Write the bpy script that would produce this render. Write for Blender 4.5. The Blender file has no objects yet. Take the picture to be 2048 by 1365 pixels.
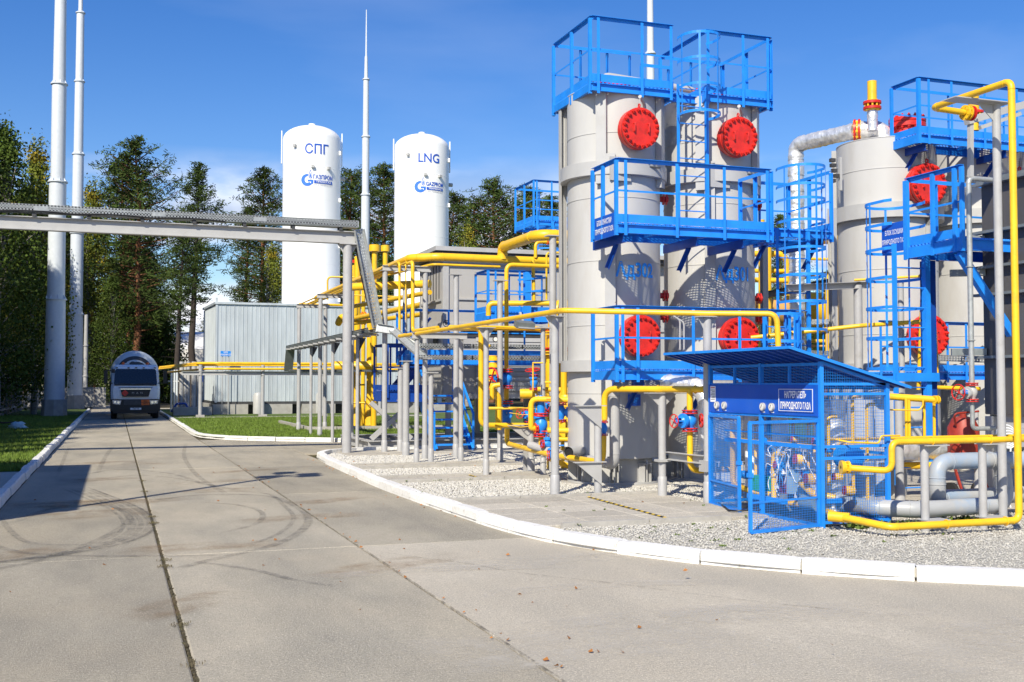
import bpy, math, random
import numpy as np
from mathutils import Vector, Matrix
V = Vector; R_ = math.radians; PI = math.pi
rnd = random.Random(7)
S = bpy.context.scene; COL = S.collection

# ------------------------------------------------------------------ camera, sky, sun, exposure
F = 2209.0; EYE = 1.75
PITCH = math.atan(86 / F); HEAD = math.atan(794 * math.cos(PITCH) / F)
cam = bpy.data.objects.new('camera', bpy.data.cameras.new('camera')); COL.objects.link(cam)
cam.location = (0, 0, EYE); cam.rotation_euler = (PI / 2 + PITCH, 0, -HEAD)
cam.data.sensor_width = 36; cam.data.lens = F / 2048 * 36; cam.data.clip_start = .1; cam.data.clip_end = 3000
S.camera = cam

SUN_AZ = R_(39.5); SUN_EL = R_(39)             # the rays head 39.5 deg east of +Y
sun_dir = V((math.sin(SUN_AZ) * math.cos(SUN_EL), math.cos(SUN_AZ) * math.cos(SUN_EL), -math.sin(SUN_EL)))
sl = bpy.data.lights.new('sun', 'SUN'); sl.energy = 5.0; sl.angle = R_(.53); sl.color = (1, .925, .77)
so = bpy.data.objects.new('sun', sl); COL.objects.link(so); so.rotation_euler = sun_dir.to_track_quat('-Z', 'Y').to_euler()

W = bpy.data.worlds.new('World'); S.world = W; W.use_nodes = True
nt = W.node_tree; nt.nodes.clear()
def wn(t, **k):
    n = nt.nodes.new(t)
    for a, b in k.items(): setattr(n, a, b)
    return n
sky = wn('ShaderNodeTexSky', sky_type='NISHITA', sun_disc=False)
sky.sun_elevation = SUN_EL; sky.sun_rotation = math.atan2(-math.sin(SUN_AZ), -math.cos(SUN_AZ))
sky.air_density = 1.1; sky.dust_density = .3; sky.ozone_density = 3.2; sky.altitude = 300
hsv = wn('ShaderNodeHueSaturation'); hsv.inputs['Saturation'].default_value = 1.36; hsv.inputs['Hue'].default_value = .516
nt.links.new(sky.outputs[0], hsv.inputs['Color'])
geo = wn('ShaderNodeTexCoord'); mp = wn('ShaderNodeMapping'); mp.inputs['Scale'].default_value = (1, 1, 2.6)
nt.links.new(geo.outputs['Generated'], mp.inputs[0])
nz = wn('ShaderNodeTexNoise'); nz.inputs['Scale'].default_value = 5.2; nz.inputs['Detail'].default_value = 7; nz.inputs['Roughness'].default_value = .52
nt.links.new(mp.outputs[0], nz.inputs['Vector'])
cr = wn('ShaderNodeValToRGB'); cr.color_ramp.elements[0].position = .44; cr.color_ramp.elements[1].position = .54
nt.links.new(nz.outputs[0], cr.inputs[0])
sep = wn('ShaderNodeSeparateXYZ'); nt.links.new(geo.outputs['Generated'], sep.inputs[0])
elr = wn('ShaderNodeMapRange'); elr.inputs[1].default_value = .205; elr.inputs[2].default_value = .14; elr.inputs[3].default_value = 0; elr.inputs[4].default_value = 1
nt.links.new(sep.outputs['Z'], elr.inputs[0])
mul = wn('ShaderNodeMath', operation='MULTIPLY'); nt.links.new(cr.outputs[0], mul.inputs[0]); nt.links.new(elr.outputs[0], mul.inputs[1])
nz2 = wn('ShaderNodeTexNoise'); nz2.inputs['Scale'].default_value = 9; nz2.inputs['Detail'].default_value = 5
nt.links.new(mp.outputs[0], nz2.inputs['Vector'])
cr2 = wn('ShaderNodeValToRGB'); cr2.color_ramp.elements[0].color = (3.6, 4.2, 5.6, 1); cr2.color_ramp.elements[1].color = (8.2, 8.3, 8.8, 1)
cr2.color_ramp.elements[0].position = .38; cr2.color_ramp.elements[1].position = .62
nt.links.new(nz2.outputs[0], cr2.inputs[0])
mx = wn('ShaderNodeMix', data_type='RGBA'); nt.links.new(mul.outputs[0], mx.inputs[0]); nt.links.new(hsv.outputs[0], mx.inputs[6]); nt.links.new(cr2.outputs[0], mx.inputs[7])
# thin high cirrus, barely there
mp3 = wn('ShaderNodeMapping'); mp3.inputs['Scale'].default_value = (1.2, 3.2, 6); mp3.inputs['Rotation'].default_value = (0, .2, .6)
nt.links.new(geo.outputs['Generated'], mp3.inputs[0])
nz3 = wn('ShaderNodeTexNoise'); nz3.inputs['Scale'].default_value = 2.2; nz3.inputs['Detail'].default_value = 8; nt.links.new(mp3.outputs[0], nz3.inputs['Vector'])
mr3 = wn('ShaderNodeMapRange'); mr3.inputs[1].default_value = .5; mr3.inputs[2].default_value = .8; mr3.inputs[4].default_value = .10
nt.links.new(nz3.outputs[0], mr3.inputs[0])
mx3 = wn('ShaderNodeMix', data_type='RGBA'); nt.links.new(mr3.outputs[0], mx3.inputs[0]); nt.links.new(mx.outputs[2], mx3.inputs[6]); mx3.inputs[7].default_value = (6, 6.8, 8.4, 1)
bg = wn('ShaderNodeBackground'); bg.inputs[1].default_value = .112; nt.links.new(mx3.outputs[2], bg.inputs[0])
nt.links.new(bg.outputs[0], wn('ShaderNodeOutputWorld').inputs[0])
vs = S.view_settings; vs.view_transform = 'Standard'; vs.look = 'None'; vs.gamma = 1; vs.exposure = .33
vs.use_curve_mapping = False
S.render.engine = 'CYCLES'; S.cycles.max_bounces = 8; S.cycles.transparent_max_bounces = 12

# ------------------------------------------------------------------ pixel -> world helpers (real positions from the photograph's perspective)
cp, sp, ca, sa = math.cos(PITCH), math.sin(PITCH), math.cos(HEAD), math.sin(HEAD)
def _ray(px, py):
    u = (px - 1024) / F; v = (682.5 - py) / F
    return V((sa * cp + u * ca - v * sa * sp, ca * cp - u * sa - v * ca * sp, sp + v * cp))
def gz(px, py, z=0.):
    r = _ray(px, py); t = (z - EYE) / r.z; return V((r.x * t, r.y * t, z))
def ay(px, py, Y):
    r = _ray(px, py); t = Y / r.y; return V((r.x * t, Y, EYE + r.z * t))
def ax(px, py, X):
    r = _ray(px, py); t = X / r.x; return V((X, r.y * t, EYE + r.z * t))
def dp(px, py, d):
    r = _ray(px, py); return V((r.x * d, r.y * d, EYE + r.z * d))

# ------------------------------------------------------------------ materials
M = {}
def mat(name, col, rough=.5, metal=0., var=.12, scale=6., bump=0., bscale=40., dirt=None, dirt_amt=0., dscale=3., spec=.5, rand=0., stretch=None, coords='Object'):
    m = bpy.data.materials.new(name); m.use_nodes = True; t = m.node_tree; n = t.nodes; L = t.links
    p = n['Principled BSDF']; p.inputs['Roughness'].default_value = rough; p.inputs['Metallic'].default_value = metal
    p.inputs['Specular IOR Level'].default_value = spec
    tc = n.new('ShaderNodeTexCoord'); src = tc.outputs[coords]
    if coords == 'World':
        pass
    if stretch:
        mpn = n.new('ShaderNodeMapping'); mpn.inputs['Scale'].default_value = stretch; L.new(src, mpn.inputs[0]); src = mpn.outputs[0]
    nz = n.new('ShaderNodeTexNoise'); nz.inputs['Scale'].default_value = scale; nz.inputs['Detail'].default_value = 6; L.new(src, nz.inputs['Vector'])
    a = [max(0, c * (1 - var)) for c in col]; b = [min(1, c * (1 + var)) for c in col]
    mr = n.new('ShaderNodeMapRange'); mr.inputs[1].default_value = .3; mr.inputs[2].default_value = .7; L.new(nz.outputs[0], mr.inputs[0])
    mx = n.new('ShaderNodeMix'); mx.data_type = 'RGBA'; mx.inputs[6].default_value = (*a, 1); mx.inputs[7].default_value = (*b, 1); L.new(mr.outputs[0], mx.inputs[0])
    out = mx.outputs[2]
    if dirt:
        nd = n.new('ShaderNodeTexNoise'); nd.inputs['Scale'].default_value = dscale; nd.inputs['Detail'].default_value = 9; nd.inputs['Roughness'].default_value = .65; L.new(src, nd.inputs['Vector'])
        rd = n.new('ShaderNodeMapRange'); rd.inputs[1].default_value = .52; rd.inputs[2].default_value = .75; rd.inputs[4].default_value = dirt_amt; L.new(nd.outputs[0], rd.inputs[0])
        m2 = n.new('ShaderNodeMix'); m2.data_type = 'RGBA'; m2.inputs[7].default_value = (*dirt, 1); L.new(rd.outputs[0], m2.inputs[0]); L.new(out, m2.inputs[6]); out = m2.outputs[2]
    if rand:
        oi = n.new('ShaderNodeObjectInfo'); rr = n.new('ShaderNodeMapRange'); rr.inputs[3].default_value = 1 - rand; rr.inputs[4].default_value = 1 + rand; L.new(oi.outputs['Random'], rr.inputs[0])
        hv = n.new('ShaderNodeHueSaturation'); L.new(rr.outputs[0], hv.inputs['Value']); L.new(out, hv.inputs['Color']); out = hv.outputs[0]
    L.new(out, p.inputs['Base Color'])
    rr2 = n.new('ShaderNodeMapRange'); rr2.inputs[3].default_value = max(.02, rough - .08); rr2.inputs[4].default_value = min(1, rough + .1); L.new(nz.outputs[0], rr2.inputs[0]); L.new(rr2.outputs[0], p.inputs['Roughness'])
    if bump:
        nb = n.new('ShaderNodeTexNoise'); nb.inputs['Scale'].default_value = bscale; nb.inputs['Detail'].default_value = 4; L.new(src, nb.inputs['Vector'])
        bp = n.new('ShaderNodeBump'); bp.inputs['Strength'].default_value = bump; bp.inputs['Distance'].default_value = .02; L.new(nb.outputs[0], bp.inputs['Height']); L.new(bp.outputs[0], p.inputs['Normal'])
    M[name] = m; return m
mat('blue', (.016, .245, .80), .38, var=.10, scale=4, dirt=(.05, .16, .35), dirt_amt=.35, dscale=6, bump=.05, bscale=25)
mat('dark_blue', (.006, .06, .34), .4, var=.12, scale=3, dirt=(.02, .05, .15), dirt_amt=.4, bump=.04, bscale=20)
mat('cabinet_blue', (.008, .10, .55), .36, var=.10, scale=3, dirt=(.03, .1, .35), dirt_amt=.4, bump=.05, bscale=12)
mat('yellow', (.84, .50, .018), .36, var=.09, scale=2.2, dirt=(.40, .25, .05), dirt_amt=.5, dscale=5, bump=.04, bscale=18)
mat('red', (.62, .022, .014), .4, var=.16, scale=7, dirt=(.20, .03, .018), dirt_amt=.7, dscale=9, bump=.06, bscale=30)
mat('tank_grey', (.49, .485, .47), .45, var=.05, scale=1.5, dirt=(.34, .30, .24), dirt_amt=.32, dscale=2.2, bump=.05, bscale=3, stretch=(1, 1, .35))
mat('tank_white', (.88, .885, .88), .35, var=.02, scale=1, dirt=(.66, .62, .55), dirt_amt=.10, dscale=1.2, stretch=(1, 1, .25))
mat('post_grey', (.40, .40, .405), .45, var=.06, scale=5, dirt=(.26, .24, .21), dirt_amt=.35, dscale=7, bump=.04, bscale=25)
mat('light_grey', (.42, .42, .415), .45, var=.05, scale=4, dirt=(.34, .3, .26), dirt_amt=.3, bump=.03, bscale=20)
mat('building_grey', (.42, .41, .39), .45, var=.04, scale=2, dirt=(.33, .31, .28), dirt_amt=.25, dscale=2, stretch=(1, 1, .3))
mat('galvanised', (.40, .42, .42), .42, .35, var=.14, scale=14, dirt=(.32, .33, .33), dirt_amt=.4, dscale=18, bump=.05)
mat('galv_panel', (.52, .57, .60), .38, .25, var=.09, scale=1.6, dirt=(.36, .40, .43), dirt_amt=.5, dscale=1.4, stretch=(2, 2, .35), rand=.06, bump=.03, bscale=2)
mat('galv_dark', (.20, .225, .23), .45, .3, var=.12, scale=8)
mat('clad_dark', (.105, .10, .098), .5, .25, var=.18, scale=1.8, dirt=(.17, .15, .13), dirt_amt=.6, dscale=2.5, stretch=(1, 1, .25), rand=.1)
mat('steel_dark', (.06, .06, .062), .5, .2, var=.2, scale=8)
mat('rust_red', (.32, .03, .015), .5, var=.25, scale=9, dirt=(.12, .03, .02), dirt_amt=.6)
mat('foil', (.86, .86, .85), .38, .62, var=.15, scale=9, bump=1.0, bscale=14, dirt=(.3, .3, .3), dirt_amt=.35, dscale=12)
mat('rubber', (.02, .02, .02), .8)
mat('black', (.012, .012, .013), .45)
mat('white_paint', (.60, .645, .69), .4, var=.05, dirt=(.45, .46, .46), dirt_amt=.2)
mat('print_white', (.85, .86, .88), .5, var=.01)
mat('print_blue', (.012, .09, .50), .45, var=.02)
mat('print_lightblue', (.03, .34, .95), .45, var=.02)
mat('emblem_blue', (.02, .16, .70), .45, var=.02)
mat('print_grey', (.5, .5, .54), .5, var=.02)
mat('sign_blue', (.01, .24, .75), .4, var=.03)
mat('sign_dark', (.008, .09, .5), .4, var=.03)
mat('kerb_white', (.78, .77, .74), .8, var=.08, scale=9, dirt=(.34, .31, .25), dirt_amt=.75, dscale=9, bump=.5, bscale=50, rand=.07)
mat('kerb_raw', (.42, .40, .36), .85, var=.12, scale=9, bump=.3, bscale=60, rand=.06)
mat('socle', (.36, .35, .33), .85, var=.12, scale=4, dirt=(.22, .2, .18), dirt_amt=.5, bump=.2)
mat('gravel_bed', (.48, .46, .41), .95, var=.25, scale=60, bump=.9, bscale=110)
mat('stone', (.56, .54, .49), .85, var=.22, scale=14)
mat('soil', (.10, .075, .05), .95, var=.3, scale=14, bump=.6)
mat('lawn', (.075, .12, .016), .95, var=.4, scale=5, dirt=(.11, .13, .03), dirt_amt=.5, dscale=1.2, bump=.5, bscale=60)
mat('grass', (.12, .19, .018), .7, var=.45, scale=3, dirt=(.22, .21, .05), dirt_amt=.4, dscale=9)
mat('weed', (.10, .15, .02), .7, var=.4, scale=30)
mat('moss', (.085, .07, .04), .95, var=.5, scale=25, dirt=(.13, .13, .03), dirt_amt=.7, dscale=9, bump=.6)
mat('dead_leaf', (.35, .14, .03), .7, var=.4, scale=5)
mat('forest_floor', (.045, .045, .02), .95, var=.4, scale=1, bump=.4)
mat('bark_pine', (.20, .085, .04), .9, var=.4, scale=4, stretch=(3, 3, .7), bump=.8, bscale=12)
mat('bark_dark', (.045, .035, .03), .9, var=.4, scale=5, stretch=(3, 3, .6), bump=.8, bscale=12)
mat('bark_birch', (.30, .28, .25), .8, var=.3, scale=3, dirt=(.03, .03, .03), dirt_amt=.9, dscale=2.5, stretch=(1, 1, 3))
mat('needles', (.050, .078, .018), .8, spec=.12, var=.6, scale=.55, dirt=(.125, .135, .035), dirt_amt=.55, dscale=.9, rand=.22)
mat('leaves_birch', (.14, .165, .024), .7, spec=.15, var=.4, scale=.6, dirt=(.5, .33, .03), dirt_amt=.95, dscale=.55, rand=.2)
mat('leaves_green', (.05, .08, .013), .7, spec=.15, var=.45, scale=.6, dirt=(.14, .16, .03), dirt_amt=.6, dscale=1, rand=.2)
mat('glass_dark', (.008, .012, .022), .06, var=.05)
mat('lamp_glass', (.5, .52, .55), .12, .3)
mat('orange', (.75, .13, .01), .4)
mat('hazard_red', (.7, .03, .02), .4)
mat('truck_white', (.86, .86, .86), .25, var=.03, dirt=(.5, .48, .44), dirt_amt=.3)
mat('truck_tank', (.55, .60, .62), .3, .1, var=.05, dirt=(.4, .4, .38), dirt_amt=.3)
mat('chrome', (.7, .75, .8), .12, .9)
mat('tarp_white', (.80, .79, .76), .6, var=.04, dirt=(.6, .57, .5), dirt_amt=.25, dscale=2)
mat('hangar_blue', (.008, .05, .42), .5)
mat('fence_brown', (.13, .085, .06), .7, var=.2, rand=.15)
mat('bag_blue', (.45, .62, .68), .5)
mat('hazard_yellow', (.75, .5, .03), .6)
mat('gauge_face', (.75, .75, .72), .3)
mat('motor_grey', (.22, .30, .36), .4)
mat('wire_white', (.7, .72, .75), .5)
mat('wire_blue', (.05, .25, .6), .5)
mat('green', (.02, .30, .16), .5)
mat('rust_brown', (.3, .12, .05), .7)
mat('tan_pipe', (.55, .32, .10), .5)

# pipe paint stained with blue overspray near the cabinet
mat('grey_blue_pipe', (.38, .39, .40), .45, var=.05, scale=3, dirt=(.12, .32, .6), dirt_amt=.75, dscale=.9)

def concrete(name, col, dark, warm, rough_amt):
    m = bpy.data.materials.new(name); m.use_nodes = True; t = m.node_tree; n = t.nodes; L = t.links; p = n['Principled BSDF']
    p.inputs['Roughness'].default_value = .95; p.inputs['Specular IOR Level'].default_value = .06
    g = n.new('ShaderNodeNewGeometry'); src = g.outputs['Position']
    def noise(s, d=6, ro=.55, st=None):
        q = n.new('ShaderNodeTexNoise'); q.inputs['Scale'].default_value = s; q.inputs['Detail'].default_value = d; q.inputs['Roughness'].default_value = ro
        s_ = src
        if st:
            mm = n.new('ShaderNodeMapping'); mm.inputs['Scale'].default_value = st; L.new(src, mm.inputs[0]); s_ = mm.outputs[0]
        L.new(s_, q.inputs['Vector']); return q.outputs[0]
    def mr(v, a, b, c=0., d=1.):
        q = n.new('ShaderNodeMapRange'); q.inputs[1].default_value = a; q.inputs[2].default_value = b; q.inputs[3].default_value = c; q.inputs[4].default_value = d; L.new(v, q.inputs[0]); return q.outputs[0]
    def mix(f, a, b):
        q = n.new('ShaderNodeMix'); q.data_type = 'RGBA'; L.new(f, q.inputs[0])
        for i, c in ((6, a), (7, b)):
            if isinstance(c, tuple): q.inputs[i].default_value = (*c, 1)
            else: L.new(c, q.inputs[i])
        return q.outputs[2]
    base = mix(mr(noise(.5), .35, .65), col, warm)
    base = mix(mr(noise(.9, 8, .6, (1, .35, 1)), .42, .64, 0, .85), base, dark)      # dragged wear
    base = mix(mr(noise(16, 4, .75, (.6, 3, 1)), .42, .60, 0, .75), base, tuple(c * .72 for c in col))   # brushed pits
    base = mix(mr(noise(60, 3, .85), .52, .64, 0, .8), base, tuple(min(1, c * 1.42) for c in col))     # light aggregate
    base = mix(mr(noise(38, 3, .85), .57, .66, 0, .7), base, tuple(c * .5 for c in col))
    oi = n.new('ShaderNodeObjectInfo'); hv = n.new('ShaderNodeHueSaturation'); L.new(mr(oi.outputs['Random'], 0, 1, .86, 1.08), hv.inputs['Value']); L.new(base, hv.inputs['Color'])
    L.new(hv.outputs[0], p.inputs['Base Color'])
    bp = n.new('ShaderNodeBump'); bp.inputs['Strength'].default_value = rough_amt; bp.inputs['Distance'].default_value = .012
    ad = n.new('ShaderNodeMath'); ad.operation = 'ADD'; L.new(noise(90, 4, .7), ad.inputs[0]); L.new(noise(22, 3, .6, (.5, 3, 1)), ad.inputs[1]); L.new(ad.outputs[0], bp.inputs['Height']); L.new(bp.outputs[0], p.inputs['Normal'])
    M[name] = m
concrete('slab', (.49, .445, .355), (.25, .238, .205), (.48, .42, .32), 1.)
concrete('apron', (.60, .545, .445), (.41, .38, .32), (.51, .455, .36), .8)
concrete('pad', (.54, .50, .43), (.42, .39, .33), (.50, .46, .38), .6)

def mark_material(name, col, nscale, lo, hi, amt):
    m = bpy.data.materials.new(name); m.use_nodes = True; t = m.node_tree; n = t.nodes; L = t.links; p = n['Principled BSDF']; p.inputs['Base Color'].default_value = (*col, 1); p.inputs['Roughness'].default_value = .9
    at_ = n.new('ShaderNodeAttribute'); at_.attribute_name = 'fade'; g = n.new('ShaderNodeNewGeometry'); mm = n.new('ShaderNodeMapping'); mm.inputs['Scale'].default_value = (1, 1, 1); L.new(g.outputs['Position'], mm.inputs[0])
    q = n.new('ShaderNodeTexNoise'); q.inputs['Scale'].default_value = nscale; q.inputs['Detail'].default_value = 7; q.inputs['Roughness'].default_value = .75; L.new(mm.outputs[0], q.inputs['Vector'])
    r = n.new('ShaderNodeMapRange'); r.inputs[1].default_value = lo; r.inputs[2].default_value = hi; r.inputs[4].default_value = amt; L.new(q.outputs[0], r.inputs[0])
    ml = n.new('ShaderNodeMath'); ml.operation = 'MULTIPLY'; L.new(r.outputs[0], ml.inputs[0]); L.new(at_.outputs['Fac'], ml.inputs[1]); L.new(ml.outputs[0], p.inputs['Alpha']); M[name] = m
mark_material('tyre_rubber', (.09, .088, .085), 4, .38, .68, .45)
mark_material('crack_dirt', (.12, .10, .065), 9, .42, .62, .8)
mark_material('stain_warm', (.30, .19, .09), 1.6, .42, .62, .35)
mark_material('stain_pale', (.62, .58, .50), 2.2, .40, .62, .5)

# ------------------------------------------------------------------ mesh building
ROOT = {}
Z = V((0, 0, 1))
def axes(d, up=Z):
    d = d.normalized(); up = V(up)
    if abs(d.dot(up)) > .98: up = V((0, 1, 0)) if abs(d.y) < .9 else V((1, 0, 0))
    s = d.cross(up).normalized(); u = s.cross(d).normalized(); return d, s, u
class MB:
    def __init__(self): self.v = []; self.f = []
    def cell(self, c, a, b, d):            # box from centre and half vectors
        k = len(self.v); c = V(c)
        for i in (-1, 1):
            for j in (-1, 1):
                for l in (-1, 1): self.v.append(c + a * i + b * j + d * l)
        self.f += [(k, k+1, k+3, k+2), (k+4, k+6, k+7, k+5), (k, k+4, k+5, k+1), (k+2, k+3, k+7, k+6), (k, k+2, k+6, k+4), (k+1, k+5, k+7, k+3)]
        return self
    def box(self, x0, x1, y0, y1, z0, z1):
        return self.cell(((x0+x1)/2, (y0+y1)/2, (z0+z1)/2), V(((x1-x0)/2, 0, 0)), V((0, (y1-y0)/2, 0)), V((0, 0, (z1-z0)/2)))
    def bar(self, p, q, w, h=None, up=Z, off=(0, 0)):
        p, q = V(p), V(q); d, s, u = axes(q - p, up); h = h or w
        c = (p + q) / 2 + s * off[0] + u * off[1]
        return self.cell(c, d * ((q - p).length / 2), s * (w / 2), u * (h / 2))
    def hbeam(self, p, q, w, h, t=.012, up=Z):
        self.bar(p, q, t, h - 2 * t, up); self.bar(p, q, w, t, up, (0, h/2 - t/2)); self.bar(p, q, w, t, up, (0, -h/2 + t/2)); return self
    def chan(self, p, q, w, h, t=.01, up=Z, side=1):
        self.bar(p, q, t, h, up, (-side * (w/2 - t/2), 0)); self.bar(p, q, w - t, t, up, (side * t/2, h/2 - t/2)); self.bar(p, q, w - t, t, up, (side * t/2, -h/2 + t/2)); return self
    def angle(self, p, q, w, t=.006, up=Z, side=1):
        self.bar(p, q, t, w, up, (side * (w/2 - t/2), 0)); self.bar(p, q, w - t, t, up, (-side * t/2, w/2 - t/2)); return self
    def tube(self, pts, r, n=12, cap=True, closed=False):
        pts = [V(p) for p in pts]; N = len(pts); rs = r if isinstance(r, (list, tuple)) else [r] * N
        k0 = len(self.v); s = None
        for i, p in enumerate(pts):
            if closed: t = (pts[(i+1) % N] - pts[i-1])
            else: t = (pts[min(i+1, N-1)] - pts[max(i-1, 0)])
            t = t.normalized() if t.length > 1e-9 else Z
            if s is None: _, s, u = axes(t)
            else:
                s = (s - t * s.dot(t)); s = s.normalized() if s.length > 1e-6 else axes(t)[1]
            u = t.cross(s)
            for j in range(n):
                a = 2 * PI * j / n; self.v.append(p + (s * math.cos(a) + u * math.sin(a)) * rs[i])
        for i in range(N if closed else N - 1):
            for j in range(n):
                a = k0 + i * n; b = k0 + ((i + 1) % N) * n
                self.f.append((a + j, a + (j+1) % n, b + (j+1) % n, b + j))
        if cap and not closed:
            self.f.append(tuple(k0 + j for j in range(n))[::-1]); self.f.append(tuple(k0 + (N-1) * n + j for j in range(n)))
        return self
    def cyl(self, p, q, r, n=14, r2=None): return self.tube([p, q], [r, r if r2 is None else r2], n)
    def lathe(self, c, prof, n=24, ax_=Z, a0=0, a1=2*PI):
        c = V(c); d, s, u = axes(V(ax_)); k0 = len(self.v); full = abs(a1 - a0 - 2*PI) < 1e-6; m = n if full else n + 1
        for (r, h) in prof:
            for j in range(m):
                a = a0 + (a1 - a0) * j / n; self.v.append(c + d * h + (s * math.cos(a) + u * math.sin(a)) * r)
        for i in range(len(prof) - 1):
            for j in range(n):
                j2 = (j + 1) % m if full else j + 1
                a = k0 + i * m; b = a + m; self.f.append((a + j, a + j2, b + j2, b + j))
        return self
    def poly(self, pts, thick=None, nrm=None):
        k = len(self.v); pts = [V(p) for p in pts]; n = len(pts)
        if thick is None: self.v += pts; self.f.append(tuple(range(k, k + n))); return self
        nn = V(nrm).normalized() * thick if nrm is not None else V((0, 0, thick))
        self.v += pts + [p + nn for p in pts]
        self.f.append(tuple(range(k, k + n))[::-1]); self.f.append(tuple(range(k + n, k + 2 * n)))
        for i in range(n): j = (i + 1) % n; self.f.append((k + i, k + j, k + n + j, k + n + i))
        return self
    def ring(self, c, r, t, n=28, nt=6, ax_=Z):     # torus
        c = V(c); d, s, u = axes(V(ax_)); return self.tube([c + (s * math.cos(2*PI*i/n) + u * math.sin(2*PI*i/n)) * r for i in range(n)], t, nt, closed=True)
    def mesh(self, name, m, org, smooth=40):
        me = bpy.data.meshes.new(name); me.from_pydata([tuple(v - org) for v in self.v], [], self.f)
        me.materials.append(M[m] if isinstance(m, str) else m)
        if smooth:
            me.polygons.foreach_set('use_smooth', [True] * len(me.polygons)); me.set_sharp_from_angle(angle=R_(smooth))
        me.update(); return me
    def build(self, name, m, parent=None, smooth=40, kind=None, label=None):
        org = ROOT.get(parent.name, V((0, 0, 0))) if parent else V((0, 0, 0))
        o = bpy.data.objects.new(name, self.mesh(name, m, org, smooth)); COL.objects.link(o)
        if parent: o.parent = parent; ROOT[o.name] = org
        if kind: o['kind'] = kind
        if label: o['label'] = label
        return o
def thing(name, label, cat, loc=(0, 0, 0), group=None):
    o = bpy.data.objects.new(name, None); COL.objects.link(o); o.location = loc; o.empty_display_size = .2
    o['label'] = label; o['category'] = cat
    if group: o['group'] = group
    ROOT[o.name] = V(loc); return o
def share(src, name, parent, off):           # a piece reusing mesh data, moved by off
    o = bpy.data.objects.new(name, src.data); COL.objects.link(o); o.parent = parent; o.location = V(src.location) + V(off); ROOT[o.name] = ROOT.get(parent.name, V((0,0,0))); return o
def inst(me, name, parent, rel, rot=None, scale=None):
    o = bpy.data.objects.new(name, me); COL.objects.link(o); o.parent = parent; o.location = rel
    if rot is not None: o.rotation_euler = rot
    if scale is not None: o.scale = scale
    return o
def struct(name, mb, m, smooth=0):
    o = mb.build(name, m, None, smooth); o['kind'] = 'structure'; return o
def copy_tree(o, parent=None):
    c = o.copy(); COL.objects.link(c)
    if parent: c.parent = parent
    for ch in list(o.children): copy_tree(ch, c)
    return c
def fillet(pts, R, seg=6):
    pts = [V(p) for p in pts]; out = [pts[0]]
    for i in range(1, len(pts) - 1):
        a, b, c = pts[i-1], pts[i], pts[i+1]; d1 = (a - b); d2 = (c - b); ang = d1.angle(d2)
        if ang > 3.05: out.append(b); continue
        t = min(R / math.tan(ang / 2), d1.length * .48, d2.length * .48); p = b + d1.normalized() * t; q = b + d2.normalized() * t
        for k in range(seg + 1):
            s = k / seg; out.append(p * (1-s)**2 + b * 2 * s * (1-s) + q * s * s)
    out.append(pts[-1]); return out
def text_geo(s, size, xs=1., bold=0., spacing=1.):
    cu = bpy.data.curves.new('t', 'FONT'); cu.body = s; cu.size = size; cu.align_x = 'CENTER'; cu.align_y = 'CENTER'; cu.offset = bold * size; cu.resolution_u = 3
    cu.space_line = spacing
    o = bpy.data.objects.new('t', cu); COL.objects.link(o); dg = bpy.context.evaluated_depsgraph_get(); me = o.evaluated_get(dg).to_mesh()
    vs_ = [(v.co.x * xs, v.co.y) for v in me.vertices]; fs = [tuple(p.vertices) for p in me.polygons]
    o.evaluated_get(dg).to_mesh_clear(); bpy.data.objects.remove(o); bpy.data.curves.remove(cu); return vs_, fs
def text_on(mb, s, size, place, xs=1., bold=.012, du=0, dv=0, spacing=1.):
    vs_, fs = text_geo(s, size, xs, bold, spacing); k = len(mb.v); mb.v += [place(u + du, v + dv) for u, v in vs_]; mb.f += [tuple(k + i for i in f) for f in fs]; return mb
def flat(c, right, up=Z, off=.004):
    c = V(c); right = V(right).normalized(); n = right.cross(up).normalized() * off
    return lambda u, v: c + right * u + V(up) * v + n
def wrap(cx, cy, z, r, a0=0.):
    return lambda u, v: V((cx + r * math.sin(a0 + u / r), cy - r * math.cos(a0 + u / r), z + v))

# ================================================================== THE SETTING
g = MB().box(-900, 900, -60, 1500, -1.0, -.10); struct('ground', g, 'forest_floor')
rb = MB().box(-1.6, 4.6, -6, 110, -.09, -.035); road = struct('road', rb, 'moss')
br = MB().box(4.6, 16, 27.9, 34.5, -.09, -.035); branch = struct('side_road', br, 'moss')
def slab(parent, x0, x1, y0, y1, m='slab', name='concrete_slab', z=0.0, g_=.009, th=.09):
    mb = MB(); dz = rnd.uniform(-.002, .002); x0 += g_; x1 -= g_; y0 += g_; y1 -= g_; b = .012
    k = len(mb.v); zt = z + dz
    for (a, zz) in ((0, z - th), (0, zt - b * .6), (b, zt)):
        mb.v += [V((x0 + a, y0 + a, zz)), V((x1 - a, y0 + a, zz)), V((x1 - a, y1 - a, zz)), V((x0 + a, y1 - a, zz))]
    for r in (0, 4):
        for j in range(4): mb.f.append((k + r + j, k + r + (j+1) % 4, k + r + 4 + (j+1) % 4, k + r + 4 + j))
    mb.f.append((k+8, k+9, k+10, k+11)); return mb.build(name, m, parent, 0)
ys = [-6.13 + 6 * i for i in range(20)]
for i in range(len(ys) - 1):
    slab(road, -1.5, .469, ys[i], ys[i+1]); slab(road, .481, 2.5, ys[i], ys[i+1])
    if 11 < ys[i] < 30: slab(road, 2.5, 4.5, ys[i], ys[i+1])
for x in (4.5, 6.5, 8.5, 10.5, 12.5): slab(branch, x, x + 2, 27.9, 29.87); slab(branch, x, x + 2, 29.87, 34.3)
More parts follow.
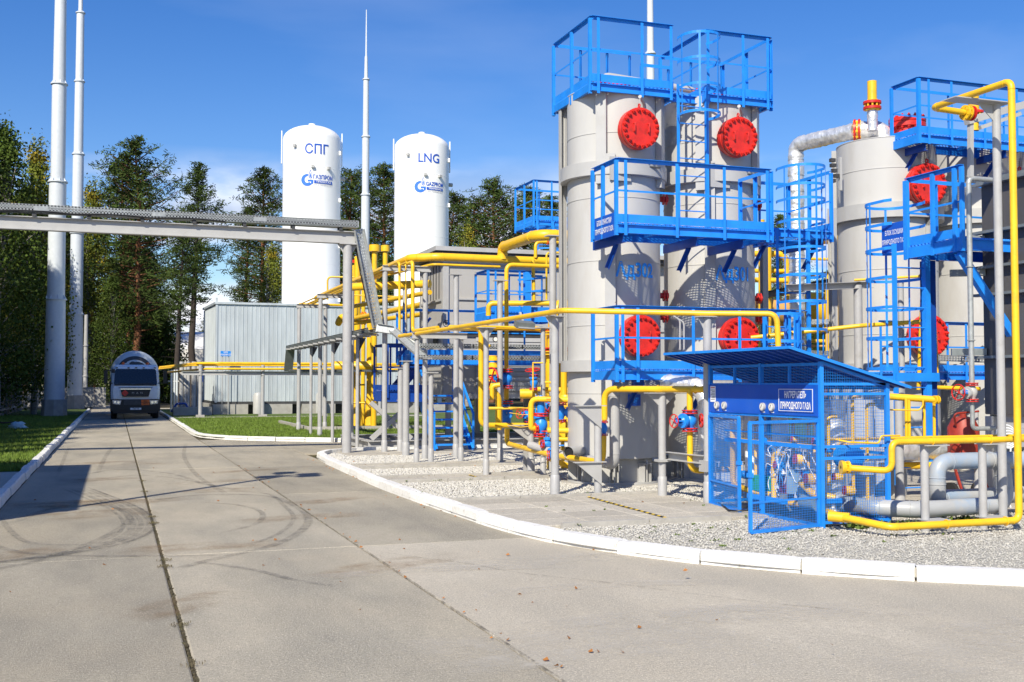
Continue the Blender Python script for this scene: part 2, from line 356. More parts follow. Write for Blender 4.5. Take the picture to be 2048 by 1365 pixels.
# wide cast apron in front of the plant, in three pours
ap = struct('concrete_apron', MB().box(2.4, 17, -6, 11.9, -.09, -.035), 'moss')
slab(ap, 2.5, 9.5, -6, 11.87, 'apron', 'concrete_panel', g_=.005); slab(ap, 9.5, 17, -6, 11.87, 'apron', 'concrete_panel', g_=.005)
# moss, grit and fallen leaves in the long joint
mb = MB()
for i in range(5200):
    y = 5 + 50 * rnd.random() ** 1.6; x = .475 + rnd.gauss(0, .007); s = rnd.uniform(.003, .009)
    c = V((x, y, -.03 + rnd.random() * .03)); mb.cell(c, V((s, s * .3, 0)), V((-s * .3, s, 0)), V((0, 0, s * .6)))
for (y0, n_) in ((8.4, 60), (11.1, 70), (11.5, 60), (14.6, 90), (15.3, 90), (18.9, 60), (7.2, 40), (21, 50)):
    for i in range(n_):
        a = rnd.uniform(0, 6.28); r = rnd.random() * .09; s = rnd.uniform(.006, .018)
        c = V((.475 + math.cos(a) * r * .9, y0 + math.sin(a) * r, .004)); mb.poly([c, c + V((s * .4, 0, s)), c + V((0, s * .4, s * 1.5))])
o = mb.build('joint_moss', 'moss', None, 0); o['kind'] = 'stuff'; o['label'] = 'moss and grit growing in the long joint between the road slabs'; o['category'] = 'moss'

# kerbs: one stone every metre along a path
def resample(pts, step):
    pts = [V(p) for p in pts]; out = [pts[0]]; acc = 0
    for a, b in zip(pts, pts[1:]):
        L = (b - a).length; d = step - acc
        while d <= L: out.append(a + (b - a) * (d / L)); d += step
        acc = L - (d - step)
    return out
def kerb(name, pts, side, h, m='kerb_white', step=1.0, w=.15, raw_after=None):
    ps = resample([V((p[0], p[1], 0)) for p in pts], step); bed = MB()
    for a, b in zip(ps, ps[1:]):
        n = (b - a).cross(Z).normalized() * side; bed.poly([a + n * .06, b + n * .06, b + n * (w - .02), a + n * (w - .02)], h - .02, Z)
    st = bed.build(name, 'kerb_raw', None, 0); st['kind'] = 'structure'
    for a, b in zip(ps, ps[1:]):
        d = (b - a).normalized(); n = d.cross(Z) * side; a2 = a + d * .011; b2 = b - d * .011; hh = h + rnd.uniform(-.010, .010); wob = rnd.uniform(-.010, .010)
        mb = MB(); k = 0; rows = []
        c = .018
        segs = 5
        for i in range(segs + 1):
            t = i / segs; p = a2.lerp(b2, t) + n * (wob + rnd.uniform(-.002, .002)); e = .008 if i in (0, segs) else 0
            j = rnd.uniform(-.003, .003)
            rows.append([p + n * e * .6, p + V((0, 0, hh - c - e + j)) + n * .012, p + V((0, 0, hh - e * .6)) + n * (c + .012), p + V((0, 0, hh - e * .6)) + n * w, p + n * w])
        for r in rows: mb.v += r
        for i in range(segs):
            for j in range(4): mb.f.append((i*5+j, (i+1)*5+j, (i+1)*5+j+1, i*5+j+1))
        mb.f.append((0, 1, 2, 3, 4)); q = segs * 5; mb.f.append((q+4, q+3, q+2, q+1, q))
        mb.build('kerb_stone', m, st, 0)
def smooth_path(pts, n=6):
    out = []; P = [V((*p, 0)) for p in pts]
    for i in range(len(P) - 1):
        p0 = P[max(i-1, 0)]; p1 = P[i]; p2 = P[i+1]; p3 = P[min(i+2, len(P)-1)]
        for k in range(n):
            t = k / n; out.append(.5 * ((2*p1) + (p2-p0)*t + (2*p0-5*p1+4*p2-p3)*t*t + (3*p1-p0-3*p2+p3)*t**3))
    out.append(P[-1]); return [(p.x, p.y) for p in out]
kerb_a = smooth_path([(16, 2.2), (12, 4.6), (7.45, 7.55), (6.0, 8.75), (5.0, 10.2), (4.42, 12.0), (4.25, 15), (4.2, 18.5), (4.3, 22), (4.42, 25.2), (4.6, 26.6), (5.2, 27.6), (6.4, 28.0), (9, 28.1), (16, 28.1)])
kerb('kerb', kerb_a, 1, .135, w=.17)
kerb('kerb', [(-1.5, 78), (-1.5, -6)], -1, .14) if False else kerb('kerb', [(-1.5, -6), (-1.5, 78)], -1, .14)
kerb_b = smooth_path([(16, 31.6), (10.5, 32.0), (7.46, 32.5), (5.87, 33.5), (3.9, 35.0), (2.9, 36.6), (2.52, 39), (2.52, 46), (2.52, 60), (2.52, 78)])
kerb('kerb', kerb_b, 1, .13)

# gravel beds inside the kerb, lawns, paths
inner = [V((x + .05, y, .03)) for x, y in kerb_a]
gb = MB(); gb.poly([V((x, y, .035)) for x, y in kerb_a] + [V((16, 28, .035))][:0]); struct('gravel_bed', gb, 'gravel_bed')
fl = MB().box(9.3, 18, 11.7, 27.9, -.05, .048); floor = struct('concrete_floor', fl, 'pad')
lw = MB(); lw.poly([V((x, y, .07)) for x, y in kerb_b] + [V((16, 78, .07))]); struct('lawn', lw, 'lawn')
lw2 = MB().box(-30, -1.62, 23.2, 78, -.05, .075); struct('lawn', lw2, 'lawn')
lw3 = MB().box(16, 60, 28, 78, -.05, .065); struct('lawn', lw3, 'lawn')
pv = MB().box(-12, -1.63, -6, 23.2, -.05, .07); struct('pavement', pv, 'pad')
st = MB().box(2.7, 16, 56.6, 57.0, 0, .12); struct('path', st, 'kerb_raw')
pt = MB().box(-1.5, 6, 78, 84, -.08, -.0); struct('path', pt, 'pad')

# paved crossings in the gravel, each slab its own piece
def paving(x0, x1, y0, y1, dx, dy, m='pad', clip=None):
    s = struct('paving', MB().box(x0 + .02, x1 - .02, y0 + .02, y1 - .02, 0, .05), 'kerb_raw')
    nx = max(1, round((x1 - x0) / dx)); ny = max(1, round((y1 - y0) / dy))
    for i in range(nx):
        for j in range(ny):
            a = x0 + (x1 - x0) * i / nx; b = y0 + (y1 - y0) * j / ny
            if clip and not clip(a, b): continue
            slab(s, a, a + (x1 - x0) / nx, b, b + (y1 - y0) / ny, m, 'paving_slab', z=.075, g_=.004, th=.07)
    return s
def edging(x0, y0, x1, y1):
    k = struct('edging', MB().bar((x0, y0, .03), (x1, y1, .03), .05, .08), 'kerb_raw')
    L = math.hypot(x1 - x0, y1 - y0); n = max(1, round(L)); 
    for i in range(n):
        a = V((x0, y0, .055)).lerp(V((x1, y1, .055)), i / n + .004); b = V((x0, y0, .055)).lerp(V((x1, y1, .055)), (i + 1) / n - .004)
        MB().bar(a, b, .07, .10 + rnd.uniform(0, .006)).build('kerb_stone', 'kerb_raw', k, 0)
paving(4.65, 7.9, 12.25, 15.3, .81, .61, clip=lambda a, b: True)
edging(4.5, 15.35, 7.9, 15.35); edging(5.0, 12.2, 7.3, 12.2)
paving(4.5, 7.6, 18.7, 19.5, .78, .8); edging(4.45, 18.66, 7.6, 18.66); edging(4.45, 19.54, 7.6, 19.54)
paving(4.6, 8.2, 21.9, 22.6, .9, .7); edging(4.6, 21.86, 8.2, 21.86); edging(4.6, 22.64, 8.2, 22.64)
paving(5.2, 9.3, 25.9, 27.6, 1.02, .85)
# hazard tape lines
def tape(p, q):
    p, q = V((*p, .0835)), V((*q, .0835)); L = (q - p).length; n = int(L / .085); d = (q - p).normalized(); s = d.cross(Z) * .03
    t = thing('hazard_tape', 'long yellow and black hazard tape line on the near paving' if L > 2 else 'short yellow and black hazard tape on the second narrow crossing', 'floor tape', p)
    for nm, m, ph in (('yellow_stripe', 'hazard_yellow', 0), ('black_stripe', 'black', 1)):
        mb = MB()
        for i in range(n):
            if i % 2 == ph:
                a = p + d * (i * L / n); b = p + d * ((i + 1) * L / n); k = d * .03; mb.poly([a - s - k, b - s - k, b + s + k, a + s + k])
        mb.build(nm, m, t, 0)
tape((6.62, 15.1), (6.5, 12.4)); tape((6.15, 19.45), (6.13, 18.75))

# inside test for the gravel polygon
ka = [(x, y) for x, y in kerb_a]
def inside(poly, X, Y):
    r = np.zeros(len(X), bool); n = len(poly); j = n - 1
    for i in range(n):
        xi, yi = poly[i]; xj, yj = poly[j]
        c = ((yi > Y) != (yj > Y)) & (X < (xj - xi) * (Y - yi) / (yj - yi + 1e-12) + xi); r ^= c; j = i
    return r
def raw_mesh(name, v, f, m, kind='stuff', label=None, cat=None, parent=None):
    me = bpy.data.meshes.new(name); nv = len(v); nf, k = f.shape
    me.vertices.add(nv); me.vertices.foreach_set('co', v.astype(np.float32).ravel()); me.loops.add(nf * k); me.loops.foreach_set('vertex_index', f.astype(np.int32).ravel())
    me.polygons.add(nf); me.polygons.foreach_set('loop_start', np.arange(0, nf * k, k, dtype=np.int32)); me.polygons.foreach_set('loop_total', np.full(nf, k, np.int32)) if False else None
    me.materials.append(M[m]); me.update(calc_edges=True); 
    o = bpy.data.objects.new(name, me); COL.objects.link(o)
    if kind: o['kind'] = kind
    if label: o['label'] = label
    if cat: o['category'] = cat
    if parent: o.parent = parent
    return o
rg = np.random.default_rng(3)
N = 190000
t_ = rg.random(N); Y = 5 + 23 * t_ ** 1.15; X = 4.2 + 8 * rg.random(N)
keep = inside([(x + .17, y) if y < 27 else (x, y - .15) for x, y in ka], X, Y)
for (a, b, c, d) in ((4.65, 7.9, 12.15, 15.42), (4.4, 7.6, 18.6, 19.6), (4.6, 8.2, 21.8, 22.7), (5.2, 9.3, 25.9, 27.6), (9.3, 99, 11.7, 99)):
    keep &= ~((X > a) & (X < b) & (Y > c) & (Y < d))
keep &= (X - ( -.09 * Y)) > 0
X, Y = X[keep], Y[keep]
# ragged extra strip in front of the cabinet and beside the kerb
n = len(X); sz = rg.uniform(.007, .018, n) * np.clip(Y / 11, .8, 2.2)
base = np.array([[1, 0, 0], [0, 1, 0], [-1, 0, 0], [0, -1, 0], [0, 0, 1.], [0, 0, -1]])
tri = np.array([[0, 1, 4], [1, 2, 4], [2, 3, 4], [3, 0, 4], [1, 0, 5], [2, 1, 5], [3, 2, 5], [0, 3, 5]])[:4]
q = rg.normal(size=(n, 4)); q /= np.linalg.norm(q, axis=1)[:, None]
a, b, c, d = q.T
Rm = np.stack([1-2*(c*c+d*d), 2*(b*c-d*a), 2*(b*d+c*a), 2*(b*c+d*a), 1-2*(b*b+d*d), 2*(c*d-b*a), 2*(b*d-c*a), 2*(c*d+b*a), 1-2*(b*b+c*c)], 1).reshape(n, 3, 3)
bb = base[None] * rg.uniform(.6, 1.25, (n, 6, 1)); tri = np.array([[0, 1, 4], [1, 2, 4], [2, 3, 4], [3, 0, 4], [1, 0, 5], [2, 1, 5], [3, 2, 5], [0, 3, 5]])
vv = np.einsum('nij,nkj->nki', Rm, bb) * sz[:, None, None] * np.array([1, 1, .55]) + np.stack([X, Y, .04 + rg.uniform(0, .012, n)], 1)[:, None, :]
ff = (tri[None] + 6 * np.arange(n)[:, None, None]).reshape(-1, 3)
raw_mesh('gravel', vv.reshape(-1, 3), ff, 'stone', label='white crushed stone gravel covering the beds around the tanks', cat='gravel')

def blades(name, X, Y, z, h, w, m, label, cat, tri_n=1):
    n = len(X); an = rg.uniform(0, 6.28, n); hh = h * rg.uniform(.5, 1.3, n); lx = rg.normal(0, .4, n) * hh; ly = rg.normal(0, .4, n) * hh
    p = np.stack([X, Y, np.full(n, z)], 1); dx = np.stack([np.cos(an), np.sin(an), np.zeros(n)], 1) * w
    v = np.stack([p - dx, p + dx, p + np.stack([lx, ly, hh], 1)], 1).reshape(-1, 3); f = np.arange(3 * n).reshape(-1, 3)
    return raw_mesh(name, v, f, m, label=label, cat=cat)
n = 90000; Y = 32 + 26 * rg.random(n) ** 1.3; X = 2.6 + 11 * rg.random(n); k = inside([(x + .12, y + .15) for x, y in kerb_b] + [(16, 78)], X, Y)
blades('grass', X[k], Y[k], .07, .075, .012, 'grass', 'short bright green mown grass on the lawn in front of the metal shed', 'grass')
n = 80000; Y = 23.3 + 40 * rg.random(n) ** 1.4; X = -1.66 - 6 * rg.random(n)
blades('grass', X, Y, .075, .075, .012, 'grass', 'dark shaded grass on the verge left of the road', 'grass')
# fallen leaves and small weeds
mb = MB()
for i in range(150):
    y = 6 + 20 * rnd.random(); x = rnd.choice([rnd.uniform(-1.4, 4.2), rnd.gauss(4.2, .05), rnd.gauss(2.52, .03), rnd.uniform(4.6, 9)]) 
    if y < 11 and x > 4: x = rnd.uniform(2.6, 5)
    a = rnd.uniform(0, 6.28); s = rnd.uniform(.01, .026); e = V((math.cos(a), math.sin(a), .1)) * s; f_ = V((-math.sin(a), math.cos(a), .3)) * s * .6
    c = V((x, y, .012 if x < 4.3 else .09)); mb.poly([c - e, c - f_, c + e, c + f_ + V((0, 0, s * .5))])
o = mb.build('fallen_leaves', 'dead_leaf', None, 0); o['kind'] = 'stuff'; o['label'] = 'dry brown leaves scattered over the concrete road and gravel'; o['category'] = 'leaves'
mb = MB()
def weed_at(x, y, z, n, R0, s):
    for i in range(n):
        a = rnd.uniform(0, 6.28); r = R0 * rnd.random(); c = V((x + math.cos(a) * r, y + math.sin(a) * r, z)); b = rnd.uniform(0, 6.28)
        e = V((math.cos(b), math.sin(b), rnd.uniform(.2, 1.2))) * s * rnd.uniform(.6, 1.3); w_ = V((-math.sin(b), math.cos(b), 0)) * s * .35
        mb.poly([c - w_, c + e * .6 - w_, c + e, c + e * .6 + w_, c + w_])
for i in range(46): 
    x = rnd.uniform(5.4, 9.0); y = rnd.uniform(9.7, 11.9)
    if inside([(x_ + .25, y_) for x_, y_ in ka], np.array([x]), np.array([y]))[0]: weed_at(x, y, .05, 8, .04, .022)
for i in range(26): weed_at(rnd.uniform(4.7, 7.9), rnd.choice([12.2, 15.4, 18.6, 15.6, 13.5, 14.1]) + rnd.gauss(0, .06), .075, 7, .04, .02)
for (x, y) in ((9.0, 10.95), (9.15, 10.8), (8.3, 11.0), (9.6, 11.0), (10, 11.1), (8.6, 11.0), (8.9, 10.8)): weed_at(x, y, .05, 70, .16, .06)
for y in (23.0, 22.0, 24, 16.1): weed_at(-1.58 if y > 20 else 4.35, y, .1, 14, .1, .04)
o = mb.build('weeds', 'weed', None, 0); o['kind'] = 'stuff'; o['label'] = 'small green weeds sprouting from the gravel and paving joints'; o['category'] = 'weeds'

# ---- rubber marks, cracks and stains lying on the concrete
def ribbon(mb, fades, pts, w, z=.006, dash=0.):
    P = smooth_path(pts, 8); P = [V((x, y, z)) for x, y in P]; k0 = len(mb.v); N_ = len(P); prof = ((-1, 0), (-.55, 1), (0, .75), (.55, 1), (1, 0))
    for i, p in enumerate(P):
        t = (P[min(i+1, N_-1)] - P[max(i-1, 0)]).normalized(); nn = t.cross(Z); e = min(1, i / 4, (N_ - 1 - i) / 4)
        for a, f in prof: mb.v.append(p + nn * (a * w / 2)); fades.append(f * e)
    for i in range(N_ - 1):
        for j in range(4): mb.f.append((k0 + i*5 + j, k0 + i*5 + j + 1, k0 + (i+1)*5 + j + 1, k0 + (i+1)*5 + j))
def marks(name, m, items, parent, z=.006):
    mb = MB(); fd = []
    for pts, w in items: ribbon(mb, fd, pts, w, z + rnd.uniform(0, .002))
    o = mb.build(name, m, parent, 0, kind='stuff'); at_ = o.data.attributes.new('fade', 'FLOAT', 'POINT'); at_.data.foreach_set('value', fd); return o
Lp = [(-1.04, 11.93), (-.7, 12.13), (-.35, 12.41), (.03, 12.86), (.32, 13.57), (.44, 14.44), (.42, 15.5), (.25, 16.79), (-.08, 18.36), (-.49, 20.21)]
def off(P, d): return [(x + d, y + d * .4) for x, y in P]
rub = [(Lp, .16), (off(Lp, -.12), .09), (off(Lp, -.22), .12), (off(Lp, -.33), .06), ([(-1.3, 11.4), (-1.0, 11.55), (-.61, 12.1), (-.21, 13.1), (.10, 14.37), (.2, 15.36), (.1, 16.4), (-.24, 17.25)], .13), (off(Lp, .05), .05),
    ([(-1.45, 13.9), (-1.2, 13.2), (-.91, 12.61), (-.45, 12.2), (.3, 11.9), (1.3, 11.6)], .12), ([(-1.4, 16), (-1.1, 14.2), (-.8, 13.2), (-.2, 12.9)], .10), ([(-1.2, 15.2), (-.9, 16.6), (-.6, 17.0)], .14),
    ([(.57, 17.52), (1.1, 18.0), (1.6, 18.07), (2.28, 17.51), (2.46, 15.74), (2.37, 14.37), (2.05, 13.12), (1.59, 12.15), (.93, 11.42), (.60, 11.0)], .14), ([(.9, 18.4), (1.7, 18.5), (2.3, 17.9), (2.3, 15.9), (2.2, 14.5), (1.85, 13.2), (1.4, 12.3)], .08),
    ([(.74, 11.36), (1.22, 10.71), (1.55, 9.94), (1.82, 9.55)], .10), ([(-.56, 22.75), (.1, 24.0), (1.02, 22.66), (1.47, 20.28), (1.96, 18.61)], .12), ([(-.3, 21.6), (.4, 22.4), (1.1, 21.4), (1.6, 19.5)], .08),
    ([(1.2, 13.4), (1.7, 14.2), (1.9, 15.4), (1.7, 16.4), (1.2, 17)], .10), ([(2.0, 34), (1.6, 28), (1.5, 22), (1.7, 18)], .12), ([(0, 34), (-.2, 28), (-.3, 23)], .12), ([(-1.2, 34), (-1.1, 28), (-1, 22)], .10)]
marks('tyre_marks', 'tyre_rubber', rub, road)
g_ = lambda *P: [tuple(gz(x, y))[:2] for x, y in P]
marks('crack', 'crack_dirt', [(g_((760, 1105), (841, 1117), (933, 1128), (1039, 1147), (1210, 1166), (1440, 1196), (1800, 1235)), .018)], ap, .006)
marks('joint_dirt', 'crack_dirt', [([(2.5 + rnd.gauss(0, .004), y) for y in np.arange(4, 40, 1.5)], .028)], road, .005)
for nm in ('worn_patch',):
    st_ = []
    for i in range(16): x = rnd.uniform(-1, 4); y = rnd.uniform(6, 30); st_.append(([(x - rnd.uniform(.3, 1), y - .4), (x, y), (x + rnd.uniform(.4, 1.2), y + rnd.uniform(-.3, .6))], rnd.uniform(.4, 1.1)))
    marks('worn_patch', 'stain_warm', st_, road, .0035)
st_ = []
for i in range(12): x = rnd.uniform(2.8, 7); y = rnd.uniform(5.5, 10.5); st_.append(([(x - 1.2, y - .1), (x, y), (x + 1.3, y - rnd.uniform(0, .5))], rnd.uniform(.3, .8)))
marks('worn_patch', 'stain_pale', st_, ap, .0035)

# ================================================================== TREES
def pine_meshes(seed, h, crown0=.38, spread=.17, dens=1.):
    r = random.Random(seed); g = np.random.default_rng(seed)
    tr = MB(); pts = [V((0, 0, -.2))]; x = y = 0
    for i in range(1, 9):
        x += r.gauss(0, .012 * h / 8 * 3); y += r.gauss(0, .012 * h / 8 * 3); pts.append(V((x, y, h * i / 8)))
    rad = [.016 * h * (1 - .93 * (i / 8) ** 1.1) + .02 for i in range(9)]; tr.tube(pts, rad, 9)
    def at(t): i = min(int(t * 8), 7); return pts[i].lerp(pts[i+1], t * 8 - i)
    C = []
    nb = int(95 * dens)
    for k in range(nb):
        t = crown0 + (1 - crown0) * (k / nb) ** .92; u = (t - crown0) / (1 - crown0); a = k * 2.4 + r.gauss(0, .5)
        prof = (math.sin(min(1, u * 1.9 + .25) * PI / 2) * (1 - u) ** .62 + .04) * h * spread * r.uniform(.5, 1.3)
        rise = prof * (r.uniform(.0, .35) + .55 * u); b = at(t); e = b + V((math.cos(a) * prof, math.sin(a) * prof, rise))
        mid = b.lerp(e, .5) + V((0, 0, -.06 * prof)); tr.tube([b, mid, e], [.05 + .004 * prof, .035, .012], 4, cap=False)
        nc = 3 + int(prof * 1.5)
        for j in range(nc):
            s = .35 + .7 * (j + r.random()) / nc; p = b.lerp(e, s); sp_ = .16 * prof + .12; C.append((p.x + r.gauss(0, sp_), p.y + r.gauss(0, sp_), p.z + r.gauss(0, sp_ * .5) + .1, .28 + .10 * prof))
    for k in range(5):   # bare dead limbs under the crown
        a = r.uniform(0, 6.28); t = r.uniform(.22, crown0); b = at(t); l = r.uniform(.6, 2); tr.tube([b, b + V((math.cos(a) * l, math.sin(a) * l, r.uniform(-.2, .4)))], [.035, .01], 4, cap=False)
    C = np.array(C); m = 19; n = len(C) * m; P = np.repeat(C, m, 0); d = g.normal(size=(n, 3)); d[:, 2] = np.abs(d[:, 2]) * .6 + .1 * d[:, 2]; d /= np.linalg.norm(d, axis=1)[:, None]
    off = g.normal(size=(n, 3)) * P[:, 3:4] * np.array([.55, .55, .28]); c = P[:, :3] + off; L = g.uniform(.18, .42, n)[:, None]; s = np.cross(d, g.normal(size=(n, 3))); s /= np.linalg.norm(s, axis=1)[:, None]; s *= .034
    v = np.stack([c - d * L * .3 - s, c - d * L * .3 + s, c + d * L * .7 + s * .8, c + d * L * .7 - s * .8], 1).reshape(-1, 3); f = np.arange(4 * n).reshape(-1, 4)
    return tr, v, f
def leafy_meshes(seed, h, w=.22, crown0=.2, n_cl=420, leaf=.11, droop=.5, taper=.8):
    r = random.Random(seed); g = np.random.default_rng(seed); tr = MB(); pts = [V((0, 0, -.2))]; x = y = 0
    for i in range(1, 9): x += r.gauss(0, .02 * h / 8 * 2); y += r.gauss(0, .02 * h / 8 * 2); pts.append(V((x, y, h * i / 8 * .97)))
    tr.tube(pts, [.012 * h * (1 - .95 * i / 8) + .012 for i in range(9)], 8)
    C = []
    for k in range(n_cl):
        u = r.random() ** .9; prof = (math.sin(min(1, u * 2.4 + .2) * PI / 2) * (1 - u) ** taper + .05) * h * w; a = r.uniform(0, 6.28); rr = prof * r.random() ** .45 * r.uniform(.75, 1.15)
        z = h * (crown0 + (1 - crown0) * u); C.append((math.cos(a) * rr, math.sin(a) * rr, z - droop * rr * .3, .25 + .08 * prof))
        if k % 7 == 0:
            t = (z - droop * rr * .3) / h * .8; i = min(int(t * 8), 7); b = pts[i].lerp(pts[i+1], t * 8 - i); tr.tube([b, b.lerp(V(C[-1][:3]), .6) + V((0, 0, .25)), V(C[-1][:3])], [.05, .03, .01], 4, cap=False)
    C = np.array(C); m = 34; n = len(C) * m; P = np.repeat(C, m, 0); off = g.normal(size=(n, 3)) * P[:, 3:4] * np.array([.75, .75, .9 + droop]); c = P[:, :3] + off
    d = g.normal(size=(n, 3)); d[:, 2] -= droop; d /= np.linalg.norm(d, axis=1)[:, None]; s = np.cross(d, g.normal(size=(n, 3))); s /= np.linalg.norm(s, axis=1)[:, None]
    L = g.uniform(.6, 1.3, n)[:, None] * leaf
    v = np.stack([c, c + d * L * .5 + s * L * .4, c + d * L, c + d * L * .5 - s * L * .4], 1).reshape(-1, 3); f = np.arange(4 * n).reshape(-1, 4)
    return tr, v, f
PROTO = {}
def proto(key, gen, bark, leafm):
    tr, v, f = gen; tme = tr.mesh('trunk', bark, V((0, 0, 0)), 60)
    me = bpy.data.meshes.new('crown'); me.vertices.add(len(v)); me.vertices.foreach_set('co', v.astype(np.float32).ravel()); me.loops.add(f.size); me.loops.foreach_set('vertex_index', f.astype(np.int32).ravel())
    me.polygons.add(len(f)); me.polygons.foreach_set('loop_start', np.arange(0, f.size, 4, dtype=np.int32)); me.materials.append(M[leafm]); me.update(calc_edges=True)
    PROTO[key] = (tme, me)
for i, (hh, c0, spd, dn) in enumerate(((20, .34, .23, 1.1), (22, .40, .19, 1.), (20, .28, .235, 1.15), (24, .45, .13, .95), (21, .15, .20, 1.2))): proto(f'pine{i}', pine_meshes(20 + i, hh, c0, spd, dn), 'bark_pine', 'needles')
proto('pine_thin', pine_meshes(41, 21, .42, .15, .8), 'bark_dark', 'needles')
proto('birch0', leafy_meshes(5, 16, .17, .12, 420, .16, .9, .75), 'bark_birch', 'leaves_birch')
proto('birch1', leafy_meshes(6, 15, .22, .1, 520, .17, .7, .6), 'bark_birch', 'leaves_green')
proto('bush', leafy_meshes(8, 4, .42, .0, 150, .13, .3, .5), 'bark_dark', 'leaves_green')
def tree(key, x, y, s, label, cat='tree', name='pine_tree', group=None, rot=None, sz=None):
    t = thing(name, label, cat, (x, y, -.1), group); tme, cme = PROTO[key]
    rz = rnd.uniform(0, 6.28) if rot is None else rot; sc = (s * rnd.uniform(.92, 1.08), s * rnd.uniform(.92, 1.08), sz or s)
    t.rotation_euler = (0, 0, rz); t.scale = sc
    a = bpy.data.objects.new('trunk', tme); COL.objects.link(a); a.parent = t
    b = bpy.data.objects.new('crown', cme); COL.objects.link(b); b.parent = t; return t
def tree_px(key, px, top, d, H, **k):          # crown top seen at (px, top), standing d metres away along the view axis
    p = dp(px, top, d); s = (p.z + .1) / H; return tree(key, p.x, p.y, s, **k)
G1 = 'pines standing in the wood behind the plant'
tree_px('pine2', 272, 288, 98, 20, label='large broad pine behind the parked tanker truck, tallest of the roadside pines')
tree_px('pine4', 240, 330, 104, 21, label='dense pine crowding the left side of the large broad pine')
tree_px('pine1', 262, 470, 118, 22, label='low branched pine filling the gap between the broad pine and the twin trunks')
tree_px('pine_thin', 392, 333, 84, 21, label='pine with bare dark lower trunk beside the white hangar, right hand of the two trunks')
tree_px('pine_thin', 362, 430, 78, 21, label='pine with bare dark lower trunk beside the white hangar, left hand of the two trunks', rot=2.)
tree_px('pine1', 528, 344, 105, 22, label='pine with sunlit orange trunk touching the left edge of the taller white tank')
tree_px('pine3', 497, 420, 118, 24, label='smaller pine left of the orange trunked pine')
tree_px('pine0', 700, 350, 112, 20, label='pointed pine just right of the taller white tank')
tree_px('pine1', 767, 338, 108, 22, label='pine just left of the LNG lettered white tank')
tree_px('pine0', 655, 380, 118, 20, label='pine hidden mostly behind the taller white tank')
tree_px('pine2', 903, 392, 120, 20, label='narrow pine just right of the LNG lettered white tank')
tree_px('pine0', 985, 367, 112, 20, label='broad rounded pine left of the small blue rear platform')
tree_px('pine4', 955, 410, 118, 21, label='dark pine between the narrow pine and the broad rounded pine')
tree_px('pine2', 1048, 380, 116, 20, label='pine behind the small blue rear platform')
tree_px('pine1', 1100, 400, 120, 22, label='pine hidden behind the rear platform of the left tower')
tree_px('pine3', 1562, 434, 112, 24, label='pine top showing behind the foil wrapped riser pipe')
tree_px('birch0', 935, 462, 92, 16, label='light green birch rising behind the grey process building', name='birch_tree')
tree_px('birch0', 545, 500, 92, 16, label='light green birch left of the taller white tank', name='birch_tree')
tree_px('birch1', 770, 520, 96, 15, label='green birch seen between the yellow vent stacks', name='birch_tree')
tree_px('birch1', 1075, 500, 98, 15, label='green birch behind the large yellow pipe bend', name='birch_tree')
tree_px('birch0', 76, 296, 62, 16, label='yellowing birch left of the thick white mast', name='birch_tree')
tree_px('birch1', 8, 270, 58, 15, label='dark green birch at the left edge of the view', name='birch_tree')
tree_px('birch0', 186, 378, 96, 16, label='slender birch showing right of the second white mast', name='birch_tree')
tree_px('birch1', 128, 430, 100, 15, label='birch behind the two white masts', name='birch_tree')
tree_px('birch0', 40, 400, 74, 16, label='birch with yellow leaves low behind the brown fence', name='birch_tree')
tree_px('birch1', 226, 560, 92, 15, label='small birch behind the cab of the tanker truck', name='birch_tree')
tree_px('birch0', 306, 610, 104, 16, label='low birch right of the tanker truck', name='birch_tree')
for i in range(190):       # the wood behind, trees nothing tells apart
    d = rnd.uniform(122, 185); px = rnd.uniform(-150, 2200); hh = (rnd.uniform(11, 15.5) if px > 1130 else rnd.uniform(12, 17)) if px > 420 else rnd.uniform(13, 19)
    p = dp(px, 700, d)
    if abs(p.x - .5) < 6: continue
    if 325 < px < 620: hh = rnd.uniform(7.5, 11.5) * d / 140
    if 325 < px < 415 and d < 150: continue
    if p.x < 9 and p.x > 4 and p.y < 150: continue
    k = rnd.choice(['pine0', 'pine1', 'pine2', 'pine4', 'pine4', 'birch1']); H = {'pine0': 20, 'pine1': 22, 'pine2': 20, 'pine4': 21, 'birch1': 15}[k]
    if k == 'birch1': tree(k, p.x, p.y, hh / H, label='green birch among the distant trees of the wood', name='birch_tree', group='birches in the distant wood')
    else: tree(k, p.x, p.y, hh / H, label='dark pine among the distant trees of the wood', group=G1)
for i in range(34):        # undergrowth and saplings at the edge of the wood
    px = rnd.uniform(120, 560); d = rnd.uniform(98, 128); p = dp(px, 760, d)
    if abs(p.x - .4) < 3.2 or 322 < px < 560: continue
    tree('bush', p.x, p.y, rnd.uniform(.9, 2.0), label='leafy bush at the edge of the wood beside the road', cat='bush', name='bush', group='bushes at the edge of the wood')
for i, (x, y, k, s) in enumerate(((-9, 62, 'pine4', .85), (-12, 72, 'pine4', .9), (-8, 84, 'birch1', 1.1), (-16, 58, 'birch1', 1.1), (-11, 92, 'pine4', 1.), (-7, 100, 'pine0', .9), (-18, 80, 'pine4', 1), (-5.6, 108, 'pine4', .85), (-22, 66, 'pine4', .9), (-14, 105, 'birch1', 1.2),
        (-5, 120, 'pine4', .9), (-2.2, 128, 'pine4', .8), (2.8, 132, 'pine4', .8), (0.5, 140, 'birch1', 1), (3.5, 150, 'pine0', .9))):
    tree(k, x, y, s, label='tall tree in the dark stand along the left side and end of the road', name='pine_tree' if 'pine' in k else 'birch_tree', group='trees of the dark roadside stand')
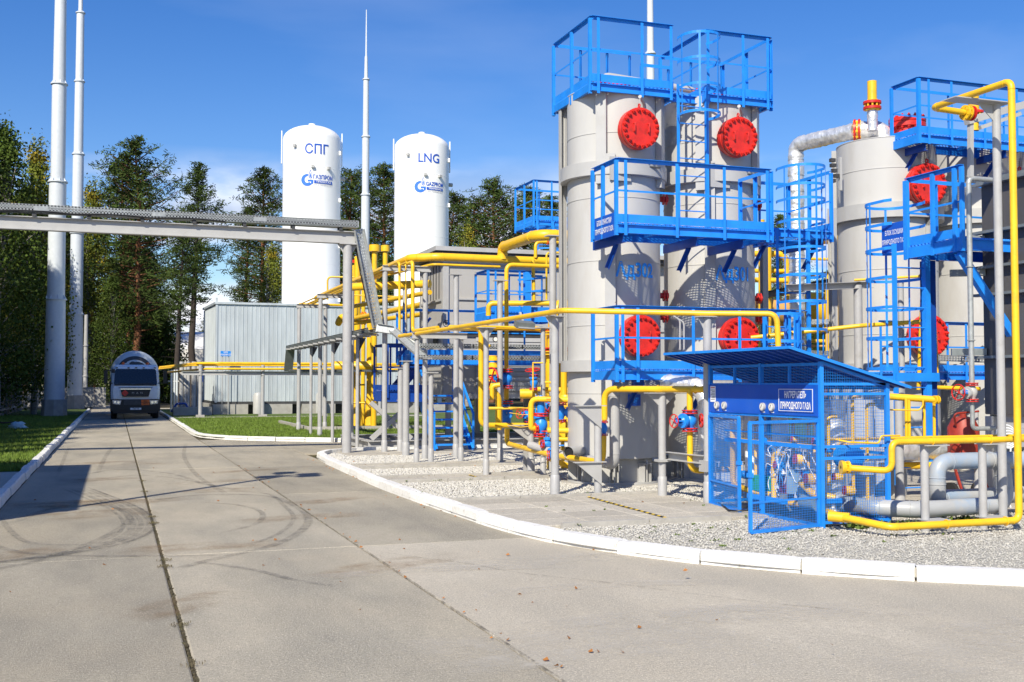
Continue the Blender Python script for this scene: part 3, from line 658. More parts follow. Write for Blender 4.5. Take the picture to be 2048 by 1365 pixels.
# the row that goes on beside the camera and shades the verge, masts and truck
for i, (x, y, k, s) in enumerate(((-9.2, 38, 'birch1', .86), (-9.6, 42, 'pine4', .62), (-8.3, 45, 'birch1', .95), (-10.5, 47, 'pine4', .75), (-13, 50, 'pine4', .9), (-8.6, 50, 'birch1', 1.0), (-10, 31, 'birch1', .62), (-13, 35, 'pine4', .7), (-10.6, 26, 'birch1', .56), (-9.9, 22.5, 'birch1', .5), (-13, 55, 'birch1', 1.0), (-8.2, 54, 'birch1', .95), (-17, 46, 'pine4', 1.0), (-19, 56, 'pine4', .95), (-11, 35, 'birch1', .7), (-7.8, 47.5, 'birch1', .8), (-10.2, 28.5, 'birch1', .55), (-12, 44, 'birch1', 1.0), (-14, 40, 'birch1', .95), (-10.8, 52.5, 'pine4', .8), (-7.4, 41.5, 'birch1', .62), (-8.4, 46.4, 'pine4', .85), (-7.2, 48.6, 'pine4', .8), (-9.6, 45, 'pine4', .85), (-7.4, 23.8, 'birch1', .48), (-7.5, 26, 'birch1', .48), (-7.5, 28.4, 'birch1', .5), (-7.4, 31, 'birch1', .5), (-7.7, 33.4, 'birch1', .5), (-7.6, 36, 'birch1', .5), (-9, 33.8, 'birch1', .62), (-8.6, 30, 'birch1', .6))):
    tree(k, x, y, s, label='roadside tree of the row left of the road, outside the frame', name='pine_tree' if 'pine' in k else 'birch_tree', group='trees of the row left of the camera')

# ================================================================== MASTS
def mast(label, base, flanges, top, m='white_paint', socle=True, rod=False):
    # base (x,y); flanges [(z, r_below, r_above)]; top (z, r)
    t = thing('lightning_mast', label, 'mast', (base[0], base[1], 0), 'white lightning masts')
    B = V((base[0], base[1], 0)); z0 = .95 if socle else .0; rb = flanges[0][1] * 1.06
    if socle: MB().lathe(B, [(rb * 1.28, 0), (rb * 1.2, z0), (.02, z0)], 8).build('socle', 'socle', t, 20)
    prev = (z0, rb)
    for (z, r0, r1) in flanges + [(top[0], top[1], None)]:
        MB().lathe(B, [(prev[1], prev[0]), (r0, z)] + ([(.01, z)] if r1 is None else []), 28).build('mast_section', m, t)
        if r1 is not None:
            f = MB().lathe(B, [(r0 * .8, z - .03), (r0 + .07, z - .03), (r0 + .07, z + .03), (r1 * .8, z + .03)], 28).build('joint_flange', m, t)
            for q in range(8):
                a = q * PI / 4 + .3; dn = V((math.cos(a), math.sin(a), 0)); MB().poly([B + dn * r1 * .98 + V((0, 0, z + .03)), B + dn * (r0 + .06) + V((0, 0, z + .03)), B + dn * r1 * .98 + V((0, 0, z + .03 + r0 * .5))], .02, dn.cross(Z)).build('rib', m, f)
        prev = (z, r1)
    return t
def mast_px(label, px, basey, fl, topy, topw, rod=False, d=None, socle=True):
    b = gz(px, basey) if d is None else dp(px, 768, d); dd = F * EYE / (basey - 768) if d is None else d
    zz = lambda y: EYE + (768 - y) * dd / F; rr = lambda w: w / 2 / F * dd
    t = mast(label, (b.x, b.y), [(zz(y), rr(w0), rr(w1)) for y, w0, w1 in fl], (zz(topy), rr(topw)), socle=socle)
    if rod: MB().tube([V((b.x, b.y, zz(topy))), V((b.x, b.y, zz(rod)))], [rr(4), rr(1.6)], 8).build('lightning_rod', 'white_paint', t)
    return t
mast_px('thick white flanged mast nearest on the left verge, dappled by leaf shade', 108, 836, [(597, 37, 34), (358, 33, 28), (157, 28, 25), (-180, 20, 15)], -420, 12)
mast_px('second white flanged mast, right behind the thickest one', 149, 818, [(627, 27.5, 25), (462, 25, 22), (300, 21, 18.5), (150, 17.5, 16), (8, 15, 9)], -120, 6)
mast_px('tall white mast between the two white tanks with thin rod on top', 729, 800, [(388, 17, 14), (270, 14.5, 12), (153, 11, 8)], 106, 6, rod=10, d=84, socle=False)
mast_px('white mast rising behind the left grey tower', 1304, 800, [(100, 15.5, 14)], -160, 10, d=46, socle=False)
# thin galvanised posts on the left verge
p = gz(173, 808); dd = F * EYE / 40
t = thing('street_pole', 'grey painted pole close behind the second mast at the kerb', 'pole', gz(170, 812)); b = gz(170, 812); d_ = F * EYE / 44; zz = lambda y: EYE + (768 - y) * d_ / F
MB().lathe(b, [(.19, 0), (.17, zz(752)), (.165, zz(690)), (.14, zz(628)), (.02, zz(627))], 14).build('pole', 'post_grey', t)
for y in (752, 690): MB().lathe(b, [(.15, zz(y) - .04), (.23, zz(y) - .04), (.23, zz(y) + .04), (.15, zz(y) + .04)], 14).build('collar', 'post_grey', t)
b = gz(72, 812); d_ = F * EYE / 44; zz = lambda y: EYE + (768 - y) * d_ / F
t = thing('security_pole', 'slim grey pole with bracket arm and small devices by the brown fence', 'pole', b)
MB().bar(b, V((b.x, b.y, zz(545))), .2, .2).build('pole', 'post_grey', t)
MB().bar(V((b.x, b.y, zz(577))), V((b.x + .8, b.y - .1, zz(558))), .06).build('arm', 'post_grey', t)
MB().box(b.x + .7, b.x + 1.15, b.y - .2, b.y, zz(560), zz(552)).build('floodlight', 'light_grey', t)
cm = MB(); 
for k in range(5): cm.bar(V((b.x, b.y, zz(540))), V((b.x + rnd.uniform(-.4, .5), b.y + rnd.uniform(-.3, .3), zz(540) + rnd.uniform(.1, .5))), .06)
cm.build('camera_head', 'light_grey', t)
MB().cyl(V((b.x + .1, b.y, zz(740))), V((b.x + .6, b.y, zz(690))), .04, 8).build('stay_tube', 'light_grey', t)

# brown plank fence left
t = thing('plank_fence', 'dark brown upright plank fence with grey capping rail at the left', 'fence', (-8, 60, 0))
x0, x1 = -5.6, -5.6
for i in range(92):
    y = 30 + i * .5; MB().box(-5.66, -5.60, y + .01, y + .46, .08, 2.05 + rnd.uniform(-.01, .01)).build('plank', 'fence_brown', t, 0)
for z in (.4, 2.1): MB().bar((-5.56, 30, z), (-5.56, 76, z), .08, .1).build('rail', 'post_grey', t, 0)
for i in range(24): MB().box(-5.60, -5.5, 30 + i * 2 - .04, 30 + i * 2 + .04, 0, 2.25).build('fence_post', 'post_grey', t, 0)
t = thing('plank_fence', 'grey low wall closing the verge behind the masts', 'fence', (-4, 84, 0))
for i in range(9): MB().box(-8 + i * .82, -8 + i * .82 + .8, 89, 89.15, 0, 1.5).build('panel', 'socle', t, 0)
# rag or plastic bag hanging on a branch
b = gz(36, 862); t = thing('plastic_bag', 'pale blue plastic bag caught at the left edge of the verge', 'bag', b)
mb = MB(); r2 = random.Random(4)
k0 = len(mb.v)
for j in range(7):
    for i in range(12):
        a = 2 * PI * i / 12; rr = (.05 + .17 * math.sin(j / 6 * 2.2 + .2)) * (1 + .35 * r2.uniform(-1, 1)); mb.v.append(b + V((math.cos(a) * rr * 1.5, math.sin(a) * rr, .34 - j * .055 + r2.uniform(-.02, .02))))
for j in range(6):
    for i in range(12): mb.f.append((k0 + j*12 + i, k0 + j*12 + (i+1) % 12, k0 + (j+1)*12 + (i+1) % 12, k0 + (j+1)*12 + i))
mb.build('bag', 'bag_blue', t, 60)
t = thing('tree_branch', 'dark dry branch poking in from the left above the grass', 'branch', b + V((-1.6, 0, .25)))
MB().tube([b + V((-1.9, 0, .3)), b + V((-1., 0, .38)), b + V((-.5, 0, .3)), b + V((.05, 0, .34))], [.05, .05, .03, .015], 7).build('limb', 'bark_dark', t)

# ================================================================== LNG TANKS
def gaz_logo(mb_blue, mb_grey, mb_white, mb_light, place, s, words, du):
    # words: (top, strip, bottom); s = overall height of the emblem
    def arc(mb, r0, r1, a0, a1, n, cx=0, cy=0):
        k = len(mb.v)
        for i in range(n + 1):
            a = a0 + (a1 - a0) * i / n
            w = (r1 - r0) * (.55 + .45 * math.sin(min(1, i / n * 1.3) * PI * .75)); mb.v += [place(cx + du + math.cos(a) * (r1 - w), cy + math.sin(a) * (r1 - w)), place(cx + du + math.cos(a) * r1, cy + math.sin(a) * r1)]
        for i in range(n): mb.f.append((k + 2*i, k + 2*i + 1, k + 2*i + 3, k + 2*i + 2))
    u = lambda x, y: place(du + x * s, y * s)
    arc(mb_blue, .17 * s, .42 * s, R_(80), R_(318), 26, 0, -.10 * s)
    mb_blue.poly([u(.04, -.08), u(.42, -.08), u(.42, -.20), u(.04, -.20)]); mb_blue.poly([u(.28, -.2), u(.42, -.2), u(.40, -.36), u(.26, -.36)])
    # flame: outline and core
    fl = [(.20, -.02), (.11, .12), (.12, .30), (.22, .62), (.32, .30), (.33, .12), (.24, -.02)]
    for i in range(len(fl) - 1):
        a, b = V(fl[i]), V(fl[i+1]); n = V((-(b - a).y, (b - a).x)).normalized() * .012; mb_grey.poly([u(*(a - n)), u(*(b - n)), u(*(b + n)), u(*(a + n))])
    mb_blue.poly([u(.16, .06), u(.165, .2), u(.22, .42), u(.275, .2), u(.28, .06), u(.245, .06), u(.22, .22), u(.195, .06)])
    top, strip, low = words
    text_on(mb_grey, top, .40 * s, place, .78, .02, du + 1.16 * s, .12 * s)
    for q in range(14): a_, b_ = .48 + q * 1.38 / 14, .48 + (q + 1) * 1.38 / 14; mb_grey.poly([u(a_, -.10), u(b_, -.10), u(b_, -.31), u(a_, -.31)])
    pl2 = lambda a, b: place(a, b, .012)
    text_on(mb_white, strip, .17 * s, pl2, 1.25, .02, du + 1.17 * s, -.205 * s)
    text_on(mb_light, low, .17 * s, place, 1.05, .0, du + 1.17 * s, -.42 * s)
def wrapo(cx, cy, z, r):
    return lambda u, v, o=0.: V((cx + (r + o) * math.sin(u / r), cy - (r + o) * math.cos(u / r), z + v))
def lng_tank(label, px, topy, d, word, wy, words, ly):
    c = dp(px, 768, d); zz = lambda y: EYE + (768 - y) * d / F; r = 1.87; H = zz(topy)
    t = thing('storage_tank', label, 'tank', (c.x, c.y, 0), 'white cryogenic storage tanks')
    cc = V((c.x, c.y, 0)); prof = [(r, 1.2)]
    zs = [1.2 + (H - 1.2 - 1.0) * i / 8 for i in range(1, 9)]
    for z in zs[:-1]: prof += [(r, z - .02), (r + .006, z - .012), (r + .006, z + .012), (r, z + .02)]
    Hs = zs[-1]; prof.append((r, Hs))
    for i in range(1, 9): a = i / 8 * PI / 2; prof.append((r * math.cos(a) + .001, Hs + .95 * math.sin(a)))
    prof = [(1.2, .8), (r * .8, .9)] + prof
    MB().lathe(cc, prof, 56).build('shell', 'tank_white', t, 30)
    MB().lathe(cc, [(.22, H - .02), (.22, H + .1), (.01, H + .14)], 14).build('top_cap', 'tank_white', t)
    for a in (-.12, PI - .12):
        e = V((math.cos(a), math.sin(a), 0)); MB().bar(cc + e * (r + .08) + V((0, 0, Hs - 1.6)), cc + e * (r + .08) + V((0, 0, Hs + .55)), .22, .06, e).build('lifting_lug', 'tank_white', t)
    for k in range(4):
        a = PI / 4 + k * PI / 2; e = V((math.cos(a), math.sin(a), 0)); MB().bar(cc + e * 1.4, cc + e * 1.4 + V((0, 0, 1.6)), .3).build('leg', 'tank_white', t)
    for a in (.15,):
        for z in (Hs - .9, Hs - 4., Hs - 7, Hs - 10.5, Hs - 14):
            e = V((math.sin(1.05), -math.cos(1.05), 0)); MB().bar(cc + e * r + V((0, 0, z)), cc + e * (r + .14) + V((0, 0, z)), .16, .26).build('bracket', 'tank_white', t)
    for (au, z) in ((-.13, wy - 1.12), (.42, wy - 1.15), (-.75, wy + .25)):
        zc = zz(0) * 0 + z; e = V((math.sin(au), -math.cos(au), 0)); MB().bar(cc + e * r + V((0, 0, zc)), cc + e * (r + .2) + V((0, 0, zc)), .2, .16).build('bracket', 'light_grey', t)
    e = V((math.sin(1.6), -math.cos(1.6), 0)); MB().cyl(cc + e * r + V((0, 0, Hs - 2.4)), cc + e * (r + .35) + V((0, 0, Hs - 2.4)), .13, 10).build('nozzle', 'light_grey', t)
    pl = wrapo(c.x, c.y, 0, r + .022)
    mb = MB(); text_on(mb, word, .86, pl, .92, .014, .02, wy); mb.build('lettering', 'print_blue', t, 0)
    mbs = [MB() for _ in range(4)]; place = lambda u, v, o=0.: pl(u, v + ly, o)
    gaz_logo(*mbs, place, .92, words, -.60)
    mbs[0].build('emblem', 'emblem_blue', t, 0); mbs[1].build('lettering', 'print_blue', t, 0); mbs[2].build('lettering', 'print_white', t, 0); mbs[3].build('lettering', 'print_grey', t, 0)
d1, d2 = 72, 75.5
lng_tank('taller looking white upright tank with Cyrillic СПГ lettering, left of the tall mast', 620.5, 247, d1, 'СПГ', EYE + (768 - 307) * d1 / F, ('ГАЗПРОМ', 'ТРАНСГАЗ', 'ЕКАТЕРИНБУРГ'), EYE + (768 - 365) * d1 / F)
lng_tank('white upright tank with LNG lettering, right of the tall mast', 842, 264, d2, 'LNG', EYE + (768 - 324) * d2 / F, ('GAZPROM', 'TRANSGAZ', 'EKATERINBURG'), EYE + (768 - 378) * d2 / F)

# ================================================================== METAL SHED
t = thing('metal_shed', 'large windowless shed clad in upright galvanised ribbed panels', 'shed', (5.27, 63.3, 0)); sx0, sy0, sx1, sy1 = 5.27, 63.3, 17.6, 72.5; zt, zb = 6.2, .62
MB().box(sx0 + .12, sx1 - .12, sy0 + .12, sy1 - .12, zb, zt - .1).build('core', 'galv_dark', t, 0)
MB().poly([V((sx0 - .1, sy0 - .1, zt)), V((sx1 + .1, sy0 - .1, zt)), V((sx1 + .1, sy1 + .1, zt + .25)), V((sx0 - .1, sy1 + .1, zt + .25))], .12, Z).build('roof', 'galv_panel', t, 0)
def ribpanel(p, q, z0, z1):
    p, q = V(p), V(q); d = (q - p); L = d.length; d.normalize(); n = d.cross(Z); mb = MB(); w = .03; r = .028
    pr = [(0, 0), (0, r), (w, r), (w * 1.6, 0), (L / 2 - w, 0), (L / 2 - w * .4, r * .5), (L / 2 + w * .4, r * .5), (L / 2 + w, 0), (L - w * 1.0, 0), (L - w * .6, r * .2), (L, 0)]
    pts = [p + d * a + n * b for a, b in pr]; k = 0
    mb.v = [V((a.x, a.y, z0)) for a in pts] + [V((a.x, a.y, z1)) for a in pts]; m = len(pts); mb.f = [(i, i+1, m+i+1, m+i) for i in range(m-1)]; return mb
n = 26
for i in range(n): ribpanel((sx0 + (sx1 - sx0) * i / n, sy0 + rnd.uniform(-.004, .004), 0), (sx0 + (sx1 - sx0) * (i+1) / n, sy0, 0), zb + .15, zt).build('wall_panel', 'galv_panel', t, 0)
for i in range(18): ribpanel((sx0, sy1 - (sy1 - sy0) * i / 18, 0), (sx0, sy1 - (sy1 - sy0) * (i+1) / 18, 0), zb + .15, zt + .2 * (1 - i / 18)).build('wall_panel', 'galv_panel', t, 0)
MB().box(sx0 - .05, sx0 + .06, sy0 - .05, sy0 + .06, zb + .1, zt + .35).build('corner_trim', 'galv_panel', t, 0)
MB().box(sx0 - .04, sx1, sy0 - .02, sy0 + .1, zb, zb + .14).build('base_rail', 'steel_dark', t, 0); MB().box(sx0 - .03, sx0 + .1, sy0 + .1, sy1, zb, zb + .14).build('base_rail', 'steel_dark', t, 0)
x = sx0 - .15
while x < sx1:
    MB().box(x, x + 1.9, sy0 - .12, sy0 + .35, 0, zb).build('foundation_block_or_shade', 'socle', t, 0); x += 2.45
MB().box(sx0 - .15, sx0 + .3, sy0 + .36, sy1, 0, zb - .02).build('foundation_block_or_shade', 'socle', t, 0)
MB().box(sx0, sx1, sy0 + .36, sy0 + .5, 0, zb - .05).build('foundation_block_or_shade', 'black', t, 0)  # black board behind the blocks, painted shade for the gaps under the shed
s = thing('sign', 'small light blue sign with two white lines of text standing in front of the shed', 'sign', ay(452, 708, 62.6)); a = ay(441, 702.5, 62.6); b = ay(461.5, 713, 62.6)
MB().box(a.x, b.x, 62.55, 62.6, b.z, a.z).build('board', 'sign_blue', s, 0)
for xx in (.2, .8): MB().cyl(V((a.x + (b.x - a.x) * xx, 62.62, b.z)), V((a.x + (b.x - a.x) * xx, 62.62, 0)), .025, 6).build('leg', 'light_grey', s)
mb = MB(); text_on(mb, 'БЛОК\nХРАНЕНИЯ СПГ', .13, flat(((a.x + b.x) / 2, 62.545, (a.z + b.z) / 2), (1, 0, 0)), .62, .01); mb.build('lettering', 'print_white', s, 0)

# ================================================================== WHITE HANGAR
t = thing('hangar', 'white fabric hangar with pitched roof and blue base behind the twin trunks', 'hangar', (6, 128, 0)); 
pl_ = lambda px, py, Y: ay(px, py, Y)
Yn = 124.; x0h = ay(354, 768, Yn).x; zq = lambda px, py, Y: ay(px, py, Y).z
Ya, Yf2 = ax(345, 768, x0h).y, ax(333, 768, x0h).y; zr = zq(345, 665, Ya); zs_ = zq(354, 700, Yn); zb_ = zq(354, 738, Yn); zw = zq(354, 764, Yn); Lh = 34
gable = [V((x0h, Yn, zb_)), V((x0h, Yn, zs_)), V((x0h, Ya, zr)), V((x0h, Yf2, zs_)), V((x0h, Yf2, zb_))]
MB().poly(gable, .1, (1, 0, 0)).build('gable_wall', 'tarp_white', t, 0)
# roof and wall as fabric bays between arches
nb9 = 8
for i in range(nb9):
    xa, xb = x0h + .1 + Lh * i / nb9, x0h + .06 + Lh * (i + 1) / nb9
    MB().poly([V((xa, Yn, zb_)), V((xb, Yn, zb_)), V((xb, Yn, zs_)), V((xa, Yn, zs_))], .08, (0, 1, 0)).build('wall_bay', 'tarp_white', t, 0)
    MB().poly([V((xa, Yn, zs_ + .01)), V((xb, Yn, zs_ + .01)), V((xb, Ya, zr)), V((xa, Ya, zr))], .08, (0, -.3, 1)).build('roof_bay', 'tarp_white', t, 0)
    MB().box(xa, xb, Yn - .12, Yn - .01, zw, zb_).build('blue_panel', 'hangar_blue', t, 0); MB().box(xa, xb, Yn - .2, Yn - .02, -.1, zw - .01).build('plinth', 'socle', t, 0)
MB().box(x0h - .12, x0h - .01, Yn, Yf2, zw - 1.2, zb_).build('blue_panel', 'hangar_blue', t, 0); MB().box(x0h - .14, x0h - .02, Yn, Yf2, -.1, zw - 1.21).build('plinth', 'socle', t, 0)
for q in (.42, .58):
    c = V((x0h - .03, Yn + (Yf2 - Yn) * q, zs_ + 1.2)); MB().poly([c + V((0, -.9, -.5)), c + V((0, .9, -.5)), c + V((0, 0, .6))], .04, (-1, 0, 0)).build('vent_flap', 'print_white', t, 0)


# ================================================================== TANKER TRUCK (local frame: front at y=0 facing -Y)
def truck():
    T = thing('tanker_truck', 'white cab tanker truck with rounded grey tank, parked facing us on the road', 'truck', (0, 0, 0))
    W2 = 1.16
    cab = MB()      # cab shell: lofted cross-sections up the height, slightly tapered
    secs = [(.95, W2 * .99, -.02), (1.25, W2, -.05), (1.62, W2, 0.0), (1.75, W2 * .985, .05), (2.45, W2 * .93, .22), (2.62, W2 * .90, .32), (2.72, W2 * .84, .5)]
    k = 0
    for z, w, y0 in secs:
        c = .14; y1 = 2.1; P = [(-w + c, y0), (w - c, y0), (w, y0 + c), (w, y1), (-w, y1), (-w, y0 + c)]; cab.v += [V((x, y, z)) for x, y in P]
    for i in range(len(secs) - 1):
        for j in range(6): cab.f.append((i*6+j, i*6+(j+1) % 6, (i+1)*6+(j+1) % 6, (i+1)*6+j))
    m = (len(secs) - 1) * 6; cab.f.append(tuple(m + j for j in range(6))); c_ = cab.build('cab', 'truck_white', T, 30)
    ws = MB(); y = lambda z: .05 + (z - 1.75) / .7 * .17 - .012
    ws.poly([V((-1.0, y(1.72), 1.72)), V((1.0, y(1.72), 1.72)), V((1.02, y(1.78), 1.80)), V((.97, y(2.42), 2.42)), V((.90, y(2.50), 2.50)), V((-.90, y(2.50), 2.50)), V((-.97, y(2.42), 2.42)), V((-1.02, y(1.78), 1.80))], .02, (0, -1, .25)); ws.build('windshield', 'glass_dark', T, 0)
    MB().bar((-1.0, y(1.71) - .03, 1.70), (1.0, y(1.71) - .03, 1.70), .03, .05).build('windshield_seal', 'black', T, 0)
    for s in (-1, 1):
        MB().bar((s * .1 - .1, y(1.76) - .05, 1.74), (s * .1 + .72 * s, y(1.9) - .05, 1.80), .02).build('wiper', 'black', T, 0)
    gr = MB().poly([V((-.72, -.10, 1.50)), V((.72, -.10, 1.50)), V((.62, -.10, 1.12)), V((-.62, -.10, 1.12))], .04, (0, -1, 0)); g_ = gr.build('grille', 'black', T, 0)
    MB().bar((-.72, -.135, 1.50), (.72, -.135, 1.50), .05, .04).build('grille_bar', 'chrome', T, 0)
    for z in (1.18, 1.24, 1.30, 1.36, 1.42): MB().bar((-.62, -.145, z), (.62, -.145, z), .012, .012).build('slat', 'steel_dark', T, 0)
    d_ = .17; MB().poly([V((-.50 - d_, -.16, 1.30)), V((-.50, -.16, 1.30 - d_)), V((-.50 + d_, -.16, 1.30)), V((-.50, -.16, 1.30 + d_))], .01, (0, -1, 0)).build('hazard_diamond', 'hazard_red', T, 0)
    mb = MB(); text_on(mb, 'M  A  N', .13, flat((.08, -.160, 1.30), (1, 0, 0)), 1.2, .0); mb.build('lettering', 'light_grey', T, 0)
    for s in (-1, 1):
        MB().poly([V((s * .78, -.055, 1.02)), V((s * 1.04, -.04, 1.02)), V((s * 1.06, -.03, 1.54)), V((s * .86, -.045, 1.54))], .015, (0, -1, 0)).build('corner_panel', 'truck_white', T, 0)
    MB().poly([V((-.82, -.04, 1.58)), V((.82, -.04, 1.58)), V((.76, -.04, 1.545)), V((-.76, -.04, 1.545))], .02, (0, -1, 0)).build('hood_gap', 'steel_dark', T, 0)
    bu = MB().box(-1.18, 1.18, -.16, .5, .42, .99); bu.box(-.95, .95, -.20, -.16, .44, .9); bu.build('bumper', 'black', T, 0)
    MB().box(-.55, .52, -.215, -.20, .72, .95).build('lower_grille', 'steel_dark', T, 0)
    MB().box(-1.05, 1.05, -.12, .4, .30, .42).build('underrun_bar', 'black', T, 0)
    for s in (-1, 1):
        h = MB().poly([V((s * .66, -.215, .93)), V((s * 1.08, -.205, .95)), V((s * 1.06, -.205, .77)), V((s * .72, -.215, .73))], .02, (0, -1, 0)).build('headlight', 'lamp_glass', T, 0)
        MB().cyl((s * .80, -.235, .84), (s * .80, -.25, .84), .06, 12).build('lens', 'chrome', h); MB().cyl((s * .95, -.232, .86), (s * .95, -.25, .86), .055, 12).build('lens', 'chrome', h)
    pl = MB().box(.27, .66, -.235, -.217, .70, .97).build('hazard_plate', 'orange', T, 0)
    MB().bar((.27, -.24, .835), (.66, -.24, .835), .006, .015).build('divider', 'black', pl, 0)
    mb = MB(); text_on(mb, '223\n1972', .11, flat((.465, -.237, .83), (1, 0, 0)), 1.05, .01, spacing=1.15); mb.build('lettering', 'black', pl, 0)
    pl = MB().box(-.24, .28, -.235, -.215, .47, .57).build('number_plate', 'print_white', T, 0)
    mb = MB(); text_on(mb, 'Т887УВ', .10, flat((.02, -.237, .52), (1, 0, 0)), .95, .012); mb.build('lettering', 'black', pl, 0)
    for s in (-1, 1):
        mr = MB().box(min(s * 1.32, s * 1.50), max(s * 1.32, s * 1.50), .02, .16, 1.78, 2.42).build('mirror', 'black', T, 0)
        MB().bar((s * 1.05, .15, 2.40), (s * 1.4, .08, 2.44), .04).build('mirror_arm', 'black', T, 0); MB().bar((s * 1.08, .15, 1.80), (s * 1.4, .08, 1.78), .04).build('mirror_arm', 'black', T, 0)
    MB().box(-1.15, -.98, -.05, .0, 2.30, 2.50).build('ramp_mirror', 'black', T, 0)
    for x in (-.9, -.34, .02, .38, .92): MB().box(x - .05, x + .05, .22, .32, 2.55, 2.59).build('roof_marker_lamp', 'steel_dark', T, 0)
    for x in (-.60, .56):
        MB().lathe((x, .65, 2.70), [(.075, 0), (.075, .10), (.05, .15), (.01, .165)], 14).build('beacon', 'orange', T)
    rk = MB(); rk.bar((-.8, .6, 2.72), (.8, .6, 2.72), .03); rk.bar((0, .6, 2.72), (0, .6, 2.86), .02); rk.build('roof_rail', 'steel_dark', T, 0)
    # door step, side tank boxes
    for s in (-1, 1): MB().box(min(s*.98, s*1.17), max(s*.98, s*1.17), .2, 2.0, .38, .95).build('side_step', 'black', T, 0)
    # tank trailer
    R0 = 1.22; cz = 2.28; prof = [(.01, -.42), (.35, -.40), (.7, -.32), (1.0, -.15), (R0 - .04, .05), (R0, .18), (R0, 9.6), (R0 - .2, 9.9), (.01, 10)]
    tk = MB().lathe((0, 3.0, cz), prof, 56, (0, 1, 0)).build('tank', 'truck_tank', T, 50)
    # dark ring emblem printed on the domed tank end
    em = MB(); 
    def dome(r):
        P = [(0, -.42), (.35, -.40), (.7, -.32), (1.0, -.15), (1.18, .05)]
        for (a, b), (c, d) in zip(P, P[1:]):
            if a <= r <= c: return 3.0 + b + (d - b) * (r - a) / (c - a) - .012
        return 3.0
    def arcb(r0, r1, a0, a1, cx=0, cz_=0, n=24):
        k = len(em.v)
        for i in range(n + 1):
            a = a0 + (a1 - a0) * i / n
            for r in (r0, r1):
                x = cx + math.cos(a) * r; z = cz_ + math.sin(a) * r; em.v.append(V((x, dome(math.hypot(x, z)), cz + z)))
        for i in range(n): em.f.append((k+2*i, k+2*i+1, k+2*i+3, k+2*i+2))
    arcb(.74, .93, R_(8), R_(172)); arcb(.42, .58, R_(15), R_(140), .1, .05); 
    for (a, b) in (((-.62, .28), (-.1, .62)), ((-.1, .62), (.2, .35)), ((-.45, .62), (.3, .3))):
        a, b = V((a[0], 0, a[1])), V((b[0], 0, b[1])); dd = (b - a); nn = V((-dd.z, 0, dd.x)).normalized() * .055; q = [a - nn, b - nn, b + nn, a + nn]; em.poly([V((p.x, dome(math.hypot(p.x, p.z)) - .004, cz + p.z)) for p in q])
    em.build('emblem', 'steel_dark', tk, 0)
    MB().box(-.5, .5, 1.6, 12.8, .85, 1.1).build('chassis', 'black', T, 0)
    for yc in (1.35, 4.6, 9.2, 10.5, 11.8):
        for s in (-1, 1):
            x0 = s * 1.15; w = MB().lathe((x0, yc, .5), [(.28, 0), (.46, 0), (.5, -s * .04), (.5, -s * .28), (.44, -s * .3), (.1, -s * .3)], 28, (1, 0, 0)).build('wheel', 'rubber', T)
            MB().lathe((x0, yc, .5), [(.02, -s * .02), (.12, -s * .0), (.15, -s * .06), (.27, -s * .06), (.28, 0)], 20, (1, 0, 0)).build('rim', 'light_grey', w)
    MB().box(-1.2, 1.2, 4.0, 5.4, 1.0, 1.05).build('mudguard', 'black', T, 0)
    MB().box(-1.22, 1.22, 3.0, 3.3, .95, 1.9).build('front_skirt', 'black', T, 0)
    for z in (1.6, 2.2, 2.8): pass
    T.location = (.97, 58.3, 0); return T
truck()

# ================================================================== OVERHEAD BEAM AND CABLE TRAYS
def tray(mb, pts, w, h, t=.006, up=Z, slots=True):
    # perforated U tray along a polyline (side walls with slots cut as real openings between bars)
    for p, q in zip(pts, pts[1:]):
        p, q = V(p), V(q); d, s, u = axes(q - p, up); L = (q - p).length
        mb.bar(p, q, w, t, up, (0, -h/2))
        for sd in (-1, 1):
            if not slots: mb.bar(p, q, t, h, up, (sd * w/2, 0)); continue
            mb.bar(p, q, t, h * .22, up, (sd * w/2, h * .39)); mb.bar(p, q, t, h * .22, up, (sd * w/2, -h * .39)); mb.bar(p, q, t, h * .14, up, (sd * w/2, 0))
            n = max(1, int(L / .07)); 
            for i in range(n + 1):
                c = p + d * (L * i / n) + s * (sd * w/2); mb.cell(c, d * .019, s * (t/2), u * (h * .47))
    return mb
Yb = 26.82; zb0 = ay(693, 488, Yb).z; px_post = gz(693, 912)
t = thing('overhead_beam', 'grey steel I beam spanning high above the road on a thick round post', 'beam', (px_post.x, Yb, 0))
xr = ay(712, 480, Yb).x; MB().hbeam((xr - .02, Yb, zb0 + .15), (-9, Yb, zb0 + .15), .2, .30, .018).build('beam', 'light_grey', t, 0)
MB().cyl((px_post.x, Yb, 0), (px_post.x, Yb, zb0 - .02), .115, 22).build('post', 'post_grey', t)
MB().box(px_post.x - .22, px_post.x + .2, Yb - .13, Yb + .13, zb0 - .025, zb0 - .003).build('cap_plate', 'light_grey', t, 0)
for s in (-1, 1): MB().poly([V((px_post.x + s * .1, Yb, zb0 - .03)), V((px_post.x + s * .24, Yb, zb0 - .03)), V((px_post.x + s * .1, Yb, zb0 - .25))], .012, (0, 1, 0)).build('gusset', 'light_grey', t, 0)
MB().cyl((-8.6, Yb, 0), (-8.6, Yb, zb0 - .003), .115, 22).build('post', 'post_grey', t)
zt_ = zb0 + .475
t = thing('cable_tray', 'perforated galvanised cable tray lying along the overhead beam', 'cable tray', (0, Yb, zt_))
n = 6; xs_ = [xr + .02, 3.2, .9, -1.6, -4.2, -6.6, -9]
for a, b in zip(xs_, xs_[1:]): tray(MB(), [(a - .004, Yb - .02, zt_), (b + .004, Yb - .02, zt_)], .3, .17).build('tray_section', 'galvanised', t, 0)
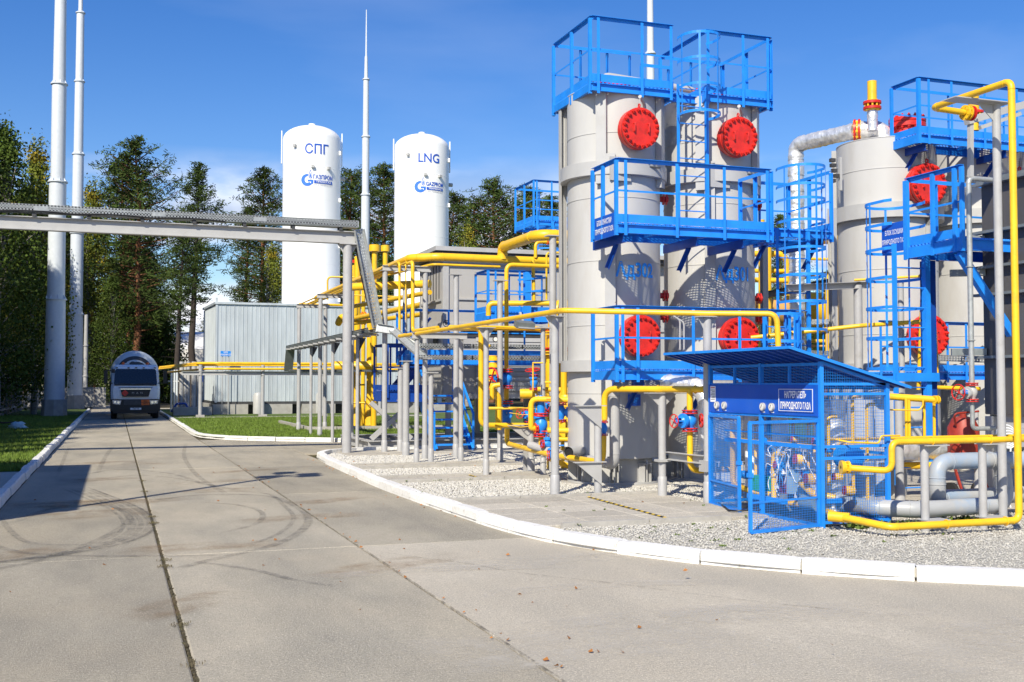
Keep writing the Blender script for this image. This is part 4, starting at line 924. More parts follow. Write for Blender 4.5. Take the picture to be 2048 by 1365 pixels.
for a in xs_[1:-1]: 
    for s in (-1, 1): MB().bar((a - .15, Yb - .02 + s * .158, zt_), (a + .15, Yb - .02 + s * .158, zt_), .006, .10).build('joint_plate', 'galvanised', t, 0)
for i in range(9): x = xr - .4 - i * 1.15; MB().box(x - .04, x + .04, Yb - .14, Yb + .12, zb0 + .303, zt_ - .092).build('tray_support', 'steel_dark', t, 0)
mb = MB()
for k in range(5): y0 = Yb - .1 + k * .05; mb.tube([(x, y0 + .01 * math.sin(x * 3 + k), zt_ - .02 + .012 * math.sin(x * 2 + k)) for x in np.linspace(xr, -9, 40)], .016, 5)
mb.build('cable', 'black', t)
mb = MB(); xs2 = np.linspace(2.4, -2.5, 26); mb.tube([(x, Yb - .17, zt_ - .10 + .035 * abs(math.sin((x - 2.4) * 1.9))) for x in xs2], .02, 6); mb.build('cable', 'black', t)

# tray descending from the beam then splitting
Yd = Yb - .05
P0 = ay(714, 470, Yd); P1 = ay(754, 655, Yd)
t = thing('cable_tray', 'steep perforated cable tray dropping from the beam end beside the thick post', 'cable tray', P0)
nrm = V((0, -1, 0)); up_ = V((-.95, 0, .3)).normalized()
def ladder_tray(mb, p, q, w, h, facing):         # broad tray seen face on, perforated base
    p, q = V(p), V(q); d = (q - p).normalized(); f = V(facing).normalized(); s = d.cross(f).normalized(); L = (q - p).length
    for k in (-.5, -.25, 0, .25, .5): mb.bar(p, q, .035 if abs(k) < .4 else .05, .005, f, (k * (w - .05), 0))
    n = int(L / .075)
    for i in range(n + 1): c = p + d * (L * i / n); mb.cell(c, d * .02, s * (w/2), f * .0024)
    for k in (-1, 1): mb.bar(p, q, .005, h, f, (k * w/2, h/2))
    return mb
ladder_tray(MB(), P0 + V((.03, 0, .12)), P1 + V((0, 0, 0)), .26, .09, (.25, -1, .1)).build('tray_section', 'galvanised', t, 0)
mb = MB()
for k in range(4): mb.tube([P0 + V((-.1 + k * .03, .1, .1)), P0.lerp(P1, .4) + V((-.1 + k * .04, .09, 0)), P1 + V((-.1 + k * .04, .08, .05))], .018, 6)
mb.build('cable', 'black', t)
# horizontal branch that runs away along the rack and drops at its end
zr3 = ay(754, 660, Yd).z
X3 = P1.x - .05; far = ax(581, 690, X3)
t = thing('cable_tray', 'long dark cable tray running away over thin posts and dropping at its end', 'cable tray', (X3, Yd, zr3))
tray(MB(), [(X3, Yd + .1, zr3), (X3, far.y, zr3)], .3, .12).build('tray_section', 'galv_dark', t, 0)
e2 = ax(569, 742, X3); tray(MB(), [(X3, far.y, zr3), (X3, far.y + .5, e2.z)], .3, .12).build('tray_section', 'galv_dark', t, 0)
tray(MB(), [(X3 + .03, far.y + .5, e2.z), (X3 + 5.2, far.y + .5, e2.z)], .2, .08).build('tray_section', 'galv_dark', t, 0)
y = Yd + .8
while y < far.y: MB().bar((X3 - .28, y, zr3 - .09), (X3 + .28, y, zr3 - .09), .05, .05).build('cross_bracket', 'light_grey', t, 0); y += .95
for (px, by) in ((675, 850), (597, 863), (848 * 0 + 577, 861)):
    pass
for y in (29.4, 33.0, 36.9): 
    MB().cyl((X3 + .12, y, 0), (X3 + .12, y, zr3 - .12), .05, 12).build('post', 'post_grey', t)
    MB().poly([V((X3 + .14, y - .02, zr3 - .1)), V((X3 + .34, y - .02, zr3 - .1)), V((X3 + .14, y - .02, zr3 - .5))], .02, (0, 1, 0)).build('gusset', 'steel_dark', t, 0)
# lower descending branches and the two level runs towards the tower
A1 = ay(754, 657, Yd - .1); A2 = ay(786, 662, Yd - .2); A3 = ay(846, 716, 25.2)
t = thing('cable_tray', 'pair of perforated trays sloping down right from the foot of the steep tray', 'cable tray', A1)
ladder_tray(MB(), A1, A2, .2, .07, (0, -1, .25)).build('tray_section', 'galvanised', t, 0)
ladder_tray(MB(), A2, A3, .2, .07, (0, -1, .25)).build('tray_section', 'galvanised', t, 0)
B1 = ay(792, 668, 26.9); B2 = ay(846, 700, 26.5); ladder_tray(MB(), B1, B2, .17, .07, (0, -1, .25)).build('tray_section', 'galvanised', t, 0)
for nm, pa, pb, lab in (('a', ay(843, 692, 25.2), ay(1136, 698, 25.2), 'upper of the two level perforated trays running behind the yellow pipes'), ('b', ay(840, 715, 25.0), ay(1136, 721, 25.0), 'lower of the two level perforated trays running behind the yellow pipes')):
    t = thing('cable_tray', lab, 'cable tray', pa, 'level cable trays'); pb.z = pa.z
    n = 3
    for i in range(n): tray(MB(), [pa.lerp(pb, i / n) + V((.003, 0, 0)), pa.lerp(pb, (i + 1) / n)], .22, .105).build('tray_section', 'galvanised', t, 0)
    mb = MB()
    for k in range(3): mb.tube([pa + V((0, -.05 + k * .05, -.02)), pb + V((0, -.05 + k * .05, -.02))], .015, 5)
    mb.build('cable', 'black', t)

# ================================================================== PIPE RACKS (T supports)
def post(mb, x, y, z0, z1, r=.05, sleeve=True):
    mb.cyl((x, y, z0), (x, y, z1), r, 16)
    if sleeve: mb.lathe((x, y, 0), [(r + .012, z0), (r + .012, .34), (r, .36)], 16)
    return mb
def rack(label, posts, zc, x0, x1, y, group='T shaped pipe racks', hb=.13, r=.05):
    t = thing('pipe_rack', label, 'pipe support', (posts[0], y, 0), group)
    for x in posts:
        post(MB(), x, y, 0, zc - hb/2 - .012, r).build('post', 'post_grey', t)
        MB().box(x - .12, x + .12, y - .08, y + .08, zc - hb/2 - .012, zc - hb/2 - .001).build('cap_plate', 'light_grey', t, 0)
    MB().hbeam((x0, y, zc), (x1, y, zc), .10, hb, .01).build('crossbeam', 'light_grey', t, 0); return t
def xat(px, Y): return ay(px, 768, Y).x
rack('pipe rack nearest, its crossbeam level with the lower yellow line', [6.17, xat(922, 23.3)], ay(832, 671, 23.3).z, xat(824, 23.3), xat(934, 23.3), 23.3)
rack('tall pipe rack under the thick yellow header, second from the near end', [6.3, xat(850, 26.9)], ay(769, 536, 26.9).z, xat(764, 26.9), xat(861, 26.9), 26.9, r=.065)
rack('tall pipe rack behind the thick round post of the overhead beam', [xat(640, 35.9), xat(668, 35.9) + .5], ay(640, 592, 35.9).z, xat(633, 35.9), xat(700, 35.9), 35.9, r=.07)
rack('tall pipe rack farthest left, in front of the shed wall', [xat(597.5, 40.6), xat(650, 40.6)], ay(597, 612, 40.6).z, xat(592, 40.6), xat(658, 40.6), 40.6, r=.07)
zrk = 4.6
rack('pipe rack hidden behind the steep cable tray', [xat(700, 31.6) , xat(806, 31.6)], zrk, xat(700, 31.6), xat(812, 31.6), 31.4, r=.07)
def single(label, x, y, ztop, r=.055, plate=.16):
    t = thing('pipe_support', label, 'pipe support', (x, y, 0), 'single post pipe supports')
    post(MB(), x, y, 0, ztop - .012, r).build('post', 'post_grey', t)
    MB().box(x - plate, x + plate, y - .09, y + .09, ztop - .012, ztop).build('cap_plate', 'light_grey', t, 0)
    for s in (-1, 1): MB().poly([V((x + s * r * .9, y - .005, ztop - .015)), V((x + s * plate * .95, y - .005, ztop - .015)), V((x + s * r * .9, y - .005, ztop - .2))], .01, (0, 1, 0)).build('gusset', 'light_grey', t, 0)
    return t
p = gz(1110, 997); single('grey post under the bend of the upper yellow line, nearest left of the first tower', p.x, p.y, 2.80, .062)
p = gz(972, 958); single('slim grey post left of the bend post, carrying the upper yellow line', p.x, p.y, 2.80, .05)
p = gz(1325, 1001); single('grey post with forked bracket in front of the first tower, under the low yellow line', p.x, p.y, 1.62, .058, .26)
p = gz(1417, 1014); single('grey post at the left corner of the blue cabinet reaching the upper yellow line', p.x, p.y, 2.72, .062)
# grey channel between the two posts beside the cabinet
a, b = gz(1325, 1001), gz(1417, 1014); t = thing('channel_beam', 'short grey channel beam between the forked post and the cabinet corner post', 'beam', a)
MB().chan(V((a.x + .07, a.y, .67)), V((b.x - .07, b.y + .02, .67)), .09, .12, .01).build('channel', 'light_grey', t, 0)
MB().box(b.x - .10, b.x + .08, b.y - .09, b.y + .09, .50, .66).build('clamp', 'light_grey', t, 0); MB().box(a.x - .09, a.x + .1, a.y - .09, a.y + .09, .58, .615).build('clamp', 'light_grey', t, 0)
# low angled bracket under the valve run
p = gz(1062, 953); t = thing('pipe_support', 'short grey trestle with angled gusset under the low yellow valve run', 'pipe support', p)
post(MB(), p.x, p.y, 0, .93, .06).build('post', 'post_grey', t); MB().bar((p.x - .02, p.y + .25, 0), (p.x - .02, p.y + .25, .93), .07).build('post', 'post_grey', t, 0)
MB().poly([V((p.x - .45, p.y, .95)), V((p.x + .12, p.y, .95)), V((p.x + .05, p.y, .60))], .02, (0, 1, 0)).build('gusset', 'light_grey', t, 0)
MB().bar((p.x - .45, p.y, .965), (p.x + .2, p.y, .965), .12, .02).build('cap_plate', 'light_grey', t, 0)
p = dp(1196, 972, 16.9); t = thing('pipe_support', 'grey post with triangular gusset under the small valve in front of the first tower', 'pipe support', (p.x, p.y, 0))
post(MB(), p.x, p.y, 0, dp(1196, 812, 16.9).z, .058, False).build('post', 'post_grey', t)
for z in (dp(1196, 813, 16.9).z, dp(1196, 925, 16.9).z):
    MB().poly([V((p.x - .40, p.y - .062, z)), V((p.x + .03, p.y - .062, z)), V((p.x + .03, p.y - .062, z - .34))], .012, (0, -1, 0)).build('gusset', 'light_grey', t, 0); MB().bar((p.x - .42, p.y - .06, z + .008), (p.x + .1, p.y - .06, z + .008), .10, .014).build('cap_plate', 'light_grey', t, 0)
# further grey columns standing in the middle of the plant
for i, (px, top, d, r, lab) in enumerate(((912, 548, 25.6, .065, 'grey column behind the valves, under the thick yellow header at left'), (1000, 560, 24.0, .06, 'grey column between the two blue valves'), (1106, 470, 21.5, .07, 'tall grey column just left of the first tower'), (1086, 655, 20.8, .045, 'thin grey column under the bend of the paired yellow pipes'), (850, 716, 25.2, .06, 'grey column below the sloping cable trays'), (812, 722, 26.4, .08, 'shaded stout grey column left of the blue stairs'), (768 + 33, 736, 27.6, .07, 'grey column carrying the blue landing, left one'), (806, 800, 27.9, .06, 'short grey column carrying the blue landing'), (862, 745, 23.9, .055, 'grey column right of the sloping trays'))):
    b = dp(px, 768, d); z1 = dp(px, top, d).z; t = thing('steel_column', lab, 'column', (b.x, b.y, 0), 'grey steel columns inside the plant'); post(MB(), b.x, b.y, 0, z1 - .02, r).build('column', 'post_grey', t); MB().box(b.x - .14, b.x + .14, b.y - .1, b.y + .1, z1 - .02, z1).build('cap_plate', 'light_grey', t, 0)

# ================================================================== BLUE PLATFORMS
def grating(mb, x0, x1, y0, y1, z, pitch=.075, t=.012, h=.02):
    # diagonal lattice deck: real openings that let the sun through
    c = pitch; 
    for sgn in (1, -1):
        lo = -(y1 - y0); n = int(((x1 - x0) + (y1 - y0)) / c) + 1
        for i in range(n + 1):
            s = x0 + lo + i * c if sgn == 1 else x0 + i * c
            # line: x = s + (y-y0) * sgn
            ta = 0; tb = y1 - y0
            if sgn == 1: ta = max(ta, x0 - s); tb = min(tb, x1 - s)
            else: ta = max(ta, s - x1); tb = min(tb, s - x0)
            if tb - ta > .02: mb.bar((s + sgn * ta, y0 + ta, z), (s + sgn * tb, y0 + tb, z), t, h)
    return mb
def railing(t, p, q, z, h=1.0, posts=None, m='blue', side=1, toe=True, mid=True, ends=(True, True), lap=.18):
    # railing of angle section between points p and q (xy) above deck level z
    p, q = V((*p, 0)), V((*q, 0)); L = (q - p).length; d = (q - p).normalized(); n_ = d.cross(Z) * side
    posts = posts if posts is not None else [i / max(1, round(L / .8)) for i in range(max(1, round(L / .8)) + 1)]
    MB().angle(p + V((0, 0, z + h)), q + V((0, 0, z + h)), .06, .006, Z, -side).build('handrail', m, t, 0)
    if mid: MB().bar(p + V((0, 0, z + h * .52)), q + V((0, 0, z + h * .52)), .006, .03).build('mid_rail', m, t, 0)
    if toe: MB().bar(p + V((0, 0, z + .09)) - n_ * .004, q + V((0, 0, z + .09)) - n_ * .004, .005, .13).build('toe_board', m, t, 0)
    for s in posts:
        c = p.lerp(q, s) + n_ * .01; MB().angle(c + V((0, 0, z - lap)), c + V((0, 0, z + h - .004)), .052, .006, n_, 1).build('railing_post', m, t, 0)
def platform(label, x0, x1, y0, y1, z, front=None, left=None, right=None, back=None, h=1.0, m='blue', group='blue steel platforms', deck=True, fas=.13):
    t = thing('platform', label, 'platform', (x0, y0, z), group)
    if deck: grating(MB(), x0, x1, y0 + .005, y1, z + .012).build('deck_grating', m, t, 0, kind='stuff')
    for (a, b) in (((x0, y0), (x1, y0)), ((x0, y1), (x1, y1)), ((x0, y0), (x0, y1)), ((x1, y0), (x1, y1))):
        MB().chan(V((*a, z - fas/2 - .005)), V((*b, z - fas/2 - .005)), .05, fas, .008, Z, 1).build('frame_beam', m, t, 0)
    nj = max(1, round((x1 - x0) / .8))
    for i in range(1, nj): x = x0 + (x1 - x0) * i / nj; MB().bar((x, y0 + .03, z - .04), (x, y1 - .03, z - .04), .04, .06).build('joist', m, t, 0)
    if front is not None: railing(t, (x0, y0), (x1, y0), z, h, front, m, 1)
    if left is not None: railing(t, (x0, y0), (x0, y1), z, h, left, m, -1)
    if right is not None: railing(t, (x1, y0), (x1, y1), z, h, right, m, 1)
    if back is not None: railing(t, (x0, y1), (x1, y1), z, h, back, m, -1)
    return t
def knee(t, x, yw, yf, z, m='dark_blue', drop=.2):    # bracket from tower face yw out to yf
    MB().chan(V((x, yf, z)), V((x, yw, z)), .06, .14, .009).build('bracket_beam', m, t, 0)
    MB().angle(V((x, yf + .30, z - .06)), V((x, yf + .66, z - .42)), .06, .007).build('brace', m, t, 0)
def caged_ladder(label, x0, x1, y, z0, z1, hoops, m='blue', side=-1, depth=.72, strips=5, group='blue caged ladders', rung=.3, stile=(.055, .03)):
    t = thing('caged_ladder', label, 'ladder', (x0, y, z0), group)
    for x in (x0, x1): MB().angle((x, y, z0), (x, y, z1), stile[0], .008, (0, -1, 0), 1 if x == x0 else -1).build('stile', m, t, 0)
    z = z0 + .15
    first = MB().cyl((x0, y, z), (x1, y, z), .010, 8).build('rung', m, t)
    k = 1
    while z + k * rung < z1 - .05: share(first, 'rung', t, (0, 0, k * rung)); k += 1
    xc = (x0 + x1) / 2; r = max((x1 - x0) / 2 + .05, .34); dd = depth - r
    path = [V((x0, y, 0)), V((xc - r, y + side * .12, 0))] + [V((xc - r * math.cos(a), y + side * (dd + r * math.sin(a)), 0)) for a in [PI * i / 14 for i in range(15)]] + [V((xc + r, y + side * .12, 0)), V((x1, y, 0))]
    hp = None
    for z in hoops:
        mb = MB()
        for a, b in zip(path, path[1:]): mb.bar(a + V((0, 0, z)), b + V((0, 0, z)), .005, .045)
        if hp is None: hp = mb.build('hoop', m, t, 60); hz = z
        else: share(hp, 'hoop', t, (0, 0, z - hz))
    zs0, zs1 = min(hoops), max(hoops)
    for i in range(strips):
        a = PI * i / (strips - 1); c = V((xc - (r + .004) * math.cos(a), y + side * (dd + (r + .004) * math.sin(a)), 0)); MB().bar(c + V((0, 0, zs0 - .02)), c + V((0, 0, zs1 + .02)), .035, .005, (c - V((xc, y + side * dd, 0)))).build('cage_strip', m, t, 0)
    return t

# ================================================================== ROUND FITTINGS
def bolt_mesh(r, h):
    mb = MB(); mb.lathe((0, 0, 0), [(r * 1.15, 0), (r * 1.15, h * .55), (0, h * .55)], 6); mb.lathe((0, 0, 0), [(r * .6, h * .5), (r * .6, h), (0, h)], 6); return mb
def manhole(t, c, nrm, R, neck, davit=True, m='red', nb=20, handles=True, vertical=True):
    c = V(c); nrm = V(nrm).normalized(); d, s, u = axes(nrm)
    if abs(nrm.z) < .5: u = Z; s = nrm.cross(u)
    MB().cyl(c, c + nrm * (neck * .5), R * .84, 32).build('nozzle_neck', m, t)
    f = MB().lathe(c + nrm * neck * .45, [(R * .7, 0), (R, 0), (R, neck * .24), (R * .95, neck * .26), (R * .95, neck * .32), (R, neck * .34), (R, neck * .55), (.001, neck * .56)], 44, nrm).build('manhole_cover', m, t, 30)
    bm = None; q = nrm.to_track_quat('Z', 'Y').to_euler(); org = ROOT[f.name]
    if ('bolt', m) not in PROTO: PROTO[('bolt', m)] = bolt_mesh(1, 1).mesh('bolt', m, V((0, 0, 0)), 30)
    for i in range(nb):
        a = 2 * PI * (i + .5) / nb; e = (s * math.cos(a) + u * math.sin(a)) * (R * .87)
        inst(PROTO[('bolt', m)], 'bolt', f, c + nrm * (neck * 1.0) + e - org, q, (R * .085, R * .085, R * .17))
        inst(PROTO[('bolt', m)], 'bolt', f, c + nrm * (neck * .46) + e * 1.02 - org, (-nrm).to_track_quat('Z', 'Y').to_euler(), (R * .08, R * .08, R * .17))
    if handles:
        for sx in (-1, 1):
            h0 = c + nrm * (neck * 1.0) + s * (sx * R * .38); MB().tube(fillet([h0 + u * R * .2, h0 + u * R * .2 + nrm * R * .14, h0 - u * R * .2 + nrm * R * .14, h0 - u * R * .2], R * .03), R * .028, 8).build('handle', m, f)
    if davit:
        g = MB().ring(c + nrm * neck * .8 + u * R * 1.12, R * .09, R * .035, 14, 6, s).build('lifting_eye', m, f); MB().box(-.01, .01, -.01, .01, 0, .01)
        p0 = c + nrm * .02 - s * R * .62 + u * R * .75; MB().tube(fillet([p0, p0 + u * R * .62, c + nrm * neck * .9 + u * R * 1.55], R * .35), R * .085, 10).build('davit_arm', 'light_grey', t)
        MB().cyl(c + nrm * neck * .9 + u * R * 1.18, c + nrm * neck * .9 + u * R * 1.60, R * .022, 8).build('davit_hook', 'light_grey', t)
    return f
def tower(label, cx, cy, r, zbot, ztop, seams, rings, cols_up, cols_low, word, wz, wsize, mans, zring, group='grey adsorber towers', wa=0., foot=True):
    t = thing('adsorber_tower', label, 'tower', (cx, cy, 0), group); c = V((cx, cy, 0))
    zs = sorted([zbot] + list(seams) + [ztop])
    for a, b in zip(zs, zs[1:]):
        MB().lathe(c, [(r, a + .004), (r, b - .004), (r + .008, b - .004), (r + .008, b + .010), (r * .98, b + .012)], 64).build('shell_course', 'tank_grey', t, 30)
    MB().lathe(c, [(r * .99, zbot + .01), (r, zbot), (r * .80, zbot - .03), (.1, zbot - .03)], 48).build('shell_bottom', 'tank_grey', t, 30)
    MB().lathe(c, [(r + .008, ztop), (r * .7, ztop + .07), (.01, ztop + .09)], 48).build('shell_top', 'tank_grey', t, 30)
    for (z0, z1) in rings:
        MB().lathe(c, [(r + .004, z0), (r + .12, z0), (r + .12, z1), (r + .004, z1)], 64).build('support_ring', 'light_grey', t, 30)
    for (lst, z0, z1) in ((cols_up, rings[0][0] - .15, ztop), (cols_low, zring[0], zring[1])):
        for a in lst:
            e = V((math.sin(a), -math.cos(a), 0)); p = c + e * (r + .05); mb = MB(); sd = e.cross(Z)
            for k in (-1, 1): mb.cell(p + sd * (k * .085) + V((0, 0, (z0 + z1) / 2)), sd * .004, e * .045, V((0, 0, (z1 - z0) / 2)))
            mb.cell(p + e * .045 + V((0, 0, (z0 + z1) / 2)), sd * .089, e * .005, V((0, 0, (z1 - z0) / 2))); mb.build('stiffener_column', 'light_grey', t, 0)
    if foot:
        MB().lathe(c, [(r * .81, .06), (r * .81, zbot - .03)], 40).build('skirt', 'light_grey', t, 30); MB().lathe(c, [(r * .81, .07), (r * 1.02, .07), (r * 1.02, .10), (r * .81, .10)], 40).build('base_ring', 'light_grey', t, 30)
        MB().lathe(c, [(r * 1.2, 0), (r * 1.16, .07), (.1, .07)], 24).build('foundation', 'kerb_raw', t, 20)
        for k in range(8):
            a = k * PI / 4 + .35; e = V((math.sin(a), -math.cos(a), 0)); sd = e.cross(Z); mb = MB()
            for q in (-1, 1): mb.cell(c + e * (r * .90) + sd * (q * .075) + V((0, 0, .24)), sd * .006, e * (r * .09), V((0, 0, .16)))
            mb.cell(c + e * (r * .90) + V((0, 0, .405)), sd * .095, e * (r * .10), V((0, 0, .008))); b_ = mb.build('anchor_chair', 'light_grey', t, 0)
            MB().cyl(c + e * (r * .95) + V((0, 0, .08)), c + e * (r * .95) + V((0, 0, .47)), .016, 8).build('anchor_bolt', 'light_grey', b_)
    if word:
        mb = MB(); text_on(mb, word, wsize, wrap(cx, cy, wz, r + .014), .80, .030, (wa + .05) * r); mb.build('lettering', 'print_lightblue', t, 0)
    for (z, R, neck) in mans: manhole(t, c + V((0, -(r - .02), z)), (0, -1, 0), R, neck)
    return t
CX, CY, RT = 8.20, 17.56, .81
ztop = 6.77
D = PI / 4
# the two towers with Ад302 / Ад301
t1 = tower('first grey tower lettered Ад302 with red bolted covers, nearest of the pair', CX, CY, RT, .50, ztop, (1.59, 2.74, 3.83, 4.9, 6.0), ((5.27, 5.50), (1.96, 2.15)), (-D * .85, D, 3 * D, -3 * D), (-.50,), 'Ад302', 3.66, .33, ((6.02, .345, .30), (2.55, .345, .30)), (2.15, 5.62), wa=.0)
X2 = CX + 1.9
t2 = tower('second grey tower lettered Ад301 with red bolted covers, behind and right of the first', X2, CY, RT, .50, ztop, (1.59, 2.74, 3.83, 4.9, 6.0), ((5.27, 5.50), (1.96, 2.15)), (-D * .85, D, 3 * D, -3 * D), (-.50,), 'Ад301', 3.66, .33, ((6.02, .345, .30), (2.55, .345, .30)), (2.15, 5.62), wa=.0)
for tt, cx, f in ((t1, CX, 1), (t2, X2, 0)):
    c = V((cx, CY, 0))
    MB().cell(c + V((-.26, -RT * .97 - .05, 5.36)), V((.19, 0, 0)), V((0, .02, 0)), V((0, 0, .2))).build('lug_plate', 'light_grey', tt, 0)
    for a in (.38,): e = V((math.sin(a), -math.cos(a), 0)); MB().cell(c + e * (RT + .13) + V((0, 0, 5.42)), V((.12, 0, 0)), V((0, .02, 0)), V((0, 0, .012))).build('joint_strap', 'steel_dark', tt, 0)
    for z in (5.0, 3.3, 2.72 + .2):
        e = V((math.sin(1.28), -math.cos(1.28), 0)); n_ = MB().cyl(c + e * RT + V((0, 0, z)), c + e * (RT + .16) + V((0, 0, z)), .05, 12).build('side_nozzle', 'red', tt)
        for k in (.06, .11): MB().cyl(c + e * (RT + k) + V((0, 0, z)), c + e * (RT + k + .025) + V((0, 0, z)), .10, 14).build('flange', 'red', n_)
    manhole(tt, (cx, CY, ztop + .02), (0, 0, 1), .30, .26, davit=False, handles=False, nb=16)
mb = MB(); px_ = (CX - .73, CY + .56)
for k in (-.05, .05): mb.box(px_[0] + k - .008, px_[0] + k + .008, px_[1] - .05, px_[1] + .05, 2.12, 6.72)
mb.box(px_[0] - .05, px_[0] + .05, px_[1] + .04, px_[1] + .05, 2.12, 6.72); mb.build('guide_channel', 'light_grey', t1, 0)
# vent pipes joining the tower tops
t = thing('vent_pipe', 'grey vent pipe arching between the tops of the two towers', 'pipe', (CX, CY, 7))
MB().tube(fillet([(CX - .1, CY + .2, 6.95), (CX - .1, CY + .2, 7.24), (X2 - .2, CY + .1, 7.10), (X2 - .2, CY + .1, 6.8)], .16), .062, 14).build('pipe', 'light_grey', t)

# top platforms
platform('top left railed blue platform on the first tower', 7.42, 8.95, 16.72, 18.4, 6.78, front=[.07, .6, .96], left=[.03, .5, 1.0], back=[0, .35, .7, 1.0], right=None, h=1.10)
platform('top right railed blue platform on the second tower', 9.58, 10.9, 16.72, 18.4, 6.78, front=[.02, .55, .93], right=[.02, .5, 1.0], back=[0, .5, 1.0], left=[1.0], h=1.10)
platform('small blue landing bridging the two top platforms behind the caged ladder', 8.955, 9.575, 16.9, 18.0, 6.77, back=[0.05, .95], h=.8)
caged_ladder('tall blue caged ladder between the two towers', 8.97, 9.53, 16.62, 4.25, 6.86, [6.30, 6.76, 7.20, 7.62], depth=.62, strips=4)
# middle platform
YF = 15.5
pm = platform('long middle blue platform across both towers with the blue text sign at its left end', 7.31, 10.07, YF, 16.45, 4.24, front=[.045, .37, .68, .97], left=[.03, .55, .98], right=[0, .5, 1.0], h=1.0, fas=.14)
for x in (7.45, 8.75, 9.6): knee(pm, x, 16.7, YF + .05, 4.03)
a = (7.30, YF + .02, 4.10)
s = MB().box(7.275, 7.287, YF + .05, YF + .80, 4.06, 4.42).build('sign_board', 'sign_dark', pm, 0)
mb = MB(); text_on(mb, 'БЛОК ОЧИСТКИ\nПРИРОДНОГО ГАЗА', .112, flat((7.274, YF + .425, 4.25), (0, -1, 0), Z, .003), .62, .022, spacing=1.2); mb.build('lettering', 'print_white', s, 0)
# lower platform
pl = platform('lower blue platform in front of the lower red covers of both towers', 7.31, 10.55, YF, 16.45, 1.96, front=[.02, .10, .40, .66, .80, .95], left=[.03, .98], right=[0, 1.0], h=.98, fas=.14)
for x in (7.8, 9.0, 10.1): knee(pl, x, 16.72, YF + .05, 1.76)
# third ladder with platform at its head
zt3 = dp(1600, 448, 18.3).z
xl, xr_ = ay(1554, 600, 16.2).x, ay(1617, 600, 16.2).x
caged_ladder('blue caged ladder right of the pair of towers, in front of the foil wrapped riser', xl, xr_, 16.2, dp(1600, 742, 17.9).z, dp(1600, 448, 18.2).z, [ay(1640, y, 15.7).z for y in (714, 660, 604, 551, 497, 443, 400, 372, 335)], depth=.7, strips=5)
pf = platform('small blue landing at the head of the right hand caged ladder', xl - .02, xr_ + .55, 16.3, 17.6, zt3 + .02, right=[0, .5, 1], back=[0, .5, 1], h=1.05)
for x in (xl + .05, xr_ + .45): knee(pf, x, 17.6, 16.35, zt3 - .16, drop=.3)
# small cage segment below it, standing on the lower walkway
caged_ladder('short blue cage segment beside the lower walkway, right of the second lower red cover', ay(1548, 680, 15.9).x - .15, ay(1576, 680, 15.9).x, 15.95, 1.96, 2.95, [2.05, 2.45, 2.90], depth=.55, strips=3)

# ---- second group of towers, farther right
c2 = dp(1778, 768, 22.0); R2 = .955; zz2 = lambda y, d=22.0: EYE + (768 - y) * d / F
t3 = tower('grey tower right of the foil wrapped pipe, partly behind the right hand ladder', c2.x, c2.y, R2, .5, zz2(290), [zz2(y) for y in (350, 546, 672)], ((zz2(447), zz2(418)), (zz2(745), zz2(728))), (.25, 3 * D, -2.4), (.25,), 'Кр 101.2', zz2(498), .30, ((zz2(368, 21), .40, .30), (zz2(672, 21), .40, .30)), (zz2(735), zz2(430)), group='grey towers of the right hand block', wa=.12)
c3 = V((c2.x + 2.25, c2.y, 0))
t4 = tower('shaded grey tower beyond the right hand platforms, mostly behind the dark clad casing', c3.x, c3.y, R2, .5, zz2(290), [zz2(y) for y in (350, 546, 672)], ((zz2(447), zz2(418)), (zz2(745), zz2(728))), (.25, 3 * D, -2.4), (.25,), None, 0, 0, ((zz2(368, 21), .40, .30), (zz2(672, 21), .40, .30)), (zz2(735), zz2(430)), group='grey towers of the right hand block')
manhole(t3, (c2.x + .45, c2.y - .1, zz2(292) + .25), (0, 0, 1), .36, .34, davit=False, handles=False, nb=16)
# top right platform
pa = dp(1838, 262, 20.6); zt = EYE + (768 - 268) * 20.6 / F; rh = (768 - 156) * 20.6 / F + EYE - zt
pr_ = platform('large railed blue platform at the top right above the right hand towers', pa.x, pa.x + 4.6, pa.y, pa.y + .75, zt, front=[.0, .045, .16, .33, .50, .68, .85, 1], left=[0, 1.], back=[0, .15, .3, .45, .6, .8, 1], h=rh, fas=.16)
for x in (pa.x + .2, pa.x + 2.1, pa.x + 3.9): knee(pr_, x, pa.y + 1.2, pa.y + .03, zt - .22, drop=.45)
# mid right platform, seen edge on along its left side, with the ladder up to it
yA, yB = dp(1924, 334, 16.0), dp(1811, 361, 17.1); xq = 11.2
pA = ax(1924, 334, xq); pB = ax(1811, 361, xq)
zr = (pA.z + pB.z) / 2; zd = zr - 1.02
pq = platform('mid height blue platform on the right with a blue text sign at its side', xq, xq + 1.5, pA.y, pB.y, zd, left=[0, .12, .5, .97], back=[0, .4, .8, 1], right=[0, .5, 1], h=1.02, fas=.16)
MB().box(xq - .012, xq - .004, pB.y - .02, pB.y + .55, zd - .03, zd + .42).build('sign_board', 'sign_dark', pq, 0)
mb = MB(); text_on(mb, 'БЛОК ОСУШКИ\nПРИРОДНОГО ГАЗА', .10, flat((xq - .014, pB.y + .26, zd + .2), (0, -1, 0), Z, .003), .55, .012, spacing=1.4); mb.build('lettering', 'print_white', pq, 0)
lx0, lx1, ly_ = ax(1828, 600, 10.9), None, 13.1
lx1 = ay(1899, 600, ly_ + .0).x; lx0 = ay(1831, 600, ly_).x
